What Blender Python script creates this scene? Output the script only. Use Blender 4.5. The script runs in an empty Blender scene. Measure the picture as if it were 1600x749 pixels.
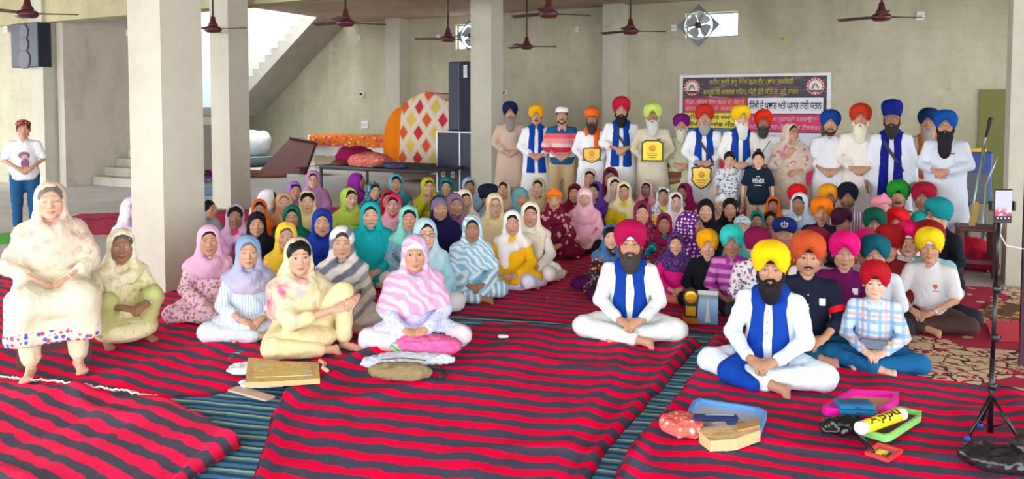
import bpy, bmesh, math, random
import numpy as np
from mathutils import Vector, Matrix

# ------------------------------------------------------------------ camera, sky, exposure
SC = bpy.context.scene
COL = SC.collection
W_PX, H_PX, F_PX, HORIZON = 1600, 749, 1200.0, 165.0
PITCH = math.radians(2.6)
CAM_H = 1.8
PY = HORIZON + F_PX * math.tan(PITCH)
cam_d = bpy.data.cameras.new('camera')
cam = bpy.data.objects.new('camera', cam_d)
COL.objects.link(cam)
cam.location = (0, 0, CAM_H)
cam.rotation_euler = (math.pi / 2 - PITCH, 0, 0)
cam_d.sensor_width = 36.0
cam_d.lens = F_PX / W_PX * 36.0
cam_d.shift_y = (PY - H_PX / 2) / W_PX
cam_d.clip_end = 400
SC.camera = cam

world = bpy.data.worlds.new('sky')
SC.world = world
world.use_nodes = True
wn = world.node_tree
wn.nodes['Background'].inputs[0].default_value = (0.90, 0.95, 1.0, 1)
wn.nodes['Background'].inputs[1].default_value = 3.0

vs = SC.view_settings
vs.view_transform = 'Standard'
vs.look = 'None'
vs.gamma = 1.0
vs.use_curve_mapping = False
vs.exposure = 1.27

# ------------------------------------------------------------------ pixel <-> place
_cp, _sp = math.cos(PITCH), math.sin(PITCH)
def ray(x, y):
    dx, dz = (x - 800.0) / F_PX, -(y - PY) / F_PX
    return np.array([dx, _cp + dz * _sp, -_sp + dz * _cp])
def at_z(x, y, z=0.0):
    d = ray(x, y); t = (z - CAM_H) / d[2]
    return np.array([0, 0, CAM_H]) + d * t
def at_y(x, y, Y):
    d = ray(x, y); return np.array([0, 0, CAM_H]) + d * (Y / d[1])
ANG = math.radians(28.0)          # the hall is turned by this against the view
CA, SA = math.cos(ANG), math.sin(ANG)
def un(u, n, z=0.0):              # hall axes: u along the back wall, n into the depth
    return np.array([u * CA + n * SA, -u * SA + n * CA, z])
def to_un(p):
    return np.array([p[0] * CA - p[1] * SA, p[0] * SA + p[1] * CA])
def at_n(x, y, n):                # pixel onto a plane parallel to the back wall -> (u, z)
    d = ray(x, y); t = n / (d[0] * SA + d[1] * CA)
    p = np.array([0, 0, CAM_H]) + d * t
    return to_un(p)[0], p[2]

# ------------------------------------------------------------------ materials
def lin(c):
    c = [v / 255.0 for v in c]
    return tuple(v / 12.92 if v <= 0.04045 else ((v + 0.055) / 1.055) ** 2.4 for v in c) + (1.0,)
_mats = {}
class NT:
    def __init__(s, m): s.t = m.node_tree; s.n = s.t.nodes; s.l = s.t.links
    def add(s, kind, **kw):
        nd = s.n.new(kind)
        for k, v in kw.items():
            if k[0] == 'i' and k[1:].isdigit(): nd.inputs[int(k[1:])].default_value = v
            else: setattr(nd, k, v)
        return nd
    def link(s, a, b): s.l.new(a, b)
    def math(s, op, a, b=None, clamp=False):
        nd = s.n.new('ShaderNodeMath'); nd.operation = op; nd.use_clamp = clamp
        for i, v in enumerate((a, b)):
            if v is None: continue
            if isinstance(v, (int, float)): nd.inputs[i].default_value = v
            else: s.link(v, nd.inputs[i])
        return nd.outputs[0]
    def mix(s, f, a, b):
        nd = s.n.new('ShaderNodeMix'); nd.data_type = 'RGBA'
        for sock, v in ((nd.inputs[0], f), (nd.inputs[6], a), (nd.inputs[7], b)):
            if isinstance(v, (int, float, tuple)): sock.default_value = v
            else: s.link(v, sock)
        return nd.outputs[2]
    def ramp(s, f, lo, hi):
        nd = s.n.new('ShaderNodeMapRange'); nd.inputs[1].default_value = lo; nd.inputs[2].default_value = hi
        s.link(f, nd.inputs[0]); return nd.outputs[0]
    def noise(s, vec, scale, detail=3.0, rough=.55, dist=0.0):
        nd = s.n.new('ShaderNodeTexNoise'); nd.inputs['Scale'].default_value = scale
        nd.inputs['Detail'].default_value = detail; nd.inputs['Roughness'].default_value = rough
        nd.inputs['Distortion'].default_value = dist
        if vec is not None: s.link(vec, nd.inputs['Vector'])
        return nd.outputs['Fac']
    def voro(s, vec, scale, feature='F1', rnd=1.0):
        nd = s.n.new('ShaderNodeTexVoronoi'); nd.feature = feature; nd.inputs['Scale'].default_value = scale
        nd.inputs['Randomness'].default_value = rnd
        s.link(vec, nd.inputs['Vector']); return nd
    def mapping(s, vec, scale=(1, 1, 1), rot=(0, 0, 0), loc=(0, 0, 0)):
        nd = s.n.new('ShaderNodeMapping'); nd.inputs['Scale'].default_value = scale
        nd.inputs['Rotation'].default_value = rot; nd.inputs['Location'].default_value = loc
        s.link(vec, nd.inputs['Vector']); return nd.outputs[0]
    def sep(s, vec):
        nd = s.n.new('ShaderNodeSeparateXYZ'); s.link(vec, nd.inputs[0]); return nd.outputs

def new_mat(name):
    m = bpy.data.materials.new(name); m.use_nodes = True
    t = NT(m); b = t.n['Principled BSDF']
    return m, t, b
def obj_vec(t):
    return t.add('ShaderNodeTexCoord').outputs['Object']
def bump(t, b, h, strength=.3, dist=.01):
    nd = t.add('ShaderNodeBump'); nd.inputs['Strength'].default_value = strength; nd.inputs['Distance'].default_value = dist
    t.link(h, nd.inputs['Height']); t.link(nd.outputs[0], b.inputs['Normal'])

def plain(c, rough=.6, metal=0.0, bumps=0.0, vary=0.06, sc=9.0):
    key = ('plain', c, rough, metal, bumps, vary, sc)
    if key in _mats: return _mats[key]
    m, t, b = new_mat('plain_%d_%d_%d' % c)
    b.inputs['Roughness'].default_value = rough; b.inputs['Metallic'].default_value = metal
    v = obj_vec(t); n = t.noise(v, sc)
    L = lin(c)
    t.link(t.mix(n, tuple(x * (1 - vary) for x in L[:3]) + (1,), tuple(min(1, x * (1 + vary)) for x in L[:3]) + (1,)), b.inputs['Base Color'])
    if bumps: bump(t, b, t.noise(v, sc * 6), bumps)
    _mats[key] = m; return m

def emit(c, s):
    key = ('emit', c, s)
    if key in _mats: return _mats[key]
    m, t, b = new_mat('lit_%d_%d_%d' % c)
    b.inputs['Base Color'].default_value = (0, 0, 0, 1)
    b.inputs['Emission Color'].default_value = lin(c); b.inputs['Emission Strength'].default_value = s
    _mats[key] = m; return m

def cloth(c, pat=None, c2=None, c3=None, sc=1.0, rough=.85):
    """woven cloth with a procedural print"""
    if not isinstance(c[0], int): return cloth(*c)
    key = ('cloth', c, pat, c2, c3, sc, rough)
    if key in _mats: return _mats[key]
    m, t, b = new_mat('cloth_%s_%d_%d_%d' % ((pat or 'plain',) + tuple(c)))
    b.inputs['Roughness'].default_value = rough
    b.inputs['Specular IOR Level'].default_value = .2
    v = obj_vec(t)
    A, B = lin(c), lin(c2 or c); D = lin(c3 if c3 and isinstance(c3[0], int) else (c2 or c))
    nz = t.noise(v, 7.0, 2.0)
    base = t.mix(nz, tuple(x * .93 for x in A[:3]) + (1,), tuple(min(1, x * 1.05) for x in A[:3]) + (1,))
    def thr(x, e, w=.03): return t.ramp(x, e - w, e + w)
    if pat in ('stripe_z', 'stripe_x', 'stripe_d'):
        vv = t.mapping(v, rot={'stripe_z': (0, 0, 0), 'stripe_x': (0, math.pi / 2, 0), 'stripe_d': (0, .6, .3)}[pat])
        wob = t.noise(v, 6.0, 1.0)
        x = t.math('ADD', t.math('MULTIPLY', t.sep(vv)[2], 22.0 * sc), t.math('MULTIPLY', wob, .6))
        fr = t.math('ABSOLUTE', t.math('SUBTRACT', t.math('FRACT', x), .5))
        col = t.mix(thr(fr, .27, .06), base, B)
    elif pat == 'bands':      # broad shirt bands: a list of (z, colour) is baked in c3 as tuple-of-tuples
        z = t.sep(v)[2]; col = base
        for z0, cc in c3:
            col = t.mix(t.ramp(z, z0 - .002, z0 + .002), col, lin(cc))
    elif pat == 'plaid':
        o = t.sep(v)
        def lines(q, f, w): return t.math('LESS_THAN', t.math('ABSOLUTE', t.math('SUBTRACT', t.math('FRACT', t.math('MULTIPLY', q, f)), .5)), w)
        col = t.mix(t.math('MULTIPLY', lines(o[0], 14, .16), .75), base, B)
        col = t.mix(t.math('MULTIPLY', lines(o[2], 14, .16), .75), col, B)
        col = t.mix(t.math('MULTIPLY', t.math('ADD', lines(o[0], 7, .06), lines(o[2], 7, .06), True), .6), col, D)
    elif pat == 'dots':
        vo = t.voro(v, 38.0 * sc, rnd=.35).outputs['Distance']
        col = t.mix(thr(vo, .34, .05), B, base)
    elif pat in ('floral', 'print', 'paisley'):
        s0 = {'floral': 26.0, 'print': 34.0, 'paisley': 14.0}[pat] * sc
        wv = t.add('ShaderNodeVectorMath', operation='ADD'); t.link(v, wv.inputs[0])
        nn = t.add('ShaderNodeTexNoise'); nn.inputs['Scale'].default_value = 20.0 * sc; t.link(v, nn.inputs['Vector'])
        sca = t.add('ShaderNodeVectorMath', operation='SCALE'); sca.inputs['Scale'].default_value = .035 / sc
        t.link(nn.outputs['Color'], sca.inputs[0]); t.link(sca.outputs[0], wv.inputs[1])
        vo = t.voro(wv.outputs[0], s0)
        col = t.mix(thr(vo.outputs['Distance'], .36, .04), B, base)
        vo2 = t.voro(t.mapping(wv.outputs[0], loc=(.31, .17, .7)), s0 * 1.25)
        col = t.mix(thr(vo2.outputs['Distance'], .26, .04), D, col)
    elif pat == 'tiedye':
        n1 = t.noise(v, 4.5 * sc, 3.0, .6, .6)
        col = t.mix(t.ramp(n1, .54, .68), base, B)
        n2 = t.noise(t.mapping(v, loc=(3, 1, 2)), 9.0 * sc, 3.0, .6, .4)
        col = t.mix(t.math('MULTIPLY', t.ramp(n2, .58, .7), .8), col, D)
    elif pat == 'zebra':
        w = t.add('ShaderNodeTexWave', wave_type='BANDS', bands_direction='DIAGONAL')
        w.inputs['Scale'].default_value = 9.0 * sc; w.inputs['Distortion'].default_value = 6.0; w.inputs['Detail'].default_value = 1.0
        w.inputs['Detail Scale'].default_value = 1.2
        t.link(v, w.inputs['Vector']); col = t.mix(t.ramp(w.outputs['Fac'], .45, .62), base, B)
    elif pat == 'hemfloral':  # embroidered border of small flowers along the hem
        z = t.sep(v)[2]
        vo = t.voro(v, 30.0, rnd=.6); fl = t.math('LESS_THAN', vo.outputs['Distance'], .40)
        hue = t.mix(t.math('GREATER_THAN', t.sep(vo.outputs['Color'])[0], .5), B, D)
        band = t.math('MULTIPLY', t.math('LESS_THAN', z, .37), fl)
        low = t.math('LESS_THAN', z, .335)
        col = t.mix(t.math('MULTIPLY', band, low), base, hue)
    elif pat == 'grad':       # dyed darker towards one end
        col = t.mix(t.ramp(t.math('ADD', t.sep(v)[2], t.math('MULTIPLY', nz, .15)), .35, .8), B, base)
    else:
        col = base
    t.link(col, b.inputs['Base Color'])
    f = t.noise(t.mapping(v, scale=(1, 1, .4)), 22.0, 2.0, .5, .5)
    f2 = t.math('ABSOLUTE', t.math('SUBTRACT', t.noise(t.mapping(v, scale=(1, 1, .7), rot=(.3, .5, 0)), 11.0, 2.0, .5, .6), .5))
    bump(t, b, t.math('SUBTRACT', t.math('MULTIPLY', f, .5), f2), .6, .03)
    _mats[key] = m; return m

# ------------------------------------------------------------------ mesh building
def mesh_obj(name, V, F, mat=None, parent=None, smooth=True, col=None, mats=None, mi=None, uv=None):
    """F: list of (k, n) int arrays (k = polygon size n)"""
    me = bpy.data.meshes.new(name)
    V = np.asarray(V, dtype=np.float32)
    F = [np.asarray(f, dtype=np.int32) for f in F if len(f)]
    nl = sum(f.size for f in F); npoly = sum(len(f) for f in F)
    me.vertices.add(len(V)); me.vertices.foreach_set('co', V.ravel())
    me.loops.add(nl); me.loops.foreach_set('vertex_index', np.concatenate([f.ravel() for f in F]))
    tot = np.concatenate([np.full(len(f), f.shape[1], np.int32) for f in F])
    st = np.concatenate([[0], np.cumsum(tot)[:-1]]).astype(np.int32)
    me.polygons.add(npoly); me.polygons.foreach_set('loop_start', st); me.polygons.foreach_set('loop_total', tot)
    me.polygons.foreach_set('use_smooth', np.full(npoly, smooth))
    if mi is not None: me.polygons.foreach_set('material_index', np.asarray(mi, np.int32))
    if col is not None:
        a = me.color_attributes.new('Col', 'FLOAT_COLOR', 'POINT')
        a.data.foreach_set('color', np.asarray(col, np.float32).ravel())
    if uv is not None:
        ul = me.uv_layers.new(name='UVMap')
        lv = np.concatenate([f.ravel() for f in F])
        ul.data.foreach_set('uv', np.asarray(uv, np.float32)[lv].ravel())
    me.update(); me.validate()
    for m in (mats or ([mat] if mat else [])): me.materials.append(m)
    o = bpy.data.objects.new(name, me); COL.objects.link(o)
    if parent is not None: o.parent = parent
    return o
def tag(o, label=None, cat=None, group=None, kind=None):
    if label: o['label'] = label
    if cat: o['category'] = cat
    if group: o['group'] = group
    if kind: o['kind'] = kind
    return o
def thing(name, label, cat, loc, rz=0.0, group=None):
    o = bpy.data.objects.new(name, None); COL.objects.link(o)
    o.empty_display_size = .1
    o.location = tuple(float(v) for v in loc); o.rotation_euler = (0, 0, rz)
    return tag(o, label, cat, group)

class MB:
    """collects simple shapes into one mesh"""
    def __init__(s): s.V = []; s.F = {}; s.n = 0
    def raw(s, V, faces):
        V = np.asarray(V, float)
        for f in faces: s.F.setdefault(len(f), []).append([i + s.n for i in f])
        s.V.append(V); s.n += len(V); return s
    def arr(s, V, F):
        for f in F:
            if len(f): s.F.setdefault(f.shape[1], []).extend((f + s.n).tolist())
        s.V.append(np.asarray(V, float)); s.n += len(V); return s
    def box(s, c, size, R=None, bev=0.0):
        h = np.array(size) / 2.0
        if bev:
            b = min(bev, h.min() * .9); P = []
            for sx in (-1, 1):
                for sy in (-1, 1):
                    for sz in (-1, 1):
                        q = np.array([sx, sy, sz])
                        for ax in range(3):
                            e = h - b; e = e.copy(); e[ax] = h[ax]; P.append(q * e)
            P = np.array(P); bm = bmesh.new()
            vs_ = [bm.verts.new(p) for p in P]
            bmesh.ops.convex_hull(bm, input=vs_); bm.verts.index_update()
            V = np.array([v.co for v in bm.verts]); fs = [[v.index for v in f.verts] for f in bm.faces]; bm.free()
        else:
            V = np.array([[x, y, z] for x in (-1, 1) for y in (-1, 1) for z in (-1, 1)]) * h
            fs = [(0, 1, 3, 2), (4, 6, 7, 5), (0, 4, 5, 1), (2, 3, 7, 6), (0, 2, 6, 4), (1, 5, 7, 3)]
        if R is not None: V = V @ np.array(R).T
        return s.raw(V + np.array(c), fs)
    def tube(s, pts, r, n=10, cap=True):
        pts = [np.asarray(p, float) for p in pts]; m = len(pts)
        rr = r if isinstance(r, (list, tuple)) else [r] * m
        V = []; up = None
        for i, p in enumerate(pts):
            d = pts[min(i + 1, m - 1)] - pts[max(i - 1, 0)]; d = d / (np.linalg.norm(d) + 1e-9)
            if up is None:
                up = np.array([0, 0, 1.0]) if abs(d[2]) < .9 else np.array([1.0, 0, 0])
            a = np.cross(d, up); a /= np.linalg.norm(a) + 1e-9; b_ = np.cross(a, d); up = b_
            for k in range(n):
                t = 2 * math.pi * k / n; V.append(p + rr[i] * (math.cos(t) * a + math.sin(t) * b_))
        fs = [(i * n + k, i * n + (k + 1) % n, (i + 1) * n + (k + 1) % n, (i + 1) * n + k) for i in range(m - 1) for k in range(n)]
        if cap: fs += [tuple(range(n))[::-1], tuple((m - 1) * n + k for k in range(n))]
        return s.raw(V, fs)
    def lathe(s, prof, n=20, c=(0, 0, 0), R=None):
        V = []
        for r, z in prof:
            for k in range(n):
                t = 2 * math.pi * k / n; V.append((r * math.cos(t), r * math.sin(t), z))
        m = len(prof)
        fs = [(i * n + k, i * n + (k + 1) % n, (i + 1) * n + (k + 1) % n, (i + 1) * n + k) for i in range(m - 1) for k in range(n)]
        fs += [tuple(range(n))[::-1], tuple((m - 1) * n + k for k in range(n))]
        V = np.array(V)
        if R is not None: V = V @ np.array(R).T
        return s.raw(V + np.array(c), fs)
    def prism(s, poly, z0, z1, to=None):
        n = len(poly)
        V = [(p[0], p[1], z0) for p in poly] + [(p[0], p[1], z1) for p in poly]
        if to: V = [to(*v) for v in V]
        return s.raw(V, [tuple(range(n))[::-1], tuple(range(n, 2 * n))] + [(i, (i + 1) % n, n + (i + 1) % n, n + i) for i in range(n)])
    def grid(s, P):
        a, b = P.shape[:2]; i = np.arange(a * b).reshape(a, b)
        q = np.stack([i[:-1, :-1], i[1:, :-1], i[1:, 1:], i[:-1, 1:]], -1).reshape(-1, 4)
        return s.arr(P.reshape(-1, 3), [q])
    def build(s, name, mat, parent=None, smooth=False):
        V = np.concatenate(s.V)
        return mesh_obj(name, V, [np.array(f) for f in s.F.values()], mat, parent, smooth)
def rotz(a):
    c, s = math.cos(a), math.sin(a); return np.array([[c, -s, 0], [s, c, 0], [0, 0, 1.0]])
def rotx(a):
    c, s = math.cos(a), math.sin(a); return np.array([[1.0, 0, 0], [0, c, -s], [0, s, c]])
def roty(a):
    c, s = math.cos(a), math.sin(a); return np.array([[c, 0, s], [0, 1.0, 0], [-s, 0, c]])
R_HALL = np.array([[CA, SA, 0], [-SA, CA, 0], [0, 0, 1.0]])   # columns are u, n, z

def vnoise(P, seed=0):
    """smooth value noise in [-1, 1] at points P (n, 3)"""
    P = np.asarray(P, float); i = np.floor(P).astype(np.int64); f = P - i; f = f * f * (3 - 2 * f)
    def h(a, b, c):
        n = (a * 374761393 + b * 668265263 + c * 2147483647 + seed * 1274126177) & 0xffffffff
        n = ((n ^ (n >> 13)) * 1274126177) & 0xffffffff
        return ((n ^ (n >> 16)) & 0xffff) / 32767.5 - 1
    r = 0
    for a in (0, 1):
        for b in (0, 1):
            for c in (0, 1):
                w = (f[:, 0] if a else 1 - f[:, 0]) * (f[:, 1] if b else 1 - f[:, 1]) * (f[:, 2] if c else 1 - f[:, 2])
                r = r + w * h(i[:, 0] + a, i[:, 1] + b, i[:, 2] + c)
    return r
def normals(V, F):
    N = np.zeros_like(V)
    for f in F:
        if not len(f): continue
        a = V[f[:, 0]]; n = np.cross(V[f[:, 1]] - a, V[f[:, 2]] - a)
        if f.shape[1] == 4: n = n + np.cross(V[f[:, 2]] - a, V[f[:, 3]] - a)
        for k in range(f.shape[1]): np.add.at(N, f[:, k], n)
    return N / (np.linalg.norm(N, axis=1, keepdims=True) + 1e-12)

class SD:
    """a blended solid on a grid, turned into one continuous surface"""
    def __init__(s, lo, hi, h):
        s.lo = np.array(lo, float); s.h = h
        s.n = np.maximum(4, np.ceil((np.array(hi) - s.lo) / h).astype(int) + 1)
        s.ax = [s.lo[i] + h * np.arange(s.n[i]) for i in range(3)]
        s.F = np.full(tuple(s.n), .5, np.float32)
    def _sl(s, lo, hi):
        a = np.clip(np.floor((np.array(lo) - s.lo) / s.h).astype(int), 0, s.n)
        b = np.clip(np.ceil((np.array(hi) - s.lo) / s.h).astype(int) + 1, 0, s.n)
        if (b - a).min() <= 0: return None, None
        X, Y, Z = np.meshgrid(*[s.ax[i][a[i]:b[i]] for i in range(3)], indexing='ij', sparse=True)
        return (slice(a[0], b[0]), slice(a[1], b[1]), slice(a[2], b[2])), (X, Y, Z)
    def _put(s, sl, d, k, cut):
        F = s.F[sl]
        if cut:
            a, b = -F, d
        else:
            a, b = F, d
        if k > 0:
            hh = np.clip(.5 + .5 * (b - a) / k, 0, 1); r = b + (a - b) * hh - k * hh * (1 - hh)
        else:
            r = np.minimum(a, b)
        s.F[sl] = -r if cut else r
    def cap(s, a, b, ra, rb=None, k=.03, cut=False, flat=None):
        rb = ra if rb is None else rb; a = np.array(a, float); b = np.array(b, float); m = max(ra, rb) + k + 2.5 * s.h
        sl, g = s._sl(np.minimum(a, b) - m, np.maximum(a, b) + m)
        if sl is None: return s
        X, Y, Z = g; d = b - a; L = max(1e-9, d @ d)
        t = np.clip(((X - a[0]) * d[0] + (Y - a[1]) * d[1] + (Z - a[2]) * d[2]) / L, 0, 1)
        q = np.sqrt((X - a[0] - t * d[0]) ** 2 + (Y - a[1] - t * d[1]) ** 2 + (Z - a[2] - t * d[2]) ** 2) - (ra + (rb - ra) * t)
        s._put(sl, q, k, cut); return s
    def chain(s, pts, rs, k=.03, cut=False):
        for i in range(len(pts) - 1): s.cap(pts[i], pts[i + 1], rs[i], rs[i + 1], k, cut)
        return s
    def ell(s, c, r, R=None, k=.03, cut=False):
        c = np.array(c, float); r = np.array(r, float); m = (r.max() if R is not None else r) + k + 2.5 * s.h
        sl, g = s._sl(c - m, c + m)
        if sl is None: return s
        X, Y, Z = g[0] - c[0], g[1] - c[1], g[2] - c[2]
        if R is not None:
            X, Y, Z = (R[0, 0] * X + R[1, 0] * Y + R[2, 0] * Z, R[0, 1] * X + R[1, 1] * Y + R[2, 1] * Z, R[0, 2] * X + R[1, 2] * Y + R[2, 2] * Z)
        k0 = np.sqrt((X / r[0]) ** 2 + (Y / r[1]) ** 2 + (Z / r[2]) ** 2)
        k1 = np.sqrt((X / r[0] ** 2) ** 2 + (Y / r[1] ** 2) ** 2 + (Z / r[2] ** 2) ** 2) + 1e-6
        s._put(sl, k0 * (k0 - 1) / k1, k, cut); return s
    def grids(s): return np.meshgrid(*s.ax, indexing='ij', sparse=True)
    def below(s, z): X, Y, Z = s.grids(); s.F = np.maximum(s.F, (z - Z).astype(np.float32)); return s   # keep what is above z
    def mesh(s, fold=0.0, fs=(14, 14, 5), seed=0, floor=None):
        F = s.F.copy(); F[0] = F[-1] = 1; F[:, 0] = F[:, -1] = 1; F[:, :, 0] = F[:, :, -1] = 1
        ins = F < 0; n = F.shape; c = tuple(k - 1 for k in n)
        cnt = np.zeros(c, np.int16); acc = np.zeros(c + (3,), np.float32); quads = []
        crosses = []
        for ax in range(3):
            a = [slice(None)] * 3; b = [slice(None)] * 3; a[ax] = slice(0, -1); b[ax] = slice(1, None)
            fa, fb = F[tuple(a)], F[tuple(b)]; mk = ins[tuple(a)] != ins[tuple(b)]
            idx = np.argwhere(mk)
            t = fa[mk] / (fa[mk] - fb[mk])
            o1, o2 = [i for i in range(3) if i != ax]
            for d1 in (0, -1):
                for d2 in (0, -1):
                    q = idx.copy(); q[:, o1] += d1; q[:, o2] += d2
                    ok = (q >= 0).all(1) & (q < np.array(c)).all(1)
                    p = np.zeros((len(idx), 3), np.float32); p[:, ax] = t; p[:, o1] = -d1; p[:, o2] = -d2
                    qq = q[ok]; np.add.at(cnt, tuple(qq.T), 1); np.add.at(acc, tuple(qq.T), p[ok])
            crosses.append((ax, o1, o2, idx, ins[tuple(a)][mk]))
        vm = cnt > 0; vid = np.full(c, -1, np.int32); vid[vm] = np.arange(vm.sum())
        V = (np.argwhere(vm) + acc[vm] / cnt[vm][:, None]) * s.h + s.lo
        for ax, o1, o2, idx, sgn in crosses:
            ok = (idx[:, o1] > 0) & (idx[:, o2] > 0) & (idx[:, o1] < n[o1] - 1) & (idx[:, o2] < n[o2] - 1)
            q = idx[ok]; sg = sgn[ok]; r = []
            for d1, d2 in ((0, 0), (-1, 0), (-1, -1), (0, -1)):
                p = q.copy(); p[:, o1] += d1; p[:, o2] += d2; r.append(vid[tuple(p.T)])
            r = np.stack(r, 1)
            flip = sg if ax != 1 else ~sg
            r[~flip] = r[~flip][:, ::-1]; quads.append(r)
        Q = np.concatenate(quads) if quads else np.zeros((0, 4), np.int32)
        Q = Q[(Q >= 0).all(1)]
        if fold and len(V):
            N = normals(V, [Q]); fs = np.array(fs)
            V = V + N * (fold * (vnoise(V * fs + 7.3, seed) + .5 * vnoise(V * fs * 2.1 + 3.1, seed + 5)))[:, None]
        if floor is not None and len(V): V[:, 2] = np.maximum(V[:, 2], floor)
        return V, [Q]
# ------------------------------------------------------------------ the hall
def concrete(name, c, c2, rough=.8, courses=False, streak=1.0):
    m, t, b = new_mat(name)
    b.inputs['Roughness'].default_value = rough
    v = obj_vec(t)
    n1 = t.noise(v, .55, 5.0, .6); n2 = t.noise(t.mapping(v, scale=(1, 1, .18)), 1.6, 4.0, .6, .3)
    n3 = t.noise(v, 7.0, 4.0, .65)
    f = t.math('ADD', t.math('MULTIPLY', n1, .5), t.math('ADD', t.math('MULTIPLY', n2, .35 * streak), t.math('MULTIPLY', n3, .18)))
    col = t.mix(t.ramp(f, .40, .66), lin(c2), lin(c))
    if courses:     # rendered blockwork: faint level courses
        zz = t.math('ADD', t.math('MULTIPLY', t.sep(v)[2], 4.6), t.math('MULTIPLY', n1, .25))
        fr = t.math('ABSOLUTE', t.math('SUBTRACT', t.math('FRACT', zz), .5))
        ln = t.math('MULTIPLY', t.ramp(fr, .36, .5), t.ramp(n3, .35, .6))
        col = t.mix(t.math('MULTIPLY', ln, .13), col, lin(tuple(int(k * .78) for k in c2)))
    spots = t.ramp(t.noise(v, 2.3, 2.0), .68, .74)
    col = t.mix(t.math('MULTIPLY', spots, .25), col, lin(tuple(int(k * .75) for k in c2)))
    t.link(col, b.inputs['Base Color'])
    bump(t, b, n3, .25, .02)
    return m
M_WALL = concrete('concrete_back', (206, 201, 174), (172, 166, 138), courses=True)
M_WALL2 = concrete('concrete_side', (206, 198, 184), (166, 156, 142), streak=1.6)
M_COL = concrete('concrete_column', (206, 202, 184), (186, 181, 163))
M_BEAM = concrete('concrete_beam', (200, 192, 150), (166, 157, 118))
M_CEIL = concrete('concrete_ceiling', (196, 172, 150), (158, 136, 116))
M_FLOOR = concrete('concrete_floor', (206, 203, 198), (178, 175, 170), rough=.65)
M_STAIR = concrete('concrete_stair', (196, 193, 178), (166, 162, 148))
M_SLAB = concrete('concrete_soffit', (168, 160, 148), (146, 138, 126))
M_DAYLIT = concrete('daylit_wall', (198, 212, 226), (180, 196, 212))  # blue-white of the stairwell daylight put into the wall colour

ZC = 4.34            # ceiling
NB = 18.66           # back wall
def hall_box(name, u0, u1, n0, n1, z0, z1, mat, kind='structure', parent=None):
    mb = MB(); c = un((u0 + u1) / 2, (n0 + n1) / 2, (z0 + z1) / 2)
    mb.box(c, (u1 - u0, n1 - n0, z1 - z0), R_HALL)
    o = mb.build(name, mat, parent)
    if kind and parent is None: o['kind'] = kind
    return o

hall_box('floor', -40, 25, -30, NB + .3, -.3, 0.0, M_FLOOR)

# back wall, pieced round its openings
w1a = at_n(1071, 60, NB); w1b = at_n(1154, 17, NB)
w2a = at_n(712, 78, NB); w2b = at_n(760, 36, NB)
OPEN = [(w2a[0], w2b[0], w2a[1], w2b[1]), (w1a[0], w1b[0], w1a[1], w1b[1])]
def wall_with_openings(name, u0, u1, z0, z1, n0, n1, openings, mat):
    mb = MB()
    def b(a, c, d, e):
        if c - a > 1e-4 and e - d > 1e-4: mb.box(un((a + c) / 2, (n0 + n1) / 2, (d + e) / 2), (c - a, n1 - n0, e - d), R_HALL)
    x = u0
    for (a, c, d, e) in openings:
        b(x, a, z0, z1); b(a, c, z0, d); b(a, c, e, z1); x = c
    b(x, u1, z0, z1)
    o = mb.build(name, mat); o['kind'] = 'structure'; return o
wall_with_openings('wall_back', -21.2, 12, 0, ZC + .02, NB, NB + .23, OPEN, M_WALL)
hall_box('wall_right', 11.8, 12.0, 17.2, NB, 0, ZC, M_WALL)  # unseen stub, cut back so more daylight reaches the back wall
# window sashes in the openings
M_FRAME = plain((150, 152, 150), .5)
for i, (a, c, d, e) in enumerate(OPEN):
    mb = MB()
    for (q0, q1, r0, r1) in ((a, a + .04, d, e), (c - .04, c, d, e), (a, c, d, d + .04), (a, c, e - .04, e)):
        mb.box(un((q0 + q1) / 2, NB + .14, (r0 + r1) / 2), (q1 - q0, .05, r1 - r0), R_HALL)
    o = mb.build('window_%d' % (i + 1), M_FRAME); o['kind'] = 'structure'

# stairwell: outer walls go up past the ceiling to open air
hall_box('wall_stairwell', -21.2, -21.0, 9.0, NB + .2, 0, 6.6, M_DAYLIT)
hall_box('wall_stairwell_back', -21.0, -15.45, NB, NB + .2, ZC + .02, 6.6, M_DAYLIT)
hall_box('wall_left', -16.85, -16.62, 10.3, 13.3, 0, ZC - .3, M_WALL2)
hall_box('wall_left_front', -22.5, -17.3, 10.25, 10.45, 0, ZC, M_WALL)
# ceiling slab, left open above the stair
NF = -4.6             # open camera side; unseen slab edge set for daylight on the front rows
mb = MB()
for (u0, u1, n0, n1) in ((-22.5, 12, NF, 13.9), (-15.4, 12, 13.9, NB + .2)):
    mb.box(un((u0 + u1) / 2, (n0 + n1) / 2, ZC + .1), (u1 - u0, n1 - n0, .2), R_HALL)
o = mb.build('ceiling', M_CEIL); o['kind'] = 'structure'
# beams
hall_box('beam', -19.0, 4.0, 10.1, 10.5, 3.62, ZC, M_BEAM)

# columns: image position of the foot gives the place
def column(name, px, py, w=.45, d=.45, top=ZC):
    p = at_z(px, py, 0); u, n = to_un(p)
    return hall_box(name, u - w / 2, u + w / 2, n - d / 2, n + d / 2, 0, top, M_COL), (u, n)
def column_at(name, px, Y, w=.45, d=.45):
    u, n = to_un(at_y(px, 300, Y))
    return hall_box(name, u - w / 2, u + w / 2, n - d / 2, n + d / 2, 0, ZC, M_COL), (u, n)
column_at('column', 263, 7.55, .47, .47)
column_at('column', 362, 13.6)
column_at('column', 761, 14.6)
column_at('column', 1617, 7.7, .50, .50)
column_at('column', 76, 17.1, .5, .4)
u605, z605 = at_n(622, 100, NB - .2)
hall_box('column', u605 - .27, u605 + .24, NB - .45, NB, 0, ZC, M_COL)
u945, z945 = at_n(962, 100, NB - .2)
hall_box('column', u945 - .26, u945 + .24, NB - .45, NB, 0, ZC, M_COL)

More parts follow.
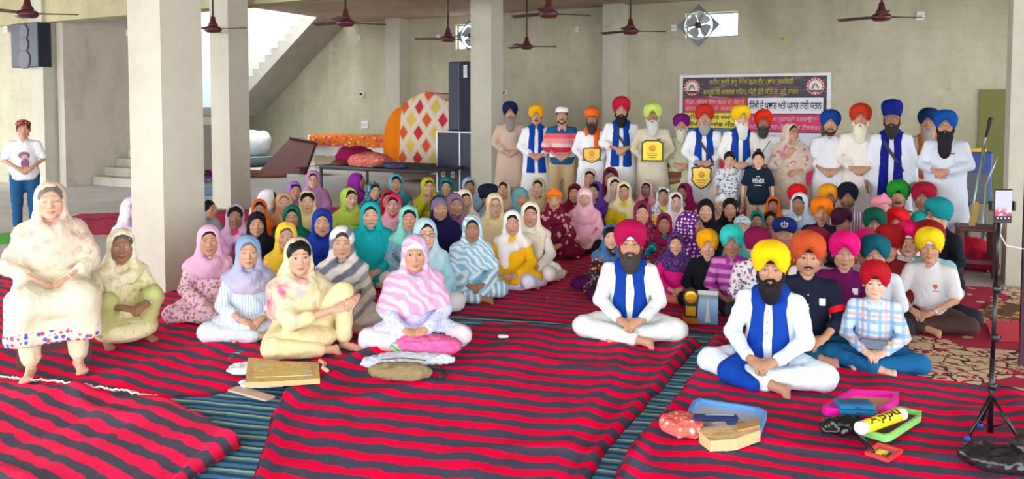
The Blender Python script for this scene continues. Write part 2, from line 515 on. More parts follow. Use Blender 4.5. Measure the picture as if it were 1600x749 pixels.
# ---------------------------------------------------------------- stair
M_GREY = M_STAIR
st = thing('staircase', 'bare concrete staircase rising behind the columns at the back left', 'staircase', un(-15.8, 10.9, 0))
def st_box(name, u0, u1, n0, n1, z0, z1, mat):
    mb = MB(); c = un((u0 + u1) / 2, (n0 + n1) / 2, (z0 + z1) / 2) - un(-15.8, 10.9, 0)
    mb.box(c, (u1 - u0, n1 - n0, z1 - z0), R_HALL); return mb.build(name, mat, st)
for i in range(8):
    st_box('step', -16.6, -15.05, 10.9 + .29 * i, 13.4, .19 * i, .19 * (i + 1), M_STAIR)
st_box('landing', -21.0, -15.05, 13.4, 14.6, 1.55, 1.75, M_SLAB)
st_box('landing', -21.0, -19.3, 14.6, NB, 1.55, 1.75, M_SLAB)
# upper flight along the back wall: sloping waist slab and its steps
O0 = un(-15.8, 10.9, 0)
FU0, FU1, FN0, FN1 = -19.3, -15.6, 17.25, NB - .02
def zs(u): return 1.70 + .77 * (u + 19.3)
mb = MB()
prof = [(FU0, zs(FU0) - .15), (FU1, zs(FU1) - .15), (FU1, zs(FU1) + .55), (FU0, zs(FU0) + .55)]
mb.prism([(p[0], p[1]) for p in prof], FN0, FN1, to=lambda a, b, c: un(a, c, b) - O0)
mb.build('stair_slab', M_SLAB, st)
for i in range(14):
    u = FU0 + .265 * i
    if u > FU1 - .2: break
    st_box('step', u, u + .27, FN0 - .01, FN1, zs(u) + .40, zs(u) + .62 + .205, M_STAIR)


# ---------------------------------------------------------------- wall fittings
M_WHITE = plain((238, 238, 236), .45)
M_BLACK = plain((22, 22, 26), .5)
def switch_box(px, py, w, h, label, n=NB, plane='n'):
    u, z = at_n(px, py, n)
    mb = MB(); mb.box(un(u, n - .02, z), (w, .04, h), R_HALL, bev=.008)
    o = thing('switch_box', label, 'switch box', un(u, n, z))
    inv = un(u, n, z)
    mb = MB(); mb.box(un(u, n - .02, z) - inv, (w, .04, h), R_HALL, bev=.008); mb.build('plate', M_WHITE, o)
    mb = MB()
    for k in range(3):
        mb.box(un(u - w * .28 + w * .28 * k, n - .043, z) - inv, (w * .16, .01, h * .4), R_HALL)
    mb.build('switches', plain((205, 205, 200), .4), o)
    return o
switch_box(571, 195, .26, .22, 'white switch board low on the wall above the cloth-covered table')
switch_box(562, 60, .12, .15, 'small white box high on the wall right of the stair')
switch_box(685, 58, .12, .14, 'small white box on the wall beside the hanging fan and dark speaker')
switch_box(902, 46, .13, .14, 'small white box on the wall left of the pilaster')
switch_box(1053, 44, .14, .16, 'small white box just left of the big exhaust fan')
switch_box(1438, 25, .15, .18, 'small white box on the bare wall at the far right')
def cctv(px, py, label):
    u, z = at_n(px, py, NB); p = un(u, NB, z)
    o = thing('security_camera', label, 'camera', p)
    mb = MB(); mb.lathe([(.085, 0), (.085, .03), (.07, .07), (.05, .09)], 18, R=R_HALL @ rotx(math.pi / 2)); mb.build('dome', M_WHITE, o, True)
    mb = MB(); mb.lathe([(.045, .06), (.045, .10), (.02, .11)], 14, R=R_HALL @ rotx(math.pi / 2)); mb.build('lens', M_BLACK, o, True)
cctv(567, 147, 'small white dome camera on the wall left of the orange drape')
cctv(789, 145, 'small white dome camera on the wall beside the central column')
for (px, py, lab) in ((866, 73, 'tiny yellow-green wall plug left of the pilaster'), (1226, 61, 'tiny yellow wall plug above the banner')):
    u, z = at_n(px, py, NB); o = thing('wall_plug', lab, 'plug', un(u, NB, z))
    mb = MB(); mb.lathe([(.05, 0), (.05, .05), (.02, .06)], 6, R=R_HALL @ rotx(math.pi / 2)); mb.build('body', plain((190, 180, 40)), o)
# plug and bulb holder on the stair side wall
p = un(-16.6, 11.9, 0); pz = at_y(163, 52, p[1])[2]
o = thing('lamp_holder', 'white bulb holder on the stained wall above the stair', 'lamp', (p[0], p[1], pz))
mb = MB(); mb.box((0, 0, 0), (.06, .16, .16), R_HALL, bev=.01); mb.build('plate', M_WHITE, o)
mb = MB(); mb.lathe([(.03, 0), (.05, .05), (.05, .1), (.02, .14)], 12, c=(.08, 0, -.02), R=R_HALL @ roty(math.pi / 2)); mb.build('bulb', M_WHITE, o, True)

# ---------------------------------------------------------------- ceiling fans
M_FAN = plain((88, 34, 40), .35); M_FAND = plain((60, 44, 42), .4)
def ceiling_fan(px, py, rot, label, z=3.05, tone=M_FAN, Y=None):
    p = at_z(px, py, z)
    if Y: p = at_y(px, py, Y)
    o = thing('ceiling_fan', label, 'fan', (p[0], p[1], p[2]), rot, 'ceiling fans')
    top = ZC - p[2]
    mb = MB(); mb.tube([(0, 0, .1), (0, 0, top - .02)], .014, 8); mb.build('rod', M_FAND, o, True)
    mb = MB(); mb.lathe([(.015, .22), (.035, .2), (.05, .12), (.075, .085), (.08, .06), (.03, .055)], 16); mb.build('canopy', tone, o, True)
    mb = MB(); mb.lathe([(.04, .06), (.11, .045), (.135, .015), (.135, -.02), (.10, -.05), (.03, -.058)], 20); mb.build('motor', tone, o, True)
    mb = MB(); mb.lathe([(.02, top - .16), (.07, top - .1), (.075, top - .02), (.05, top)], 12); mb.build('ceiling_cup', tone, o, True)
    for k in range(3):
        a = 2 * math.pi * k / 3; R = rotz(a)
        mb = MB(); P = []
        for s_, (r, w) in enumerate(((.12, .03), (.17, .03), (.2, .055), (.62, .065), (.64, .04))):
            P.append([np.array([r, -w, .004 - .012]) @ R.T, np.array([r, w, .004 + .012]) @ R.T])
        P = np.array(P); mb.grid(P); mb.grid(P[:, ::-1] + np.array([0, 0, .006])); mb.build('blade', tone, o)
    return o
for (px, py, rot, lab) in (
    (43, 22, .2, 'dark ceiling fan over the boy in the top left corner'),
    (333, 46, -.3, 'brown ceiling fan hanging in front of the stair window'),
    (540, 36, .5, 'maroon ceiling fan beside the sloping stair'),
    (700, 61, .9, 'brown ceiling fan in front of the exhaust fan by the column'),
    (823, 73, .1, 'dark ceiling fan on a long rod right of the central column'),
    (857, 22, .35, 'maroon ceiling fan at the top edge left of the pilaster'),
    (985, 49, .2, 'brown ceiling fan hanging in front of the pilaster'),
    (1377, 27, .15, 'dark brown ceiling fan above the men on the right')):
    ceiling_fan(px, py, rot, lab)

# ---------------------------------------------------------------- exhaust fans
def exhaust_fan(px, py, size, label):
    u, z = at_n(px, py, NB - .06); p = un(u, NB - .06, z)
    o = thing('exhaust_fan', label, 'exhaust fan', p, 0, 'exhaust fans')
    RR = R_HALL @ rotx(math.pi / 2) @ rotz(math.pi / 4)
    mb = MB(); s = size / 2; n = 32; V = []; fs = []
    for zz in (0, .05):
        for k in range(n):
            t = 2 * math.pi * k / n; c_, s_ = math.cos(t), math.sin(t); m = s / max(abs(c_), abs(s_))
            V.append((m * c_, m * s_, zz)); V.append((.95 * s * c_, .95 * s * s_, zz))
    for k in range(n):
        k2 = (k + 1) % n; f = lambda l, i, w: l * 2 * n + 2 * i + w
        fs += [(f(1, k, 0), f(1, k2, 0), f(1, k2, 1), f(1, k, 1)), (f(0, k, 0), f(0, k, 1), f(0, k2, 1), f(0, k2, 0)),
               (f(0, k, 0), f(0, k2, 0), f(1, k2, 0), f(1, k, 0)), (f(0, k, 1), f(1, k, 1), f(1, k2, 1), f(0, k2, 1))]
    mb.raw(np.array(V) @ RR.T, fs); mb.build('frame', plain((120, 130, 140), .45), o)
    mb = MB(); mb.lathe([(.04, -.02), (.075, 0), (.075, .12), (.03, .14)], 16, R=RR); mb.build('motor', M_FAND, o, True)
    for k in range(3):
        a = 2 * math.pi * k / 3 + .4; q = RR @ rotz(a)
        mb = MB(); mb.tube([q @ np.array([.05, 0, .10]), q @ np.array([s * .88, 0, .04])], .012, 6); mb.build('strut', plain((90, 96, 70), .5), o)
    for k in range(4):
        a = math.pi / 2 * k + .2; q = RR @ rotz(a)
        P = np.array([[q @ np.array([r, w * y, .02 + .06 * y * w / .16]) for y in (-1, 0, 1)] for r, w in ((.07, .05), (s * .4, .13), (s * .7, .16), (s * .82, .10))])
        mb = MB(); mb.grid(P); mb.grid(P[:, ::-1] + q @ np.array([0, 0, .004])); mb.build('blade', plain((170, 174, 180), .4), o)
exhaust_fan(1092, 40, .72, 'large square exhaust fan turned on its corner beside the bright window')
exhaust_fan(738, 56, .72, 'square exhaust fan half hidden behind the central column')
# ------------------------------------------------------------------ rugs
def stripe_mat(name, ca, cb, period, duty=.5, c3=None):
    m, t, b = new_mat(name)
    b.inputs['Roughness'].default_value = .9; b.inputs['Specular IOR Level'].default_value = .12
    uv = t.add('ShaderNodeUVMap').outputs[0]; o = t.sep(uv)
    ov = obj_vec(t)
    wob = t.noise(ov, 6.5, 4.0, .6)
    x = t.math('ADD', t.math('DIVIDE', o[1], period), t.math('MULTIPLY', t.math('SUBTRACT', wob, .5), .62))
    fr = t.math('ABSOLUTE', t.math('SUBTRACT', t.math('FRACT', x), .5))
    k = t.ramp(fr, duty / 2 - .018, duty / 2 + .018)
    fib = t.noise(t.mapping(uv, scale=(18, 160, 1)), 1.0, 2.0)
    A = t.mix(fib, tuple(v * .92 for v in lin(ca)[:3]) + (1,), lin(ca)); Bc = t.mix(fib, tuple(v * .8 for v in lin(cb)[:3]) + (1,), lin(cb))
    col = t.mix(k, A, Bc)
    if c3:
        fr2 = t.math('ABSOLUTE', t.math('SUBTRACT', t.math('FRACT', t.math('ADD', t.math('MULTIPLY', x, .5), .13)), .5))
        col = t.mix(t.math('MULTIPLY', t.ramp(fr2, .40, .43), .9), col, lin(c3))
    lint = t.math('GREATER_THAN', t.noise(ov, 70.0, 2.0), .79); col = t.mix(t.math('MULTIPLY', lint, .45), col, lin((200, 190, 196)))
    t.link(col, b.inputs['Base Color'])
    bump(t, b, t.math('ADD', t.math('MULTIPLY', fib, .25), t.noise(ov, 26.0, 3.0)), .35, .012)
    return m
RED, INK = (255, 0, 74), (88, 82, 106)
M_RUGA = stripe_mat('dari_red_black', RED, INK, .163, .46)
M_RUGB = stripe_mat('dari_red_black_fine', RED, INK, .142, .46)
M_RUGC = stripe_mat('dari_faded', (252, 36, 92), (86, 82, 98), .132, .52)
M_RUGD = stripe_mat('dari_red_black_left', RED, INK, .140, .5)
M_BLUE = stripe_mat('dari_teal', (72, 146, 196), (58, 88, 108), .062, .5, (176, 210, 176))

def resample(pl, n):
    P = np.array([at_z(x, y, 0)[:2] for x, y in pl]); d = np.concatenate([[0], np.cumsum(np.linalg.norm(np.diff(P, axis=0), axis=1))])
    t = np.linspace(0, d[-1], n); return np.stack([np.interp(t, d, P[:, k]) for k in (0, 1)], 1)
def rug(label, near, far, left, right, z, ang, mat, amp=.012, cell=.045, seed=1, edge=.02, jit=.012, lift=None, name='striped_rug', ribs=0.0):
    """outline given along its four sides as seen in the photograph, laid on the floor"""
    n1 = resample(near, 20); l1 = resample(left, 20)
    w = np.linalg.norm(np.diff(n1, axis=0), axis=1).sum(); w = max(w, np.linalg.norm(np.diff(resample(far, 20), axis=0), axis=1).sum()); l = max(np.linalg.norm(np.diff(l1, axis=0), axis=1).sum(), np.linalg.norm(np.diff(resample(right, 20), axis=0), axis=1).sum())
    nu, nv = int(min(170, max(8, w / cell))), int(min(170, max(8, l / cell)))
    Nn, Ff, Ll, Rr = resample(near, nu), resample(far, nu), resample(left, nv), resample(right, nv)
    u = np.linspace(0, 1, nu)[:, None, None]; v = np.linspace(0, 1, nv)[None, :, None]
    P = (1 - v) * Nn[:, None] + v * Ff[:, None] + (1 - u) * Ll[None] + u * Rr[None] - ((1 - u) * (1 - v) * Nn[0] + u * (1 - v) * Nn[-1] + (1 - u) * v * Ff[0] + u * v * Ff[-1])
    e = np.minimum(np.minimum(u, 1 - u) * w, np.minimum(v, 1 - v) * l)[..., 0]
    q = np.concatenate([P, np.zeros(P.shape[:2] + (1,))], -1).reshape(-1, 3)
    wv = np.clip(1 - e / .12, 0, 1)
    P[..., 0] += jit * vnoise(q * 7 + seed, seed).reshape(nu, nv) * wv; P[..., 1] += jit * vnoise(q * 7 + 9 + seed, seed + 1).reshape(nu, nv) * wv
    sd = np.array([math.cos(ang), -math.sin(ang)]); pd = np.array([math.sin(ang), math.cos(ang)])
    a = P.reshape(-1, 2) @ sd; c = P.reshape(-1, 2) @ pd
    # wrinkles run across the stripes and fade out towards the far side
    rq = np.stack([a * 2.2, c * .55, a * 0 + seed], 1); r2 = np.stack([a * 1.0 + c * 1.3, c * 1.6 - a * .4, a * 0 + seed + 4], 1)
    fine = vnoise(np.stack([a * 7, c * 4, a * 0 + seed], 1), seed + 2)
    h = amp * (np.clip(1 - np.abs(vnoise(rq, seed)) * 3.2, 0, 1) * .9 + .5 * np.clip(1 - np.abs(vnoise(r2, seed + 1)) * 4, 0, 1) + .22 * fine + .2)
    h = h.reshape(nu, nv) + edge * wv * np.clip(vnoise(q * 3.1 + seed, seed + 7).reshape(nu, nv), 0, 1)
    if lift: h = h + lift(P, u[..., 0] * w, (1 - u[..., 0]) * w, v[..., 0] * l, (1 - v[..., 0]) * l)
    Z = z + np.maximum(h, 0) * np.clip(e / .03, 0, 1) ** .5
    c0 = P.reshape(-1, 2).mean(0)
    V = np.concatenate([P - c0, Z[..., None]], -1)
    i = np.arange(nu * nv).reshape(nu, nv)
    top = np.stack([i[:-1, :-1], i[1:, :-1], i[1:, 1:], i[:-1, 1:]], -1).reshape(-1, 4)
    bd = np.concatenate([i[:, 0], i[-1, 1:], i[-2::-1, -1], i[0, -2:0:-1]])
    Vb = V.reshape(-1, 3)[bd].copy(); Vb[:, 2] = max(.0005, z - .008); k = len(bd); o = nu * nv
    side = np.stack([bd, o + np.arange(k), o + (np.arange(k) + 1) % k, np.roll(bd, -1)], -1)
    VV = np.concatenate([V.reshape(-1, 3), Vb]); st_ = np.stack([VV[:, :2] @ sd + c0 @ sd, VV[:, :2] @ pd + c0 @ pd + .35 * VV[:, 2]], 1)
    ob = mesh_obj(name, VV, [top, side[:, ::-1]], mat, None, True, uv=st_)
    ob.location = (c0[0], c0[1], 0)
    return tag(ob, label, 'rug', 'striped rugs' if name == 'striped_rug' else None)
rad = math.radians
rug('teal and navy striped under-rug showing in the gaps between the red rugs', [(150, 900), (700, 900), (1150, 800)], [(480, 470), (800, 470), (1150, 490)], [(150, 900), (240, 640), (480, 470)], [(1150, 800), (1130, 600), (1150, 490)], .006, rad(12), M_BLUE, amp=.005, seed=3)
rug('far red patterned rug behind the big left column', [(40, 366), (600, 372)], [(125, 335), (620, 322)], [(40, 366), (125, 335)], [(600, 372), (620, 322)], .008, rad(20), M_RUGD, amp=.008, cell=.09, seed=5)
rug('red and black striped rug under the seated women on the left', [(-160, 640), (120, 636), (330, 622), (470, 590), (640, 560)], [(-120, 424), (250, 425), (480, 405), (720, 400)], [(-160, 640), (-140, 520), (-120, 424)], [(640, 560), (700, 470), (720, 400)], .012, rad(27), M_RUGD, amp=.022, seed=7)
rug('red and black striped rug under the girls and boys in the middle', [(690, 494), (880, 508), (1110, 524), (1300, 540)], [(700, 380), (1000, 370), (1560, 380)], [(690, 494), (712, 430), (700, 380)], [(1300, 540), (1440, 470), (1560, 380)], .014, rad(20), M_RUGB, amp=.014, seed=9)
def liftA(P, l, r, nr, fr):
    return .035 * np.exp(-((l - .06) / .05) ** 2) + .03 * np.exp(-((r - .05) / .05) ** 2)
rug('red and black striped rug lying open in the front middle', [(385, 800), (640, 810), (900, 790)], [(640, 545), (760, 507), (880, 516), (1095, 541)], [(385, 800), (402, 735), (425, 655), (455, 608), (540, 575), (640, 545)], [(900, 790), (950, 705), (1010, 640), (1060, 580), (1095, 541)], .018, rad(15), M_RUGA, amp=.036, seed=11, lift=liftA)
rug('red and black striped rug under the pens and trays in the front right', [(935, 800), (1300, 840), (1720, 830)], [(1112, 530), (1290, 556), (1430, 592), (1720, 640)], [(935, 800), (985, 700), (1045, 640), (1090, 580), (1112, 530)], [(1720, 830), (1720, 720), (1720, 640)], .020, rad(17), M_RUGB, amp=.034, seed=13, lift=liftA)
rc = rug('faded red and grey striped rug folded in the front left corner', [(-150, 860), (120, 850), (260, 790)], [(-150, 596), (0, 603), (95, 611), (245, 634), (310, 662), (376, 703)], [(-150, 860), (-150, 720), (-150, 596)], [(260, 790), (310, 745), (376, 703)], .026, rad(32), M_RUGC, amp=.045, seed=17, lift=lambda P, l, r, nr, fr: .03 * np.exp(-((r - .08) / .07) ** 2))
# frayed white edge of the faded rug
edge = resample([(-60, 600), (0, 603), (95, 611), (245, 634)], 90); rs_ = np.random.RandomState(4); mb = MB(); c0 = np.array(rc.location)
pts = [np.array([p[0] + rs_.uniform(-.01, .01), p[1] + .02 + rs_.uniform(-.012, .012), .045 + rs_.uniform(0, .012)]) - c0 for p in edge]
mb.tube(pts, .006, 5)
for i in range(0, 88, 2):
    p = pts[i]; mb.tube([p, p + np.array([rs_.uniform(-.03, .03), rs_.uniform(.02, .05), -.025])], .003, 4)
mb.build('fringe', cloth((232, 224, 214)), rc, True)
# patterned carpet on the right
def carpet_mat():
    m, t, b = new_mat('flowered_carpet'); b.inputs['Roughness'].default_value = .95
    uv = t.add('ShaderNodeUVMap').outputs[0]
    nn = t.add('ShaderNodeTexNoise'); nn.inputs['Scale'].default_value = 4.0; t.link(uv, nn.inputs['Vector'])
    sc_ = t.add('ShaderNodeVectorMath', operation='SCALE'); sc_.inputs['Scale'].default_value = .22; t.link(nn.outputs['Color'], sc_.inputs[0])
    ad = t.add('ShaderNodeVectorMath', operation='ADD'); t.link(uv, ad.inputs[0]); t.link(sc_.outputs[0], ad.inputs[1])
    cream, crim, dark, rose = lin((222, 200, 160)), lin((176, 14, 62)), lin((46, 34, 44)), lin((206, 60, 90))
    v1 = t.voro(ad.outputs[0], 11.0); v2 = t.voro(ad.outputs[0], 7.0, 'DISTANCE_TO_EDGE'); v3 = t.voro(ad.outputs[0], 17.0)
    col = t.mix(t.math('LESS_THAN', v1.outputs['Distance'], .33), cream, crim)
    col = t.mix(t.math('LESS_THAN', v1.outputs['Distance'], .16), col, lin((236, 214, 176)))
    col = t.mix(t.math('LESS_THAN', v2.outputs['Distance'], .045), col, dark)
    col = t.mix(t.math('LESS_THAN', v3.outputs['Distance'], .20), col, rose)
    med = t.math('LESS_THAN', t.noise(uv, .9, 1.0), .47)
    fld = t.mix(t.math('LESS_THAN', t.voro(ad.outputs[0], 6.0).outputs['Distance'], .24), crim, cream)
    col = t.mix(med, col, fld)
    t.link(col, b.inputs['Base Color']); bump(t, b, t.noise(uv, 120.0), .3, .01); return m
rug('cream and crimson flowered carpet on the right beside the tripod', [(1240, 572), (1430, 600), (1720, 646)], [(1380, 447), (1480, 450), (1720, 455)], [(1240, 572), (1330, 500), (1380, 447)], [(1720, 646), (1720, 540), (1720, 455)], .017, rad(17), carpet_mat(), amp=.004, cell=.07, seed=19, edge=.004, name='flowered_carpet')
def flat_piece(name, label, corners, z, mat, cat, th=.006):
    P = [at_z(x, y, 0) for x, y in corners]; c = np.mean(P, 0); mb = MB()
    mb.prism([(p[0] - c[0], p[1] - c[1]) for p in P], 0, th); o = mb.build(name, mat); o.location = (c[0], c[1], z)
    return tag(o, label, cat)
flat_piece('doormat', 'plain coral red mat on the flowered carpet', [(1540, 506), (1600, 508), (1610, 540), (1550, 538)], .024, plain((220, 60, 80), .9), 'mat')
flat_piece('doormat', 'brown and gold printed mat at the column foot on the right', [(1545, 478), (1605, 482), (1602, 506), (1532, 500)], .024, cloth((110, 84, 60), 'floral', (206, 170, 80), (150, 60, 50), .3), 'mat')
flat_piece('floor_mat', 'bright green strip of mat at the far left edge', [(-40, 368), (22, 364), (14, 382), (-50, 384)], .003, plain((70, 170, 40), .9), 'mat')
flat_piece('floor_mat', 'pale blue painted board lying behind the big left column', [(300, 296), (345, 293), (345, 304), (300, 307)], .003, plain((70, 140, 200), .7), 'board', .03)
# fine cables on the floor
def cable(label, pts, r, mat):
    P = [at_z(x, y, 0) for x, y in pts]
    for _ in range(3): P = [P[0]] + [q for a, b in zip(P[:-1], P[1:]) for q in (a * .75 + b * .25, a * .25 + b * .75)] + [P[-1]]
    c = P[0]; mb = MB()
    mb.tube([np.array([p[0] - c[0], p[1] - c[1], .032]) for p in P], r, 6); o = mb.build('cable', mat, None, True); o.location = (c[0], c[1], 0)
    return tag(o, label, 'cable')
cable('thin grey cable curling over the rug beside the yellow kurta woman', [(985, 398), (915, 420), (890, 430), (875, 440), (905, 447), (880, 456), (850, 470), (860, 478)], .0035, plain((120, 110, 116), .5))
cable('thin dark cable along the open floor behind the seated women', [(60, 352), (200, 341), (330, 332), (420, 330)], .008, plain((60, 80, 110), .5))

# ------------------------------------------------------------------ things at the back
M_WOOD = plain((96, 48, 44), .5); M_DK = plain((34, 38, 60), .5); M_ALU = plain((196, 198, 200), .35, .7)
def hall_thing(name, label, cat, u, n, z=0.0, rz=0.0, group=None):
    return thing(name, label, cat, un(u, n, z), -ANG + rz, group)   # local x = u, y = n
# low table with cloths
p = to_un(at_z(566, 278, 0)); TN = 16.6
uA, _ = at_n(487, 240, TN); uB, _ = at_n(628, 240, TN); zT = at_n(560, 214, TN)[1]
t_ = hall_thing('side_table', 'long cream low cabinet under the wall switch board', 'table', (uA + uB) / 2, TN + .45)
tw = uB - uA
mb = MB(); mb.box((0, 0, zT / 2 - .01), (tw - .1, .8, zT - .04), bev=.01); mb.build('cabinet', plain((226, 216, 176), .6), t_)
mb = MB(); mb.box((0, 0, zT - .015), (tw, .9, .03)); mb.build('table_top', M_WOOD, t_)
def drape(name, label, u0, u1, n0, n1, z, drop, mat, seed, cat='cloth', over=.03):
    """cloth lying on a table and hanging over its front edge"""
    nu = 46; U = np.linspace(u0, u1, nu); rows = []
    for k, (nn, zz) in enumerate([(n1, z), ((n0 + n1) / 2, z), (n0, z + .005), (n0 - over, z - .03), (n0 - over, z - drop * .5), (n0 - over, z - drop)]):
        w = vnoise(np.stack([U * 6 + seed, U * 0 + k * .3, U * 0], 1), seed)
        hang = k >= 3
        rows.append([un(a, nn - (.05 * abs(x) * (k - 2) / 3 if hang else 0), zz + (.0 if k < 3 else .03 * x * (k == 5)) + .012 * (k < 3)) for a, x in zip(U, w)])
    P = np.array(rows); c = P.reshape(-1, 3).mean(0); c[2] = 0; mb = MB(); mb.grid(P - c); mb.grid(P[:, ::-1] - c + np.array([0, 0, -.006]))
    o = mb.build(name, mat, None, True); o.location = tuple(c); return tag(o, label, cat)
TFN = TN + .05
u1_, _ = at_n(608, 240, TN)
drape('table_cloth', 'white cloth with orange and pink flowered band over the low cabinet', uA - .12, u1_, TN, TN + .9, zT + .004, .55, cloth((238, 236, 232)), 3)
drape('table_cloth', 'plain white cloth hanging over the right end of the low cabinet', u1_ - .05, uB + .1, TN, TN + .9, zT + .012, .75, cloth((236, 236, 236)), 4)
drape('table_runner', 'orange and pink flowered runner across the low cabinet', uA - .02, u1_ - .02, TN - .012, TN + .86, zT + .022, .30, cloth((232, 130, 30), 'floral', (226, 60, 110), (240, 220, 120), .25), 5, over=.05)
# iron bedstead with quilts
bu0, _ = at_n(506, 285, 12.9); bu1, _ = at_n(676, 285, 12.9)
ub0 = to_un(at_z(520, 302, 0)); bN = ub0[1]; bedz = .53
e0 = at_n(500, 262, bN)[0]; e1 = at_n(640, 266, bN - .6)[0]
bd = hall_thing('string_bed', 'dark iron cot frame with woven top behind the women', 'bed', (e0 + e1) / 2, bN)
bw, bl = (e1 - e0), 1.5
mb = MB()
for sy in (0, bl):
    mb.tube([(-bw / 2, sy, bedz), (bw / 2, sy, bedz)], .035, 8)
for sx in (-1, 1): mb.tube([(sx * bw / 2, 0, bedz), (sx * bw / 2, bl, bedz)], .035, 8)
mb.build('frame', plain((70, 72, 78), .5), bd, True)
for sx in (-1, 1):
    for sy in (0, bl):
        mb = MB(); mb.tube([(sx * (bw / 2 - .03), sy, 0), (sx * (bw / 2 - .03), sy, bedz)], .032, 8); mb.build('leg', plain((70, 72, 78), .5), bd, True)
mb = MB()
for i in range(24):
    x = -bw / 2 + bw * (i + .5) / 24; mb.box((x, bl / 2, bedz + .01), (bw / 36, bl, .012))
o = mb.build('webbing', plain((60, 60, 66), .8), bd); o['kind'] = 'stuff'
def bundle(name, label, uvn, size, mat, seed, cat='quilt', rz=0.0, flat=.5):
    s = SD(-np.array(size) * .75, np.array(size) * .75, max(.022, min(size) / 7)); a, b_, c = np.array(size) / 2
    r = np.random.RandomState(seed)
    s.ell((0, 0, 0), (a, b_, c), k=.0)
    for i in range(7): s.ell((r.uniform(-.7, .7) * a, r.uniform(-.6, .6) * b_, r.uniform(-.3, .4) * c), (a * .45, b_ * .5, c * .6), k=.05)
    v, f = s.mesh(); v = fold_q(v, f, .03 * min(1, c / .2), seed); v[:, 2] = np.maximum(v[:, 2], -c * flat); v[:, 2] += c * flat
    o = mesh_obj(name, v, f, mat, None); p = un(*uvn); o.location = tuple(p); o.rotation_euler = (0, 0, -ANG + rz); return tag(o, label, cat)
def fold_q(V, F, amp, seed):
    N = normals(V, F); f = (1 - 2.2 * np.abs(vnoise(V * np.array([6, 9, 9]) + seed, seed))) + .5 * (1 - 2.2 * np.abs(vnoise(V * np.array([14, 12, 16]) + seed, seed + 1)))
    return V + N * (amp * f)[:, None]
bc = (e0 + e1) / 2
def bed_at(px, off): u, z = at_n(px, 250, bN + off); return u
bundle('folded_quilt', 'folded deep magenta quilt at the back of the iron cot', (bed_at(558, .75), bN + .75, bedz + .03), (.86, .7, .46), cloth((150, 12, 74)), 11)
bundle('folded_quilt', 'salmon and gold printed quilt bundled on the iron cot', (bed_at(580, .4), bN + .4, bedz + .03), (.98, .7, .34), cloth((232, 110, 110), 'floral', (222, 180, 90), (240, 150, 140), .5), 12)
bundle('folded_quilt', 'brown crumpled blanket at the left end of the iron cot', (bed_at(532, .3), bN + .35, bedz + .03), (.36, .5, .12), cloth((120, 76, 60)), 13)
bundle('bedding_roll', 'blue and green printed cloth at the right of the iron cot', (bed_at(618, .3), bN + .3, bedz + .03), (.5, .4, .12), cloth((60, 90, 130), 'tiedye', (150, 30, 90), (40, 130, 100)), 14)
# tall covered thing: orange velvet and patterned sheet
cN = 14.6
cu0, _ = at_n(602, 200, cN); cu1, _ = at_n(690, 200, cN)
zl = at_n(607, 165, cN)[1]; zp = at_n(674, 143, cN)[1]; uo = at_n(628, 200, cN)[0]
ct = hall_thing('covered_cabinet', 'tall thing covered with orange velvet and diamond-printed sheet', 'covered cabinet', (cu0 + cu1) / 2, cN, 0)
um = (cu0 + cu1) / 2
def cover(name, ua, ub, za, zb, peak, mat, seed, y0=0.0, back=1.2, bot=.25):
    nu, nz = 40, 30; P = []
    for i in range(nu):
        f = i / (nu - 1); u = ua + (ub - ua) * f; top = za + (zb - za) * f + peak * math.sin(min(1, f * 1.15) * math.pi)
        row = []
        for j in range(nz):
            g = j / (nz - 1); z = bot + (top - bot) * g
            w = vnoise(np.array([[u * 7 + seed, z * .8, 0]]), seed)[0]
            yy = y0 - .05 * abs(w) * (1 - g) - .10 * (1 - g) + .25 * max(0, g - .82) / .18 * .3
            row.append((u - um, yy, z))
        row.append((u - um, y0 + back, top - .02)); P.append(row)
    P = np.array(P); mb = MB(); mb.grid(P); return mb.build(name, mat, ct, True)
cover('orange_velvet', cu0, uo + .04, zl - .35, zl, .10, cloth((244, 130, 8)), 5, .0)
def diamond_mat():
    m, t, b = new_mat('diamond_sheet'); b.inputs['Roughness'].default_value = .85; v = obj_vec(t); o = t.sep(v)
    fx = t.math('MULTIPLY', o[0], 2.3); fz = t.math('MULTIPLY', o[2], 1.7)
    a = t.math('FRACT', t.math('ADD', fx, fz)); c = t.math('FRACT', t.math('SUBTRACT', fx, fz))
    d = t.math('MAXIMUM', t.math('ABSOLUTE', t.math('SUBTRACT', a, .5)), t.math('ABSOLUTE', t.math('SUBTRACT', c, .5)))
    ia = t.math('FLOOR', t.math('ADD', fx, fz)); ic = t.math('FLOOR', t.math('SUBTRACT', fx, fz))
    h = t.math('FRACT', t.math('MULTIPLY', t.math('ADD', ia, ic), .3334)); 
    cc = t.mix(t.math('LESS_THAN', h, .2), lin((226, 90, 40)), lin((206, 40, 60)))
    cc = t.mix(t.math('GREATER_THAN', h, .6), cc, lin((226, 196, 80)))
    col = t.mix(t.math('LESS_THAN', d, .29), lin((226, 206, 178)), cc)
    edge_ = t.math('GREATER_THAN', t.math('MAXIMUM', t.math('ABSOLUTE', t.math('SUBTRACT', a, .5)), t.math('ABSOLUTE', t.math('SUBTRACT', c, .5))), .465)
    col = t.mix(edge_, col, lin((238, 226, 206))); t.link(col, b.inputs['Base Color'])
    bump(t, b, t.noise(t.mapping(v, scale=(1, 1, .2)), 9.0), .5, .04); return m
cover('printed_sheet', uo, cu1 + .35, zl + .02, zp - .25, zp - zl - .05, diamond_mat(), 8, -.03)
mb = MB(); mb.box((0, .62, (zl - .3) / 2 + .05), (cu1 - cu0 - .2, .9, zl - .35)); mb.build('cabinet', M_WOOD, ct)
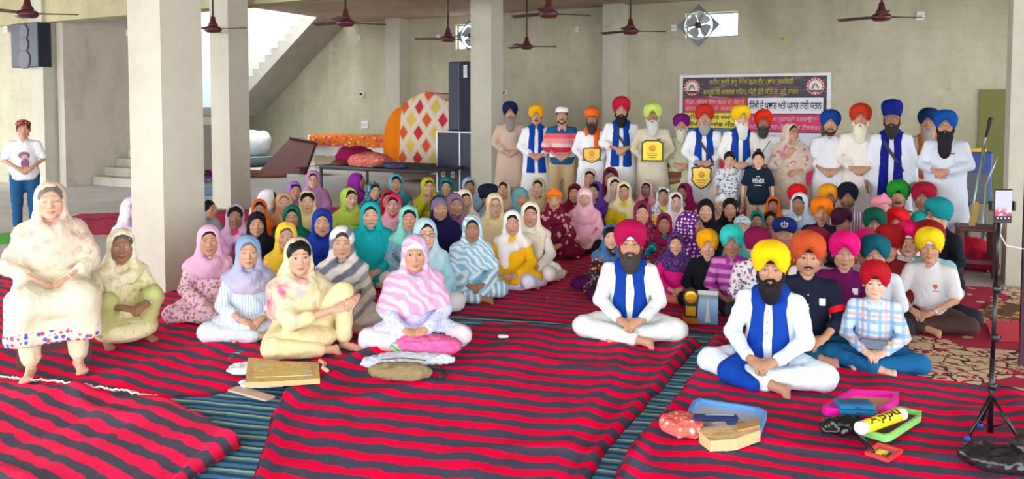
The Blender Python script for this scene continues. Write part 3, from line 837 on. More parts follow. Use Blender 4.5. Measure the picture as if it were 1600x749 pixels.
# public-address speakers, stacked
def flight_case(name, label, pxl, pxr, pyt, pyb, n, z0, depth, parts):
    u0, zt = at_n(pxl, pyt, n); u1, zb = at_n(pxr, pyb, n)
    o = hall_thing(name, label, 'speaker', (u0 + u1) / 2, n, z0, 0, 'stacked speaker cabinets'); w = u1 - u0; h = zt - z0
    mb = MB(); mb.box((0, depth / 2, h / 2), (w, depth, h), bev=.02); mb.build('cabinet', plain((26, 32, 62), .45), o)
    parts(o, w, h, depth); return o
sN = 13.35
def p_low(o, w, h, d):
    for x in (-w / 2, w / 2, -.02):
        mb = MB(); mb.box((x, -.004, h / 2), (.035, .02, h), bev=.004); mb.build('edge_trim', M_ALU, o)
    for z in (.015, h - .015):
        mb = MB(); mb.box((0, -.004, z), (w, .02, .03), bev=.004); mb.build('edge_trim', M_ALU, o)
    for x in (-w * .36, -w * .16):
        mb = MB(); mb.box((x, -.008, h * .30), (.10, .03, .13), bev=.006); hnd = mb.build('latch', plain((176, 160, 120), .4, .5), o)
        mb = MB(); mb.box((x, -.026, h * .30), (.05, .02, .05), bev=.004); mb.build('catch', plain((120, 110, 90), .4, .6), hnd)
def p_up(o, w, h, d):
    mb = MB(); mb.box((-w * .18, -.01, h / 2), (.03, .03, h), bev=.004); mb.build('edge_trim', plain((70, 76, 96), .4), o)
    mb = MB(); mb.box((.0, -.012, h * .86), (.09, .01, .26)); mb.build('label_plate', plain((206, 212, 220), .4), o)
    mb = MB(); mb.box((w * .16, -.005, h / 2), (w * .58, .02, h * .96)); mb.build('grille', plain((22, 26, 50), .7, 0, .4), o)
zlow = at_n(700, 205, sN)[1]; uL = at_n(683, 250, sN)[0]
flight_case('speaker_cabinet', 'lower dark blue speaker case with silver edges by the central column', 683, 758, 205, 300, sN, 0.0, .7, p_low)
flight_case('speaker_cabinet', 'upper dark blue speaker standing on the silver-edged case', 700, 756, 97, 205, sN + .05, zlow + .005, .55, p_up)
# brown board, white bundle, maroon curtain
pb = to_un(at_z(455, 276, 0))
ub_a, zb_a = at_n(420, 225, 15.6); ub_b, _ = at_n(482, 225, 15.6)
o = hall_thing('leaning_mat', 'brown padded mat leaning beside the low cabinet', 'mat', (ub_a + ub_b) / 2 + .35, 15.2); w_ = (ub_b - ub_a) * .72
mb = MB(); v = [(-w_ / 2 - .3, -.25, .0), (w_ / 2 + .15, -.1, .0), (w_ / 2, .5, .80), (-w_ / 2 + .15, .5, .92)]
mb.raw(v + [(a, b_ + .1, c + .0) for a, b_, c in v], [(0, 1, 2, 3), (7, 6, 5, 4), (0, 4, 5, 1), (1, 5, 6, 2), (2, 6, 7, 3), (3, 7, 4, 0)]); mb.build('mat_panel', plain((110, 62, 56), .7, 0, .3), o)
mb = MB(); mb.tube([(-w_ / 2 + .15, .48, .92), (w_ / 2, .48, .81)], .03, 8); mb.build('rolled_edge', plain((100, 56, 50), .7), o, True)
mb = MB(); mb.box((w_ / 2 + .35, .1, .22), (.9, .5, .02), roty(-.12)); mb.build('flap', plain((104, 58, 52), .7), o)
uw, _ = at_n(405, 240, 17.2)
bundle('covered_bundle', 'big bundle covered in a white sheet under the stair', (uw - .05, 16.9, .2), (1.35, .9, .88), cloth((236, 238, 240)), 21, 'bundle', flat=.92)
o = hall_thing('storage_bin', 'grey-green flat tub under the white covered bundle', 'tub', uw + .1, 16.6); mb = MB(); mb.lathe([(.75, 0), (.95, .25), (.97, .28), (.9, .28)], 24); mb.build('tub_body', plain((120, 140, 140), .6), o, True)
bundle('carpet_roll', 'crumpled rust-brown carpet on the floor before the leaning mat', (ub_a + .4, 14.3, .004), (3.0, .8, .16), cloth((140, 84, 70)), 22, 'carpet')
um_, zm_ = at_n(322, 180, 13.2)
mbp = []
o = hall_thing('hanging_cloth', 'maroon cloth hanging under the stair landing between the columns', 'curtain', um_, 13.1)
nu, nz = 40, 12; P = np.array([[(x, .06 * math.sin(x * 16) + .03 * math.sin(x * 29), .25 + (zm_ - .18 + .22 * (x + .8) / 1.6 - .25) * j / (nz - 1)) for j in range(nz)] for x in np.linspace(-.8, .9, nu)])
mb = MB(); mb.grid(P); mb.grid(P[:, ::-1] + np.array([0, .01, 0])); mb.build('cloth_sheet', cloth((120, 8, 60)), o, True)
bundle('cloth_heap', 'small heap of blue and maroon cloth below the hanging maroon cloth', (um_ + .1, 12.7, .0), (1.2, .5, .32), cloth((100, 30, 70), 'tiedye', (40, 110, 180), (200, 190, 190)), 24, 'cloth')
# wall loudspeaker at far left
uA_, zA_ = at_n(16, 38, 9.9); uB_, zB_ = at_n(60, 104, 9.9)
o = hall_thing('wall_speaker', 'black three-cone loudspeaker fixed high on the wall at far left', 'speaker', (uA_ + uB_) / 2, 10.2, zB_); w_, h_ = uB_ - uA_, zA_ - zB_
mb = MB(); mb.box((0, -.15, h_ / 2), (w_, .3, h_), bev=.015); mb.build('cabinet', plain((20, 24, 50), .5), o)
mb = MB(); mb.box((0, .02, h_ / 2), (.08, .1, .3)); mb.build('bracket', M_BLACK, o)
for k, (zz, rr) in enumerate(((.18, .145), (.52, .115), (.80, .115))):
    mb = MB(); mb.lathe([(rr * w_ * 1.45, 0), (rr * w_ * 1.45, .015), (rr * w_ * 1.25, .018), (rr * w_ * .5, .004), (.02, .014)], 22, c=(.0, -.30, h_ * zz), R=rotx(math.pi / 2)); mb.build('cone', plain((96, 92, 100), .6), o, True)
switch_box(11, 46, .12, .14, 'small white box beside the wall loudspeaker at far left', n=10.2)

# ------------------------------------------------------------------ banner
bN_ = NB - .02
TLu, TLz = at_n(1062, 117, bN_); TRu, TRz = at_n(1299, 114, bN_); bz0 = at_n(1240, 292, bN_)[1]
BW, BT = TRu - TLu, (TLz + TRz) / 2; BH = BT - bz0
bn = hall_thing('banner', 'printed black, red, white and yellow banner on the back wall', 'banner', (TLu + TRu) / 2, bN_, bz0)
def bpanel(name, x0, x1, y0, y1, mat, off, parent=None):
    mb = MB(); mb.box(((x0 + x1) / 2 * BW - BW / 2, -off, (1 - (y0 + y1) / 2) * BH), ((x1 - x0) * BW, .004, (y1 - y0) * BH), bev=.0); return mb.build(name, mat, parent or bn)
def dark_print():
    m, t, b = new_mat('banner_print'); v = obj_vec(t); b.inputs['Roughness'].default_value = .4
    n = t.noise(t.mapping(v, rot=(0, .7, 0), scale=(.6, 1, 4)), 2.4, 4.0, .7, 1.0)
    col = t.mix(t.ramp(n, .52, .78), lin((44, 24, 48)), lin((190, 150, 150))); t.link(col, b.inputs['Base Color']); return m
bpanel('sheet', 0, 1, 0, 1, plain((236, 236, 240), .4), .002)
sh_ = bpanel('print_ground', .025, .975, .025, .99, dark_print(), .006)
def lettering(text, x0, x1, y0, y1, col, off, name='lettering', parent=None, to=None, bold=.012):
    cu = bpy.data.curves.new(name, 'FONT'); cu.body = text; cu.align_x = 'LEFT'; cu.bevel_depth = max(bold, .004) * 1.3; cu.bevel_resolution = 0; cu.resolution_u = 2
    tmp = bpy.data.objects.new('tmp', cu); COL.objects.link(tmp); dg = bpy.context.evaluated_depsgraph_get(); dg.update()
    me = bpy.data.meshes.new_from_object(tmp.evaluated_get(dg)); bpy.data.objects.remove(tmp); bpy.data.curves.remove(cu)
    n = len(me.vertices); co = np.zeros(n * 3); me.vertices.foreach_get('co', co); co = co.reshape(-1, 3)
    if n == 0: return None
    a, b_ = co[:, 0].min(), co[:, 0].max(); c, d = co[:, 1].min(), co[:, 1].max()
    fx = (co[:, 0] - a) / (b_ - a); fy = (co[:, 1] - c) / (d - c)
    if to is None:
        V = np.stack([(x0 + (x1 - x0) * fx) * BW - BW / 2, np.full(n, -off), (1 - (y1 + (y0 - y1) * fy)) * BH], 1)
    else: V = to(fx, fy)
    me.vertices.foreach_set('co', np.asarray(V, np.float32).ravel()); me.materials.clear(); me.materials.append(col if not isinstance(col, tuple) else plain(col, .5)); me.update()
    me.name = name; o = bpy.data.objects.new(name, me); COL.objects.link(o); o.parent = parent or bn; return o
YEL = (250, 226, 20)
lettering('ਸ਼ਹੀਦ ਭਾਈ ਤਾਰੂ ਿਸੰਘ ਗੁਰਮਿਤ ਪ੍ਚਾਰ ਸੁਸਾਇਟੀ', .21, .77, .035, .108, YEL, .012)
lettering('ਦਸਤੂਰ-ਇ-ਦਸਤਾਰ ਲਿਹਰ, ਪੱਟੀ ਵੱਲੋਂ ਕੀਤੇ ਜਾ ਰਹੇ ਕਾਰਜ', .17, .80, .125, .20, YEL, .012)
for nm, x0, x1, y0, y1, c in (('red_panel', .035, .465, .215, .345, (226, 24, 50)), ('white_panel', .475, .955, .215, .355, (236, 238, 246)), ('yellow_panel', .035, .465, .352, .490, (240, 222, 30)), ('magenta_panel', .475, .945, .365, .515, (226, 14, 96)), ('blue_panel', .035, .465, .50, .66, (30, 130, 190)), ('white_panel', .475, .945, .525, .72, (226, 232, 244)), ('red_panel', .035, .465, .67, .97, (226, 24, 60)), ('magenta_panel', .475, .945, .735, .97, (226, 40, 110))):
    bpanel(nm, x0, x1, y0, y1, plain(c, .4), .010, None)
lettering('ਿਪੰਡਾਂ, ਸ਼ਿਹਰਾਂ ਿਵੱਚ ਸੰਗਤ ਦੀ ਮੰਗ ਤੇ', .05, .45, .228, .28, (244, 236, 236), .016)
lettering('ਦਸਤਾਰ ਮੁਕਾਬਲੇ ਕਰਵਾਉਣਾ', .045, .44, .285, .338, (244, 236, 236), .016)
lettering('ਿਸੱਖੀ ਦੇ ਪ੍ਚਾਰ ਅਤੇ ਪ੍ਸਾਰ ਲਈ ਯਤਨ', .485, .945, .238, .335, (20, 26, 90), .016)
lettering('ਨਿਸ਼ਆਂ ਮੁਕਤ ਸਮਾਜ', .05, .40, .362, .418, (30, 40, 90), .016)
lettering('ਿਸੱਖੀ ਦੀ ਸਾਂਭ ਸੰਭਾਲ', .05, .44, .428, .482, (30, 40, 90), .016)
lettering('ਸਮੇਂ ਧਾਰਿਮਕ ਮੁਕਾਬਲੇ ਕਰਵਾਉਣਾ', .505, .92, .378, .434, (248, 240, 244), .016)
lettering('ਅਤੇ ਸੈਮੀਨਾਰਾਂ-ਕੈਂਪ ਯੁਵਕ ਲੈਕਚਰ।', .49, .935, .448, .505, (248, 240, 244), .016)
for cx in (.09, .905):
    def ring(r0, r1, off, c, nm):
        mb = MB(); mb.lathe([(r1, 0), (r1, .004), (r0, .004), (r0, 0)] if r0 else [(r1, 0), (r1, .004)], 30, c=(cx * BW - BW / 2, -off, (1 - .118) * BH), R=rotx(math.pi / 2)); return mb.build(nm, plain(c, .4), bn)
    R0 = .058 * BW
    ring(0, R0, .008, (206, 24, 40), 'emblem_disc'); ring(0, R0 * .70, .013, (240, 236, 230), 'emblem_centre')
    mb = MB(); mb.box((cx * BW - BW / 2, -.019, (1 - .158) * BH), (R0 * 1.5, .003, R0 * .22)); mb.build('emblem_scroll', plain((40, 40, 70), .4), bn)
    mb = MB(); q = np.array([cx * BW - BW / 2, -.019, (1 - .118) * BH])
    mb.tube([q + np.array([-.35, 0, -.3]) * R0, q + np.array([-.1, 0, .25]) * R0, q + np.array([.1, 0, .3]) * R0], .10 * R0, 6); mb.tube([q + np.array([.05, 0, .3]) * R0, q + np.array([.35, 0, -.25]) * R0], .08 * R0, 6); mb.build('emblem_figure', plain((150, 110, 90), .5), bn)
    for k in range(16):
        a = 2 * math.pi * k / 16
        mb = MB(); mb.box(q + np.array([math.sin(a), .0, math.cos(a)]) * R0 * .85, (R0 * .16, .003, R0 * .16), roty(a)); mb.build('emblem_letter', plain((240, 226, 226), .5), bn)
# green painted panel and stage gear on the right
ug0, zg0 = at_n(1535, 140, NB - .04); ug1, _ = at_n(1567, 140, NB - .04)
o = hall_thing('wall_board', 'olive green board standing against the wall behind the right column', 'board', (ug0 + ug1) / 2 + .2, NB - .04); mb = MB(); mb.box((0, 0, zg0 / 2), (ug1 - ug0 + .5, .03, zg0)); mb.build('board_panel', plain((122, 122, 66), .8), o)
# amplifier speaker, microphone stands, stool
p = at_y(1512, 300, 9.6)
o = thing('stage_speaker', 'blue stage amplifier with mesh grille behind the last standing man', 'speaker', (p[0], p[1], 0), -.3); zt_ = at_y(1512, 236, 9.6)[2]
mb = MB(); mb.box((0, 0, zt_ - .32), (.44, .36, .64), bev=.02); mb.build('cabinet', plain((30, 70, 150), .5), o)
mb = MB(); mb.box((0, -.185, zt_ - .44), (.38, .02, .38), bev=.005); mb.build('grille', plain((90, 92, 104), .5, .4, .5), o)
mb = MB(); mb.box((0, -.16, zt_ + .02), (.3, .05, .05), bev=.01); mb.build('handle', plain((230, 180, 40), .5), o)
mb = MB(); mb.tube([(0, 0, .04), (0, 0, zt_ - .62)], .03, 10); mb.build('pole', plain((60, 70, 76), .4), o, True)
for k in range(3):
    a = k * 2.1 + .4; mb = MB(); mb.tube([(0, 0, .45), (.4 * math.cos(a), .4 * math.sin(a), .02)], .014, 8); mb.build('leg', plain((60, 70, 76), .4), o, True)
def mic_stand(label, base_px, base_Y, pts, mic, cabc=(20, 140, 100)):
    c = at_y(base_px[0], base_px[1], base_Y); o = thing('microphone_stand', label, 'mic stand', (c[0], c[1], 0), 0, 'microphone stands'); c = np.array([c[0], c[1], 0])
    Q = [at_y(x, y, base_Y) - c for x, y in pts]; Q[0][2] = .03
    mb = MB(); mb.tube(Q[:2], .011, 8); mb.build('pole', M_ALU, o, True)
    if len(Q) > 2: mb = MB(); mb.tube(Q[1:], .010, 8); mb.build('boom', M_ALU, o, True)
    for k in range(3):
        a = k * 2.09 + .3; mb = MB(); mb.tube([Q[0] + np.array([0, 0, .12]), Q[0] + np.array([.28 * math.cos(a), .28 * math.sin(a), -.02])], .009, 6); mb.build('leg', M_ALU, o, True)
    if mic:
        e = Q[-1]; d = Q[-1] - Q[-2]; d /= np.linalg.norm(d)
        mb = MB(); mb.tube([e - d * .02, e + d * .13, e + d * .15, e + d * .20, e + d * .215], [.012, .019, .026, .027, .014], 12); mb.build('microphone', plain((40, 38, 44), .5), o, True)
    mb = MB(); mb.tube([q + np.array([.014, -.01, 0]) + np.array([.012 * math.sin(i * 2.0), 0, 0]) for i, q in enumerate([Q[0] + (Q[1] - Q[0]) * t_ for t_ in np.linspace(0, 1, 9)])], .006, 6); mb.build('cable', plain(cabc, .5), o, True)
    return o
mic_stand('microphone stand with green cable leaning right of the last standing man', (1508, 330), 8.9, [(1506, 430), (1537, 226), (1541, 212)], True)
mic_stand('thin microphone stand by the right column with green lead', (1540, 330), 8.4, [(1530, 420), (1541, 290), (1558, 245)], False)
p = at_z(1532, 432, 0)
o = thing('stool', 'brown wooden stool between the microphone stands and right column', 'stool', (p[0], p[1] + .1, 0), -.4)
mb = MB(); mb.box((0, 0, .50), (.36, .36, .04), bev=.008); mb.build('seat', M_WOOD, o)
for sx in (-1, 1):
    for sy in (-1, 1): mb = MB(); mb.box((sx * .15, sy * .15, .24), (.045, .045, .48)); mb.build('leg', M_WOOD, o)
for sy in (-1, 1): mb = MB(); mb.box((0, sy * .15, .16), (.3, .03, .04)); mb.build('stretcher', M_WOOD, o)
mb = MB(); mb.prism([(-.03, 0), (.03, 0), (.03, .2), (.015, .26), (-.015, .26), (-.03, .2)], -.01, .01, to=lambda a, b_, c: (a, c, b_)); q = mb.build('wooden_block', plain((196, 160, 70), .5)); q.location = (p[0] - .06, p[1] + .08, .522); q.rotation_euler = (.0, .18, -.3); tag(q, 'pointed yellow wooden block standing on the brown stool', 'block')
bundle('cloth_heap', 'red cloth heap on the floor left of the brown stool', tuple(to_un(at_z(1508, 418, 0))) + (.016,), (.6, .5, .42), cloth((206, 24, 54), 'tiedye', (120, 20, 70), (60, 40, 60)), 31, 'cloth')
# curtain at the right edge of the picture
p = at_z(1592, 590, 0)
o = thing('curtain', 'dark mauve curtain hanging at the right edge of the picture', 'curtain', (p[0], p[1], 0), 0)
nu, nz = 36, 14; P = np.array([[(x * (1 - .25 * math.exp(-((z - .9) / .5) ** 2)), .05 * math.sin(x * 30) * (1 - .3 * z / 4), z) for z in np.linspace(.06, 4.2, nz)] for x in np.linspace(-.02, .55, nu)])
mb = MB(); mb.grid(P); mb.grid(P[:, ::-1] + np.array([0, .008, 0])); mb.build('cloth_sheet', cloth((92, 58, 76)), o, True)
# ------------------------------------------------------------------ cloth folds
def ridge(n): return 1 - 2.2 * np.abs(n)
def fold_top(V, F, amp, seed, cz=.2):
    N = normals(V, F); f = .55 * ridge(vnoise(V * np.array([9, 9, 17]) + seed, seed)) + .45 * ridge(vnoise(V * np.array([17, 17, 8]) + 5 + seed, seed + 1)) + .3 * vnoise(V * 34, seed + 2)
    return V + N * (amp * f)[:, None]
def fold_scarf(V, F, amp, seed, neck, zn):
    N = normals(V, F); d = V - neck; az = np.arctan2(d[:, 0], -d[:, 1]); r = np.linalg.norm(d * np.array([1, 1, .9]), axis=1)
    up = np.stack([az * 4.2, d[:, 2] * 3.0 + seed, r * 0 + .5], 1); dn = np.stack([r * 26 + .6 * np.sin(az * 2 + seed), az * 1.4, r * 0 + seed * .37], 1)
    w = np.clip((V[:, 2] - zn) / .06 + .5, 0, 1)
    f = w * .55 * ridge(vnoise(up, seed)) + (1 - w) * ridge(vnoise(dn, seed + 1)) + .30 * vnoise(V * 30, seed + 2)
    return V + N * (amp * f)[:, None]
# ------------------------------------------------------------------ people: heads
M_SKIN, _t, _b = new_mat('skin')
_a = _t.add('ShaderNodeAttribute', attribute_name='Col'); _t.link(_a.outputs['Color'], _b.inputs['Base Color'])
_b.inputs['Roughness'].default_value = .48; _b.inputs['Specular IOR Level'].default_value = .35
bump(_t, _b, _t.noise(obj_vec(_t), 180.0, 2.0), .08, .003)

def sm(a, b, k):
    h = np.clip(.5 + .5 * (b - a) / k, 0, 1); return b + (a - b) * h - k * h * (1 - h)
def _seg(P, a, b, ra, rb):
    a = np.array(a); b = np.array(b); d = b - a
    t = np.clip(((P - a) @ d) / (d @ d), 0, 1)
    return np.linalg.norm(P - a - t[:, None] * d, axis=1) - (ra + (rb - ra) * t)
def _ell(P, c, r):
    q = (P - np.array(c)) / np.array(r); k0 = np.linalg.norm(q, axis=1); k1 = np.linalg.norm(q / np.array(r), axis=1) + 1e-9
    return k0 * (k0 - 1) / k1
def head_sdf(P, fem, young):
    jaw = 1.0 - .06 * fem - .05 * young
    Q = P.copy(); Q[:, 0] = np.abs(Q[:, 0])
    d = _ell(P, (0, .015, .032), (.077, .096, .086))
    d = sm(d, _ell(P, (0, -.028, -.030), (.062 * jaw, .066, .080)), .03)
    d = sm(d, _ell(P, (0, -.060, -.094), (.032 * jaw, .028, .022)), .025)
    d = sm(d, _ell(Q, (.050 * jaw, -.015, -.062), (.020, .034, .030)), .03)
    d = sm(d, _ell(Q, (.041, -.062, -.016), (.024, .024, .021)), .022)
    d = sm(d, _seg(Q, (.006, -.086, .030), (.040, -.076, .032), .0125 - .002 * fem, .012), .016)
    # eye hollows, then the lids
    e = _ell(Q, (.031, -.106, .010), (.0185, .018, .0125))
    d = -sm(-d, e, .010)
    d = sm(d, _ell(Q, (.031, -.0765, .0095), (.0155, .0145, .0105)), .004)
    d = sm(d, _seg(P, (0, -.088, .020), (0, -.1115, -.024), .0075, .0115), .010)
    d = sm(d, _ell(Q, (.0125, -.102, -.028), (.0095, .012, .0085)), .006)
    d = sm(d, _seg(Q, (0, -.0965, -.0555), (.019, -.0885, -.0605), .0062, .003), .006)
    d = sm(d, _seg(Q, (0, -.0955, -.0685), (.016, -.0885, -.0655), .0075, .004), .006)
    d = -sm(-d, _seg(Q, (0, -.108, -.0625), (.021, -.098, -.0625), .0045, .002), .003)
    return d
def _axis(front, nf, nb):
    """angles: dense over the face, sparse behind"""
    return np.concatenate([np.linspace(-front, front, nf), np.linspace(front, 2 * math.pi - front, nb + 2)[1:-1]])
_HC = {}
def head_mesh(fem, young, lod):
    key = (fem, young, lod)
    if key in _HC: return _HC[key]
    nf, nb, nz = {2: (45, 13, 60), 1: (31, 9, 40), 0: (27, 9, 34)}[lod]
    th = _axis(1.02, nf, nb)
    el = np.concatenate([np.linspace(-1.45, -.98, 5)[:-1], np.linspace(-.98, .66, nz - 11), np.linspace(.66, 1.45, 8)[1:]])
    T, E = np.meshgrid(th, el, indexing='ij')
    D = np.stack([np.sin(T) * np.cos(E), -np.cos(T) * np.cos(E), np.sin(E)], -1).reshape(-1, 3)
    r = np.full(len(D), .145)
    for _ in range(26):
        r = r - .75 * head_sdf(D * r[:, None], fem, young)
    V = D * r[:, None]
    a, b = len(th), len(el); i = np.arange(a * b).reshape(a, b); j = np.roll(i, -1, axis=0)
    q = np.stack([i[:, :-1], j[:, :-1], j[:, 1:], i[:, 1:]], -1).reshape(-1, 4)
    nb_ = len(V); V = np.concatenate([V, [[0, 0, V[:, 2].min() - .002], [0, .01, V[:, 2].max() + .001]]])
    t1 = np.stack([j[:, 0], i[:, 0], np.full(a, nb_)], -1); t2 = np.stack([i[:, -1], j[:, -1], np.full(a, nb_ + 1)], -1)
    tris = np.concatenate([t1, t2])
    # ears
    eV, eF = [], []
    for sx in (-1, 1):
        s = SD((-.02, -.03, -.045), (.02, .03, .045), .007 if lod else .010)
        s.ell((0, 0, .008), (.011, .021, .030), k=.004).ell((0, -.006, -.020), (.009, .012, .014), k=.008)
        s.ell((.012, -.004, .006), (.008, .011, .018), k=.004, cut=True)
        v, f = s.mesh(); v = v @ rotz(.35).T; v[:, 0] *= sx
        f = f[0] if sx > 0 else f[0][:, ::-1]
        eF.append(f + sum(len(x) for x in eV)); eV.append(v + np.array([sx * .078, .012, -.002]))
    eV = np.concatenate(eV); eF = np.concatenate(eF)
    q = np.concatenate([q, eF + len(V)]); V = np.concatenate([V, eV])
    _HC[key] = (V, q, tris); return _HC[key]
def face_colors(V, skin, P):
    """flesh, lips, brows, eyes, with mouth-line and nostril shade painted in"""
    x, y, z = np.abs(V[:, 0]), V[:, 1], V[:, 2]
    C = np.tile(np.array(skin), (len(V), 1)); fr = y < -.045
    def put(mask, col, w=1.0): 
        m = (mask * w)[:, None]; C[:] = C * (1 - m) + np.array(col) * m
    blush = np.exp(-((x - .040) ** 2 + (z + .022) ** 2) / .0005) * fr; put(blush, (skin[0] * 1.03, skin[1] * .86, skin[2] * .84), .55)
    put(np.exp(-((x / .016) ** 2 + ((z + .030) / .013) ** 2)) * (y < -.095), (skin[0] * 1.0, skin[1] * .90, skin[2] * .88), .5)
    lipw = .0235; ll = np.clip(1 - (x / lipw) ** 2, 0, 1)
    lip = fr & (x < lipw) & (z < -.0535 - .004 * (1 - ll)) & (z > -.0625 - .0125 * ll)
    lc = P.get('lip', (skin[0] * .82, skin[1] * .52, skin[2] * .50)); put(lip.astype(float), lc, .8)
    put((fr & (x < lipw) & (np.abs(z + .0627) < .0016)).astype(float), (skin[0] * .35, skin[1] * .2, skin[2] * .2), .7)  # shade between the lips, painted dark
    hc = P.get('browc', (.018, .013, .010)); dx = x - .031
    bz = .0335 + .004 * np.cos(dx * 60) - .10 * np.maximum(0, dx - .008)
    put((fr & (np.abs(dx) < .0205) & (np.abs(z - bz) < .0036)).astype(float), hc, P.get('broww', .75))
    # eyes
    if P.get('closed'):
        ez = .006 + 12 * dx ** 2; put((fr & (np.abs(dx) < .0155) & (np.abs(z - ez) < .0022)).astype(float), (.03, .02, .018), .85)
    else:
        h = .0064 * np.clip(1 - (dx / .0155) ** 2, 0, 1)
        eye = fr & (np.abs(dx) < .0155) & (z > .0095 - h * .85) & (z < .0095 + h)
        put(eye.astype(float), (.56, .53, .50))
        g = P.get('gaze', 0.0); sx = V[:, 0] - np.sign(V[:, 0]) * .031 - g
        iris = eye & (sx ** 2 + (z - .0102) ** 2 < .0062 ** 2); put(iris.astype(float), (.018, .011, .008))
        lid = fr & (np.abs(dx) < .0175) & (np.abs(z - (.0095 + h + .0012)) < .0022); put(lid.astype(float), (.02, .014, .012), .8)
        low = fr & (np.abs(dx) < .015) & (np.abs(z - (.0095 - h * .85 - .001)) < .0014); put(low.astype(float), (.05, .03, .025), .45)
    nos = (np.abs(x - .0085) < .0042) & (z < -.0335) & (z > -.0385) & (y < -.09); put(nos.astype(float), (.03, .015, .012), .6)  # nostril shade painted on, no real hollow
    if P.get('stubble'): put((((z < -.045) & (y < .02) & (x > .0)) & ~lip).astype(float), (.05, .04, .035), P['stubble'])
    if P.get('bindi'): put((fr & (x ** 2 + (z - .045) ** 2 < .0045 ** 2)).astype(float), (.25, .01, .01))
    return np.concatenate([np.clip(C, 0, 1), np.ones((len(C), 1))], 1)

# ------------------------------------------------------------------ hands and feet
_HD = {}
def hand_mesh(curl, lod):
    key = (curl, lod)
    if key in _HD: return _HD[key]
    h = {2: .0052, 1: .0088, 0: .0095}[lod]
    s = SD((-.075, -.20, -.09), (.085, .04, .04), h); kk = .004
    s.cap((0, .03, 0), (0, -.02, 0), .024, .027, k=.01)
    s.ell((0, -.052, 0), (.040, .052, .0165), k=.015)
    L = (.068, .078, .074, .058); X = (.030, .010, -.011, -.031)
    for i in range(4):
        p = np.array([X[i], -.088 + abs(X[i]) * .15, 0.0]); a = 0.0; r = (.0098, .0102, .0098, .0086)[i]
        pts = [p]; sp = X[i] * 1.3
        for j, fr in enumerate((.44, .31, .25)):
            a += curl * (.55, .75, .5)[j]
            p = p + L[i] * fr * np.array([sp, -math.cos(a), -math.sin(a)]); pts.append(p)
        s.chain(pts, [r, r * .98, r * .9, r * .8], k=kk)
    s.chain([(.026, -.022, -.006), (.050, -.055, -.014), (.058, -.085, -.018), (.052, -.112, -.022)], [.016, .0135, .0115, .009], k=.007)
    _HD[key] = s.mesh(); return _HD[key]
def hand_at(wrist, fwd, up, left, curl, lod, scale=1.0):
    V, F = hand_mesh(curl, lod); V = V.copy() * scale; f = F[0]
    if not left: V[:, 0] *= -1; f = f[:, ::-1]
    # thumb side: for the left hand (+x of the person) palm down, thumb points inward (-x)
    V[:, 0] *= -1; f = f[:, ::-1]
    y = -np.array(fwd, float); y /= np.linalg.norm(y); z = np.array(up, float); z -= y * (z @ y); z /= np.linalg.norm(z); x = np.cross(y, z)
    R = np.stack([x, y, z], 1)
    return V @ R.T + np.array(wrist), f
def foot_sd(s, heel, toe, up, k=.012, sc=1.0):
    heel = np.array(heel, float); toe = np.array(toe, float); d = toe - heel; L = np.linalg.norm(d); d /= L
    up = np.array(up, float); up -= d * (up @ d); up /= np.linalg.norm(up); sd = np.cross(d, up)
    s.cap(heel, heel + d * L * .45, .030 * sc, .030 * sc, k=k)
    s.cap(heel + d * L * .45, heel + d * L * .74, .030 * sc, .026 * sc, k=k)
    s.cap(heel + d * L * .74 - sd * .022, heel + d * L * .74 + sd * .022, .019 * sc, k=k)
    for i in range(5):
        q = heel + d * L * (.80 - .035 * abs(i - .8)) + sd * (.034 - .0165 * i)
        s.cap(q, q + d * L * (.17 - .022 * i), (.0125 if i == 0 else .0095) * sc, k=.003)

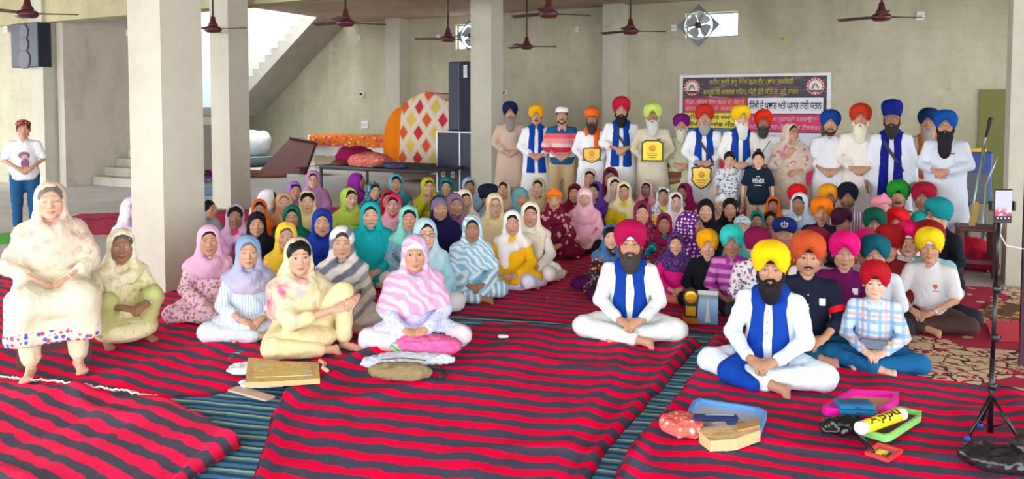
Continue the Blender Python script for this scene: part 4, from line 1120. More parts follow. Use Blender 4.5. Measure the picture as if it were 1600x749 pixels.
# ------------------------------------------------------------------ poses (metres for a grown person, facing -y)
def pose(kind, P):
    J = {}
    dz = {'cross': 0, 'knee': 0, 'side': 0, 'squat': .06, 'chair': .43, 'stand': .84}[kind]
    lean = P.get('lean', 0.0)
    def T(x, y, z): return np.array([x, y - lean * max(0, z - .12), z + dz])
    J['dz'] = dz; J['T'] = T
    J['neck0'] = T(0, .015, .565); J['head'] = T(0, -.028, .735)
    for s, n in ((-1, 'r'), (1, 'l')):
        J['sh' + n] = T(s * (.163 - .013 * bool(P.get('fem'))), .02, .508)
        if kind in ('cross', 'side'):
            J['hip' + n] = np.array([s * .10, .06, .11]); sp_ = P.get('spread', 1.0); J['kn' + n] = np.array([s * .355 * sp_, -.17, .11 + .06 * (1 - sp_)])
            J['an' + n] = np.array([-s * .05, -.29 + .03 * s, .065]); J['toe' + n] = np.array([-s * .19, -.33 + .03 * s, .045])
            J['el' + n] = T(s * .232, -.08, .30); J['wr' + n] = np.array([s * .085, -.285, .205])
            if kind == 'side':
                J['knr'] = np.array([-.26, -.27, .12]); J['anr'] = np.array([.16, -.22, .06]); J['toer'] = np.array([.33, -.16, .05])
                J['knl'] = np.array([.20, -.33, .13]); J['anl'] = np.array([.36, .02, .06]); J['toel'] = np.array([.40, .20, .05])
        elif kind == 'knee':      # one knee drawn up (person's left), the other leg folded flat
            J['hip' + n] = np.array([s * .10, .06, .11]); J['el' + n] = T(s * .25, -.12, .33)
            J['knr'] = np.array([-.30, -.22, .12]); J['anr'] = np.array([.05, -.33, .065]); J['toer'] = np.array([.18, -.37, .05])
            J['knl'] = np.array([.26, -.26, .46]); J['anl'] = np.array([.26, -.27, .085]); J['toel'] = np.array([.33, -.46, .04])
            J['wr' + n] = np.array([.26 + s * .10, -.36, .40])
            J['ell'] = T(.34, -.12, .36); J['wrl'] = np.array([.34, -.33, .42]); J['wrr'] = np.array([.13, -.34, .36]); J['elr'] = T(-.16, -.22, .28)
        elif kind == 'squat':
            J['hip' + n] = np.array([s * .10, .08, .16]); J['kn' + n] = np.array([s * .17, -.26, .40]); J['an' + n] = np.array([s * .15, -.16, .08])
            J['toe' + n] = np.array([s * .17, -.36, .035]); J['el' + n] = T(s * .24, -.14, .30); J['wr' + n] = np.array([s * .09, -.36, .36])
        elif kind == 'chair':
            J['hip' + n] = np.array([s * .10, .05, .52]); J['kn' + n] = np.array([s * .15, -.42, .50]); J['an' + n] = np.array([s * .14, -.42, .10])
            J['toe' + n] = np.array([s * .17, -.60, .03]); J['el' + n] = T(s * .26, -.10, .29); J['wr' + n] = T(s * .08, -.33, .20)
        else:
            J['hip' + n] = np.array([s * .10, .02, .92]); J['kn' + n] = np.array([s * .105, .0, .50]); J['an' + n] = np.array([s * .11, .03, .09])
            J['toe' + n] = np.array([s * .14, -.16, .03]); J['el' + n] = T(s * .255, .01, .285); J['wr' + n] = T(s * .085, -.185, .165)
    arms = P.get('arms', 'clasp')
    if arms == 'knees' and kind == 'cross':
        for s, n in ((-1, 'r'), (1, 'l')): J['wr' + n] = np.array([s * .25, -.24, .22]); J['el' + n] = T(s * .27, -.03, .31)
    if arms == 'chin':
        J['elr'] = T(-.20, -.16, .30); J['wrr'] = T(-.05, -.20, .53)
    if arms == 'down':
        for s, n in ((-1, 'r'), (1, 'l')): J['el' + n] = T(s * .235, .03, .27); J['wr' + n] = T(s * .25, -.02, .02)
    if arms == 'plaque':
        for s, n in ((-1, 'r'), (1, 'l')): J['el' + n] = T(s * .25, .0, .285); J['wr' + n] = T(s * .11, -.185, .165)
    if arms == 'chest':
        J['elr'] = T(-.24, -.10, .29); J['wrr'] = T(-.06, -.17, .43); J['ell'] = T(.25, -.03, .27); J['wrl'] = T(.06, -.19, .22)
    if arms == 'high':
        for s, n in ((-1, 'r'), (1, 'l')): J['el' + n] = T(s * .25, -.02, .30); J['wr' + n] = T(s * .07, -.21, .24)
    return J
HANDS = {
    'clasp': (((.80, -.62, -.22), (.1, -.4, 1)), ((-.86, -.56, -.30), (-.1, -.6, .8))),
    'knees': (((-.25, -.85, -.35), (0, -.3, 1)), ((.25, -.85, -.35), (0, -.3, 1))),
    'down': (((0, -.15, -1), (-1, 0, 0)), ((0, -.15, -1), (1, 0, 0))),
}
def hand_dirs(kind, arms):
    if arms == 'down': return (((0, -.2, -1), (-1, .1, 0)), ((0, -.2, -1), (1, .1, 0)))
    if arms == 'knees': return (((-.2, -.9, -.35), (0, -.3, 1)), ((.2, -.9, -.35), (0, -.3, 1)))
    if arms == 'plaque': return (((.55, -.55, .15), (-.3, -.8, .3)), ((-.55, -.55, .15), (.3, -.8, .3)))
    if kind == 'stand': return (((.80, -.25, -.45), (.2, -1, .25)), ((-.84, -.32, -.38), (-.2, -1, .3)))
    if kind == 'knee': return (((.85, -.45, .25), (-.1, -.7, .7)), ((-.75, -.6, -.15), (.2, -.6, .8)))
    return (((.80, -.60, -.25), (.1, -.45, 1)), ((-.84, -.58, -.30), (-.1, -.6, .8)))

# ------------------------------------------------------------------ head-dress (head frame, origin between the ears)
def turban_mesh(style, lod, seed, big=1.0):
    nt, nz = {2: (96, 34), 1: (64, 22), 0: (48, 16)}[lod]
    th = np.linspace(-math.pi, math.pi, nt, endpoint=False); t = np.linspace(0, 1, nz)
    T, S = np.meshgrid(th, t, indexing='ij'); ct = np.cos(T); at = np.abs(T) / math.pi
    rs = np.random.RandomState(seed)
    if style == 'pagri':
        rim = .086 * np.exp(-(T / .60) ** 2) + .018 * np.exp(-((np.abs(T) - 1.25) / .5) ** 2) * 0 - .012 - .035 * np.clip(at * 1.6 - .6, 0, 1)
        top, Rx, Ry, bul, yoff = .190, .112, .130, .48, .000
    elif style == 'round':
        rim = .050 + .012 * np.exp(-(T / .6) ** 2) - .050 * np.clip(at * 1.5 - .25, 0, 1)
        top, Rx, Ry, bul, yoff = .182, .108, .126, .52, .004
    elif style == 'tall':
        rim = .058 - .050 * np.clip(at * 1.5 - .2, 0, 1)
        top, Rx, Ry, bul, yoff = .225, .108, .126, .62, .006
    elif style == 'patka':
        rim = .060 + .010 * np.exp(-(T / .5) ** 2) - .09 * np.clip(at * 1.4 - .2, 0, 1)
        top, Rx, Ry, bul, yoff = .148, .092, .112, .40, .008
    else:                         # skull cap
        rim = .058 - .030 * np.clip(at * 1.4 - .1, 0, 1)
        top, Rx, Ry, bul, yoff = .138, .088, .108, .35, .008
    Rx *= big; Ry *= big; top = .10 + (top - .10) * (1 + (big - 1) * 1.4)
    z = rim + (top - rim) * (1 - (1 - S) ** 1.25) ** 1.0
    # profile: hugs the head at the rim, swells, closes at the crown
    q = np.clip((z - rim) / (top - rim), 0, 1)
    prof = np.where(q < bul, .72 + .28 * np.sin(q / bul * math.pi / 2) ** .8, np.sqrt(np.clip(1 - ((q - bul) / (1 - bul)) ** 2.2, 0, 1)))
    hx, hy = .081, .098           # head radii at the rim
    px = np.maximum(prof * Rx, np.where(q < .25, hx + .004, 0)); py = np.maximum(prof * Ry, np.where(q < .25, hy + .004, 0))
    X = px * np.sin(T); Y = -py * ct + yoff + .010 * q
    if style in ('pagri', 'round', 'tall'):
        chev = {'pagri': .62, 'round': .18, 'tall': .12}[style]; nl = {'pagri': 5.2, 'round': 7.0, 'tall': 9.0}[style]
        lay = (q + chev * np.minimum(1.0, np.abs(T + .05) / 1.5)) * nl + .35 * np.sin(T * .5 + seed)
        saw = lay - np.floor(lay); rid = (saw ** 1.6) * (1 - np.clip((saw - .88) / .12, 0, 1))
        fade = np.clip(1.15 - q, 0, 1) * np.clip(q * 14, 0, 1)
        amp = .0085 * fade
        if style == 'pagri': amp = amp * (1 + .6 * np.exp(-(T / .35) ** 2))
        nr = np.stack([np.sin(T), -ct, .6 * q], -1); nr /= np.linalg.norm(nr, axis=-1, keepdims=True)
        disp = rid * amp
        # wrap edge crossing over at the front
        if style == 'pagri':
            disp = disp + .013 * np.exp(-((T - .02 - .28 * (q - .2)) / .30) ** 2) * np.clip(q * 5, 0, 1) * np.clip(1.3 - q * 1.2, 0, 1)
        if style == 'pagri':
            disp = disp + .009 / (1 + np.exp(-(T - (.03 + .55 * (q - .12))) / .03)) * np.exp(-(T / .85) ** 2) * np.clip(1.1 - q, 0, 1) * np.clip(q * 12, 0, 1)
        X = X + nr[..., 0] * disp; Y = Y + nr[..., 1] * disp; z = z + nr[..., 2] * disp
    P = np.stack([X, Y, z], -1)
    wob = vnoise(P.reshape(-1, 3) * 16 + seed * 3.1, seed).reshape(nt, nz); P[..., 2] += .005 * wob * (q > .1)
    if style == 'patka':          # top knot
        P[..., 2] += .035 * np.exp(-((P[..., 0] / .03) ** 2 + ((P[..., 1] + .045) / .03) ** 2)) * (q > .4)
    # inner return at the rim so that the edge has thickness
    inner = P[:, 0].copy(); inner[:, 0] *= .90; inner[:, 1] = (inner[:, 1] - yoff) * .90 + yoff; inner[:, 2] += .004
    P = np.concatenate([inner[:, None], P], 1); nz += 1
    i = np.arange(nt * nz).reshape(nt, nz); j = np.roll(i, -1, axis=0)
    qd = np.stack([i[:, :-1], j[:, :-1], j[:, 1:], i[:, 1:]], -1).reshape(-1, 4)
    V = P.reshape(-1, 3); c = np.array([[0, yoff + .01, top + .001]]); V = np.concatenate([V, c])
    tr = np.stack([i[:, -1], j[:, -1], np.full(nt, len(V) - 1)], -1)
    return V, [qd, tr]

def beard_mesh(kind, lod, seed):
    h = {2: .006, 1: .008, 0: .011}[lod]
    s = SD((-.11, -.17, -.36), (.11, .06, .06), h); k = .016
    for sx in (-1, 1):
        w = {'short': .010, 'trim': .012, 'full': .019, 'long': .021, 'huge': .023}[kind]
        s.chain([(sx * .069, -.012, -.004), (sx * .063, -.030, -.050), (sx * .040, -.062, -.090), (0, -.082, -.108)], [w * .55, w, w * 1.15, w * 1.25], k=k)
        if kind != 'none':
            s.chain([(sx * .002, -.1035, -.0465), (sx * .020, -.0985, -.0515), (sx * .036, -.086, -.066)], [.0058, .0068, .0062] if kind in ('short', 'trim') else [.0068, .0085, .009], k=.006)
    if kind == 'trim': s.ell((0, -.066, -.112), (.042, .036, .026), k=.02)
    if kind == 'full': s.ell((0, -.066, -.122), (.066, .050, .052), k=.03); s.ell((0, -.072, -.165), (.046, .036, .050), k=.03)
    if kind == 'long': s.ell((0, -.066, -.125), (.070, .052, .055), k=.03); s.ell((0, -.078, -.19), (.058, .040, .085), k=.03)
    if kind == 'huge': s.ell((0, -.070, -.135), (.076, .056, .065), k=.03); s.ell((0, -.088, -.23), (.064, .040, .125), k=.03)
    s.cap((-.014, -.112, -.068), (.014, -.112, -.068), .0105, k=.004, cut=True)
    V, F = s.mesh(); N = normals(V, F)
    n = vnoise(V * np.array([150, 150, 45]) + seed, seed) + .7 * vnoise(V * np.array([60, 60, 25]), seed + 3)
    return V + N * (.0022 * n)[:, None], F
def hair_mesh(lod, style='cap'):
    h = {2: .009, 1: .0125, 0: .014}[lod]
    s = SD((-.11, -.14, -.14), (.11, .14, .17), h)
    s.ell((0, .017, .034), (.0835, .101, .0925), k=.0)
    s.ell((0, -.110, -.030), (.0665, .075, .112), k=.012, cut=True)      # the face
    s.ell((0, -.02, -.13), (.1, .12, .09), k=.012, cut=True)
    if style == 'cap': s.chain([(0, -.085, .09), (0, -.02, .132), (0, .03, .135)], [.004, .004, .002], k=.006, cut=True)
    if style == 'boy': s.ell((0, -.1, .10), (.07, .05, .022), k=.02)
    if style == 'bun': s.ell((0, -.015, .135), (.034, .034, .032), k=.012)
    return s.mesh(.0015, (60, 60, 60), 3)
def glasses(lod, parent, tf, c=(30, 28, 30)):
    mb = MB(); n = 14
    for sx in (-1, 1):
        pts = [(sx * (.032 + .023 * math.cos(2 * math.pi * k / n)), -.104 + .006 * abs(math.cos(2 * math.pi * k / n)) ** 2, .008 + .0175 * math.sin(2 * math.pi * k / n)) for k in range(n + 1)]
        mb.tube([tf(np.array([p])[:])[0] for p in pts], .0018, 6, False)
        mb.tube([tf(np.array([p]))[0] for p in ((sx * .056, -.098, .012), (sx * .076, -.05, .014), (sx * .083, .005, .010))], .0018, 5)
    mb.tube([tf(np.array([p]))[0] for p in ((-.010, -.106, .010), (0, -.110, .013), (.010, -.106, .010))], .0018, 5)
    mb.build('glasses', plain(c, .35), parent, True)

WHO = {}
SKINS = {'l': (.66, .385, .255), 'm': (.54, .29, .18), 'd': (.35, .175, .10), 'p': (.72, .46, .33)}
_pid = [0]
def person(label, loc, face, kind='cross', s=1.0, hs=1.0, group=None, **P):
    """one figure: a body mesh with its clothes as parts. face: heading in radians, 0 looks at -y"""
    _pid[0] += 1; sid = _pid[0] * 7 % 997; rs = np.random.RandomState(sid + 11)
    loc = np.array(loc, float); dist = np.linalg.norm(loc - np.array([0, 0, CAM_H]))
    lod = P.get('lod', 2 if dist < 6.5 else 1)
    H = max(.013, min(.030, .0029 * dist))
    root = thing('person', label, 'person', loc, face, group)
    J = pose(kind, P); T = J['T']; g = P.get('girth', 1.0); dz = J['dz']; stand = kind == 'stand'
    fem = 1 if P.get('fem') else 0; young = 1 if P.get('young') else 0
    hy, hp, hr = P.get('hyaw', 0.0), P.get('hpitch', 0.0), P.get('hroll', 0.0)
    RH = rotz(hy) @ rotx(-hp) @ roty(hr); OH = J['head'] + np.array([0, -.02 * hp * 2, 0]); HS = hs * P.get('hsx', 1.0)
    wx, wz = 1.05 + .04 * rs.uniform(-1, 1), 1 + .04 * rs.uniform(-1, 1)
    def hd(V): return (np.asarray(V, float) * np.array([HS * wx, HS, HS * wz])) @ RH.T + OH
    def hp_(x, y, z): return hd(np.array([[x, y, z]]))[0]
    lo = np.array([-.62, -.72, -.03]); hi = np.array([.62, .42, dz + .70])
    if stand: lo, hi = np.array([-.45, -.42, -.02]), np.array([.45, .30, dz + .70])
    if kind == 'chair': lo, hi = np.array([-.45, -.72, -.02]), np.array([.45, .32, dz + .70])
    fin = lambda V: np.asarray(V) * s
    arms = P.get('arms', 'clasp'); slv = P.get('sleeve', 'long')
    # ---- body
    b = SD(lo, hi, max(.016, H * (1.1 if slv != 'long' else 1.5)))
    b.ell(T(0, .02, .40), (.140 * g, .085, .16), k=.03).ell(T(0, .035, .20), (.145 * g, .10 * g, .16), k=.05)
    b.ell(T(0, .05, .12), (.155 * g, .12, .10), k=.04)
    for n in 'rl': b.cap(T(0, .025, .545), J['sh' + n], .048, .046, k=.03)
    nk = .050 - .006 * fem - .004 * young
    b.cap(J['neck0'] + np.array([0, -.005, 0]), T(0, -.022, .46), .056, .060, k=.03)
    b.cap(J['neck0'] - np.array([0, 0, .03]), OH + RH @ np.array([0, .022, -.055]), nk, nk * .96, k=.03)
    for n in 'rl':
        b.chain([J['sh' + n], J['el' + n], J['wr' + n]], [.046, .037, .0255], k=.012)
        b.chain([J['hip' + n], J['kn' + n], J['an' + n]], [.078, .055, .036], k=.02)
    bV, bF = b.mesh(floor=.004)
    Vs, Qs, Ts, Cs = [bV], [bF[0]], [], []
    skin = np.array(SKINS[P.get('skin', 'm')]) * (1 + .10 * rs.uniform(-1, 1))
    Cs.append(np.tile(np.append(skin, 1.0), (len(bV), 1)))
    hV, hq, ht = head_mesh(fem, young, lod)
    fc = face_colors(hV, skin, P); n0 = len(bV)
    Vs.append(hd(hV)); Qs.append(hq + n0); Ts.append(ht + n0); Cs.append(fc); n0 += len(hV)
    hdirs = hand_dirs(kind, arms)
    for (n, left), (fw, up) in zip((('r', False), ('l', True)), hdirs):
        if arms == 'chin' and n == 'r': fw, up = (.1, -.1, 1), (-.3, .9, .1)
        if arms == 'chest' and n == 'r': fw, up = (.5, -.2, .8), (-.2, -1, .1)
        v, f = hand_at(J['wr' + n], fw, up, left, {'down': .35, 'knees': .5}.get(arms, .75), lod, 1.0 if not fem else .93)
        Vs.append(v); Qs.append(f + n0); Cs.append(np.tile(np.append(skin * .97, 1.0), (len(v), 1))); n0 += len(v)
    for n in 'rl':
        heel = J['an' + n] + (np.array([0, 0.02, -.045]) if kind in ('stand', 'chair', 'squat', 'knee') and J['an' + n][2] > .07 else np.zeros(3)); toe = J['toe' + n]
        fs_ = SD(np.minimum(heel, toe) - .07, np.maximum(np.maximum(heel, toe), J['an' + n]) + .07, {2: .0078, 1: .018, 0: .02}[lod])
        foot_sd(fs_, heel, toe, (0, 0, 1) if kind in ('stand', 'chair', 'squat') or J['kn' + n][2] > .3 else (0, -.8, .6))
        fs_.cap(J['an' + n], heel, .034, .030, k=.02)
        v, f = fs_.mesh(floor=.004); Vs.append(v); Qs.append(f[0] + n0); Cs.append(np.tile(np.append(skin * .95, 1.0), (len(v), 1))); n0 += len(v)
    mesh_obj('body', fin(np.concatenate(Vs)), [np.concatenate(Qs), np.concatenate(Ts)], M_SKIN, root, True, np.concatenate(Cs))
    # ---- trousers
    tc = P.get('pants', (230, 230, 230)); tm = tc if not isinstance(tc, tuple) else cloth(tc)
    loose = P.get('loose', 1.0)
    t = SD(lo, hi, H * (1.0 if lod == 2 else 1.3))
    for n in 'rl':
        t.chain([J['hip' + n], J['kn' + n]], [.100 * g, .078 * loose], k=.04)
        en = J['an' + n] + (J['kn' + n] - J['an' + n]) * .10
        t.cap(J['kn' + n], en, .078 * loose, .060 * loose, k=.03)
    t.ell(T(0, .05, .13) if kind != 'squat' else np.array([0, .07, .17]), (.17 * g, .14 * g, .12), k=.04)
    if kind in ('cross', 'side'): t.ell((0, -.08, .075), (.22, .20, .07), k=.04)
    tV, tF = t.mesh(); tV = fold_top(tV, tF, .008 * P.get('rough', 1.0), sid); tV[:, 2] = np.maximum(tV[:, 2], .003 if not stand else .02)
    mesh_obj('trousers', fin(tV), tF, tm, root)
    # ---- upper garment
    k = SD(lo, hi, H); A = .012 * P.get('bag', 1.0)
    k.ell(T(0, .018, .395), (.160 * g, .112 * g + A * .5, .175), k=.04)
    k.ell(T(0, .010, .235), (.168 * g, .132 * g, .15), k=.06)
    for n in 'rl': k.cap(T(0, .022, .538), J['sh' + n], .064, .060, k=.035)
    k.cap(J['neck0'] - np.array([0, 0, .02]), J['neck0'] + np.array([0, -.012, .025 - .03 * fem]), .063 - .006 * fem, .058 - .006 * fem, k=.02)
    kT = k.F.copy()
    for n in 'rl':
        sh, el, wr = J['sh' + n], J['el' + n], J['wr' + n]
        if slv == 'long': k.chain([sh, el, el + (wr - el) * .90], [.062 * (.5 + .5 * g), .052 * P.get('bag', 1.0), .040 * P.get('bag', 1.0)], k=.02)
        elif slv == 'three': k.chain([sh, el, el + (wr - el) * .45], [.062 * (.5 + .5 * g), .053, .050], k=.02)
        else: k.chain([sh, sh + (el - sh) * .80], [.063, .060], k=.02)
    hem = P.get('hem')
    if stand:
        hem = .45 if hem is None else hem
        if hem > .75:
            k.cap((0, .018, 1.0), (0, .018, hem - .1), .150 * g, .150 * g, k=.05); k.ell(np.array([0, .018, .93]), (.190 * g, .150 * g, .20), k=.05)
            X, Y, Z = k.grids(); k.F = np.maximum(k.F, (hem - Z).astype(np.float32))
        else:
            for q in (-.06, .06): k.cap((q, .015, 1.02), (q * 1.5, .02, hem), .128 * g, .155 * g, k=.08)
            X, Y, Z = k.grids(); k.F = np.maximum(k.F, (hem - Z).astype(np.float32))
    elif kind == 'chair':
        for sx in (-1, 1):
            k.cap((sx * .09, .05, .54), (sx * .16, -.43, .53), .125 * g, .115, k=.06)
            k.cap((sx * .17, -.45, .52), (sx * .19, -.47, .30), .105, .10, k=.05)
        k.cap((-.16, -.45, .50), (.16, -.45, .50), .105, k=.05); k.cap((-.17, -.46, .30), (.17, -.46, .30), .09, k=.05)
        X, Y, Z = k.grids(); k.F = np.maximum(k.F, (.255 - Z).astype(np.float32))
    elif P.get('lap', fem):       # the long tunic spreads over the lap
        k.ell((0, -.12, .12), (.25 * g, .20, .10), k=.06)
        if kind == 'cross' or kind == 'side':
            for sx in (-1, 1): k.cap((sx * .10, .02, .13), (sx * .27, -.13, .13), .10 * g, .085, k=.05)
        if kind == 'knee': k.cap((-.1, .02, .13), (-.26, -.17, .13), .11 * g, .10, k=.05); k.cap((.1, .03, .14), (.24, -.18, .36), .11 * g, .095, k=.05)
        if kind == 'squat':
            for sx in (-1, 1): k.cap((sx * .1, .06, .18), (sx * .17, -.22, .36), .10, .09, k=.05)
    else:
        k.ell(T(0, .03, .13), (.185 * g, .155 * g, .10), k=.05)
    if not fem and not P.get('nocut'):
        k.cap(J['neck0'] + np.array([0, -.075, .045]), J['neck0'] + np.array([0, -.105, -.045]), .030, .012, k=.012, cut=True)
        k.cap(J['neck0'] + np.array([0, -.01, .05]), J['neck0'] + np.array([0, -.05, .05]), .048, .046, k=.010, cut=True)
    kF0 = k.F.copy()
    km = P['top']; km = cloth(km) if isinstance(km[0], int) else cloth(*km)
    kV, kF = k.mesh(); kV = fold_top(kV, kF, .008 * P.get('rough', 1.0), sid + 1); kV[:, 2] = np.maximum(kV[:, 2], .004)
    ko = mesh_obj(P.get('topname', 'kurta'), fin(kV), kF, km, root)
    P['_k'] = k
    # ---- details of the shirt front
    def on_front(x, z, off=.004):      # point on the garment front at local x, z (before scale)
        G = P['_k']; ix = int(round((x - G.lo[0]) / G.h)); iz = int(round((z - G.lo[2]) / G.h))
        colm = kF0[np.clip(ix, 0, G.n[0] - 1), :, np.clip(iz, 0, G.n[2] - 1)]; w = np.where(colm < 0)[0]
        if len(w) == 0: return np.array([x, -.15, z])
        j = w[0]; y = G.ax[1][j] - G.h * (colm[j] / (colm[j] - colm[j - 1]) if j > 0 else 0)
        return np.array([x, y - off, z])
    P['on_front'] = on_front
    cc = J['neck0']
    if not fem and not stand or P.get('collar'):
        q = SD(cc - np.array([.12, .14, .10]), cc + np.array([.12, .12, .12]), max(.007, H * .55))
        for sx in (-1, 1):
            q.chain([cc + np.array([0, .066, .048]), cc + np.array([sx * .060, .02, .042]), cc + np.array([sx * .046, -.046, .022]), cc + np.array([sx * .016, -.082, -.012])], [.010, .011, .011, .008], k=.008)
        v, f = q.mesh(); cm = cloth(P['collar']) if P.get('collar') else km; co_ = mesh_obj('collar', fin(v), f, cm, root)
        if P.get('collar'):
            for sx in (-1, 1):
                tri = [(.012, -.008), (.058, .012), (.064, -.028), (.040, -.060)]; mb = MB()
                pt = [on_front(sx * x_, cc[2] + z_, .010) * s for x_, z_ in tri]; pt2 = [p_ + np.array([0, .006, 0]) for p_ in pt]
                mb.raw(pt + pt2, [(0, 1, 2, 3), (7, 6, 5, 4), (0, 3, 7, 4), (3, 2, 6, 7), (2, 1, 5, 6)]); mb.build('collar_flap', cm, co_)
    if not fem and lod == 2 and P.get('placket', 1):
        mb = MB(); zz = np.linspace(.50, .30, 12); pl = [on_front(0, dz + z_, .005) * s for z_ in zz]
        for i in range(11):
            A_, B_ = pl[i], pl[i + 1]; w_ = np.array([.011 * s, 0, 0]); mb.raw([A_ - w_, A_ + w_, B_ + w_, B_ - w_], [(0, 1, 2, 3)])
        po = mb.build('placket', km, root)
        for z_ in (.47, .40, .33):
            mb = MB(); mb.lathe([(.0055 * s, 0), (.0055 * s, .003), (.002, .0035)], 8, c=on_front(0, dz + z_, .007) * s, R=rotx(math.pi / 2)); mb.build('button', plain((214, 214, 210) if sum(np.array(lin(tuple(P['top'] if isinstance(P['top'][0], int) else P['top'][0])))[:3]) < 1.2 else (150, 150, 150), .4), po)
    if P.get('badge'):
        bx, bz = P['badge']; c0 = on_front(bx, dz + bz, .012); mb = MB(); mb.box(c0 * s, (.045 * s, .004, .055 * s), rotx(.12), bev=.001)
        mb.build('name_badge', plain((236, 240, 246), .4), root)
    if P.get('pocket'):
        c0 = on_front(.085, dz + .43, .012); mb = MB(); mb.box(c0 * s, (.06 * s, .006, .012 * s), bev=.002); mb.build('pocket_pen', plain((60, 62, 60), .4), root)
    # ---- siropa / stole hugging the chest
    if P.get('stole'):
        sc_ = P['stole']; G = SD(lo, hi, H); G.F = kT.copy()
        G.ell(T(0, .03, .13), (.185 * g, .150 * g, .10), k=.05)
        if stand:
            for q in (-.06, .06): G.cap((q, .015, 1.02), (q * 1.5, .02, .45), .128 * g, .155 * g, k=.08)
        G.F = G.F - (.019 if not stand else .021)
        X, Y, Z = G.grids(); ax_ = np.abs(X); zl = dz + P.get('stole_z', .12)
        zz = np.clip((Z - zl) / (dz + .56 - zl), 0, 1)
        xi = .016 + .050 * zz * (1 - zz); xo = .132 + .02 * (1 - zz) - .035 * zz
        asym = P.get('stole_low', (0, 0)); low = np.where(X < 0, zl + asym[0], zl + asym[1])
        band = np.maximum(np.maximum(xi - ax_, ax_ - xo), low - Z)
        band = np.maximum(band, Y - .06) + 0 * X
        G.F = np.maximum(G.F, band.astype(np.float32))
        c0 = J['neck0']
        for sx in (-1, 1):
            G.chain([c0 + np.array([0, .075, .03]), c0 + np.array([sx * .06, .055, .025]), c0 + np.array([sx * .092, .0, .0]), c0 + np.array([sx * .085, -.075, -.05])], [.032, .034, .036, .030], k=.02)
        for (pa, pb, ra, rb) in P.get('tail', ()): G.cap(pa, pb, ra, rb, k=.04)
        v, f = G.mesh(.006, (30, 30, 5), sid + 4); v[:, 2] = np.maximum(v[:, 2], .006)
        mesh_obj('stole', fin(v), f, cloth(sc_), root)
    # ---- head wear
    if P.get('turban'):
        st_, c_ = P['turban'][:2]; v, f = turban_mesh(st_, lod, sid, P.get('tbig', 1.0))
        tb = mesh_obj('turban' if st_ != 'cap' else 'skull_cap', fin(hd(v)), f, cloth(*(c_ if not isinstance(c_[0], int) else (c_,))), root)
        if P.get('under'):
            mb = MB(); Pg = []
            for x in np.linspace(-.045, .045, 9):
                Pg.append([hd(np.array([[x, -.094 + 6 * x * x, z]]))[0] * s for z in np.linspace(.052 + .0 * abs(x), .112, 6)])
            Pg = np.array(Pg)
            top_, bot_ = Pg[:, -1], Pg[:, 0]
            mb.grid(Pg + (RH @ np.array([0, -.003, 0]))); mb.build('under_band', cloth(P['under']), tb, True)
        if P.get('emblem'):
            mb = MB()
            def e(p): return [hd(np.array([q]))[0] * s for q in p]
            n_ = 14; ring = [(.021 * math.sin(2 * math.pi * i / n_), -.151, .135 + .021 * math.cos(2 * math.pi * i / n_)) for i in range(n_ + 1)]
            mb.tube(e(ring), .0028, 6); mb.tube(e([(0, -.153, .098), (0, -.153, .175)]), .0032, 6)
            for sx in (-1, 1): mb.tube(e([(sx * .005, -.153, .100), (sx * .026, -.150, .115), (sx * .030, -.148, .140), (sx * .022, -.150, .160)]), .0028, 6)
            mb.build('emblem', plain((225, 225, 228), .3, .6), tb, True)
    if P.get('beard'):
        bk, bc = P['beard']; v, f = beard_mesh(bk, lod, sid)
        mesh_obj('beard', fin(hd(v)), f, cloth(bc, rough=.7), root)
    if P.get('tash'):
        q = SD((-.05, -.12, -.08), (.05, -.06, -.03), .006)
        for sx in (-1, 1): q.chain([(sx * .002, -.103, -.0465), (sx * .018, -.098, -.051), (sx * .034, -.087, -.058)], [.0055, .0065, .0035], k=.005)
        v, f = q.mesh(); mesh_obj('moustache', fin(hd(v)), f, cloth(P['tash'], rough=.7), root)
    if P.get('hair') or (fem and P.get('hair', 1) and not P.get('tight')):
        hc = P.get('hair') or (24, 19, 18); v, f = hair_mesh(lod, P.get('hairstyle', 'cap'))
        mesh_obj('hair', fin(hd(v)), f, cloth(hc, rough=.5), root)
    if P.get('glasses'): glasses(lod, root, lambda V: hd(V) * s, P['glasses'] if isinstance(P['glasses'], tuple) else (30, 28, 30))
    # ---- head scarf
    if P.get('scarf'):
        sp = P['scarf']; sty = P.get('sty', 'drape'); hsc = max(.0115, H * .82)
        q = SD(np.minimum(T(-.34, -.30, .16), OH - .30), T(.34, .30, .93), hsc)
        bk = P.get('back', 0.0)       # how far the scarf has slipped back
        q.ell(hp_(0, .024 + bk, .036), np.array([.0925, .111, .1015]) * HS, RH, k=.0)
        q.chain([hp_(0, .075, -.02), T(0, .095, .56), T(0, .10, .42)], [.085, .105, .11], k=.05)
        for sx in (-1, 1):
            q.chain([hp_(sx * .060, -.005 + bk, .0), hp_(sx * .066, -.012 + bk * .5, -.075), T(sx * .085, -.02, .585), T(sx * .15, .0, .510)], [.034, .030, .042, .062], k=.03)
            q.cap(T(sx * .07, .05, .55), T(sx * .165, .03, .495), .066, .066, k=.03)
        if sty in ('wrap', 'hijab', 'shawl'):
            for sx in (-1, 1): q.chain([T(sx * .09, -.045, .575), T(sx * .045, -.105, .545), T(0, -.125, .515)], [.038, .034, .034], k=.03)
            q.ell(T(0, -.020, .455), (.178 * g, .118 * g, .10), k=.04)
            if sty == 'hijab': q.cap(hp_(0, -.02, -.12), T(0, -.05, .56), .072, .085, k=.04)
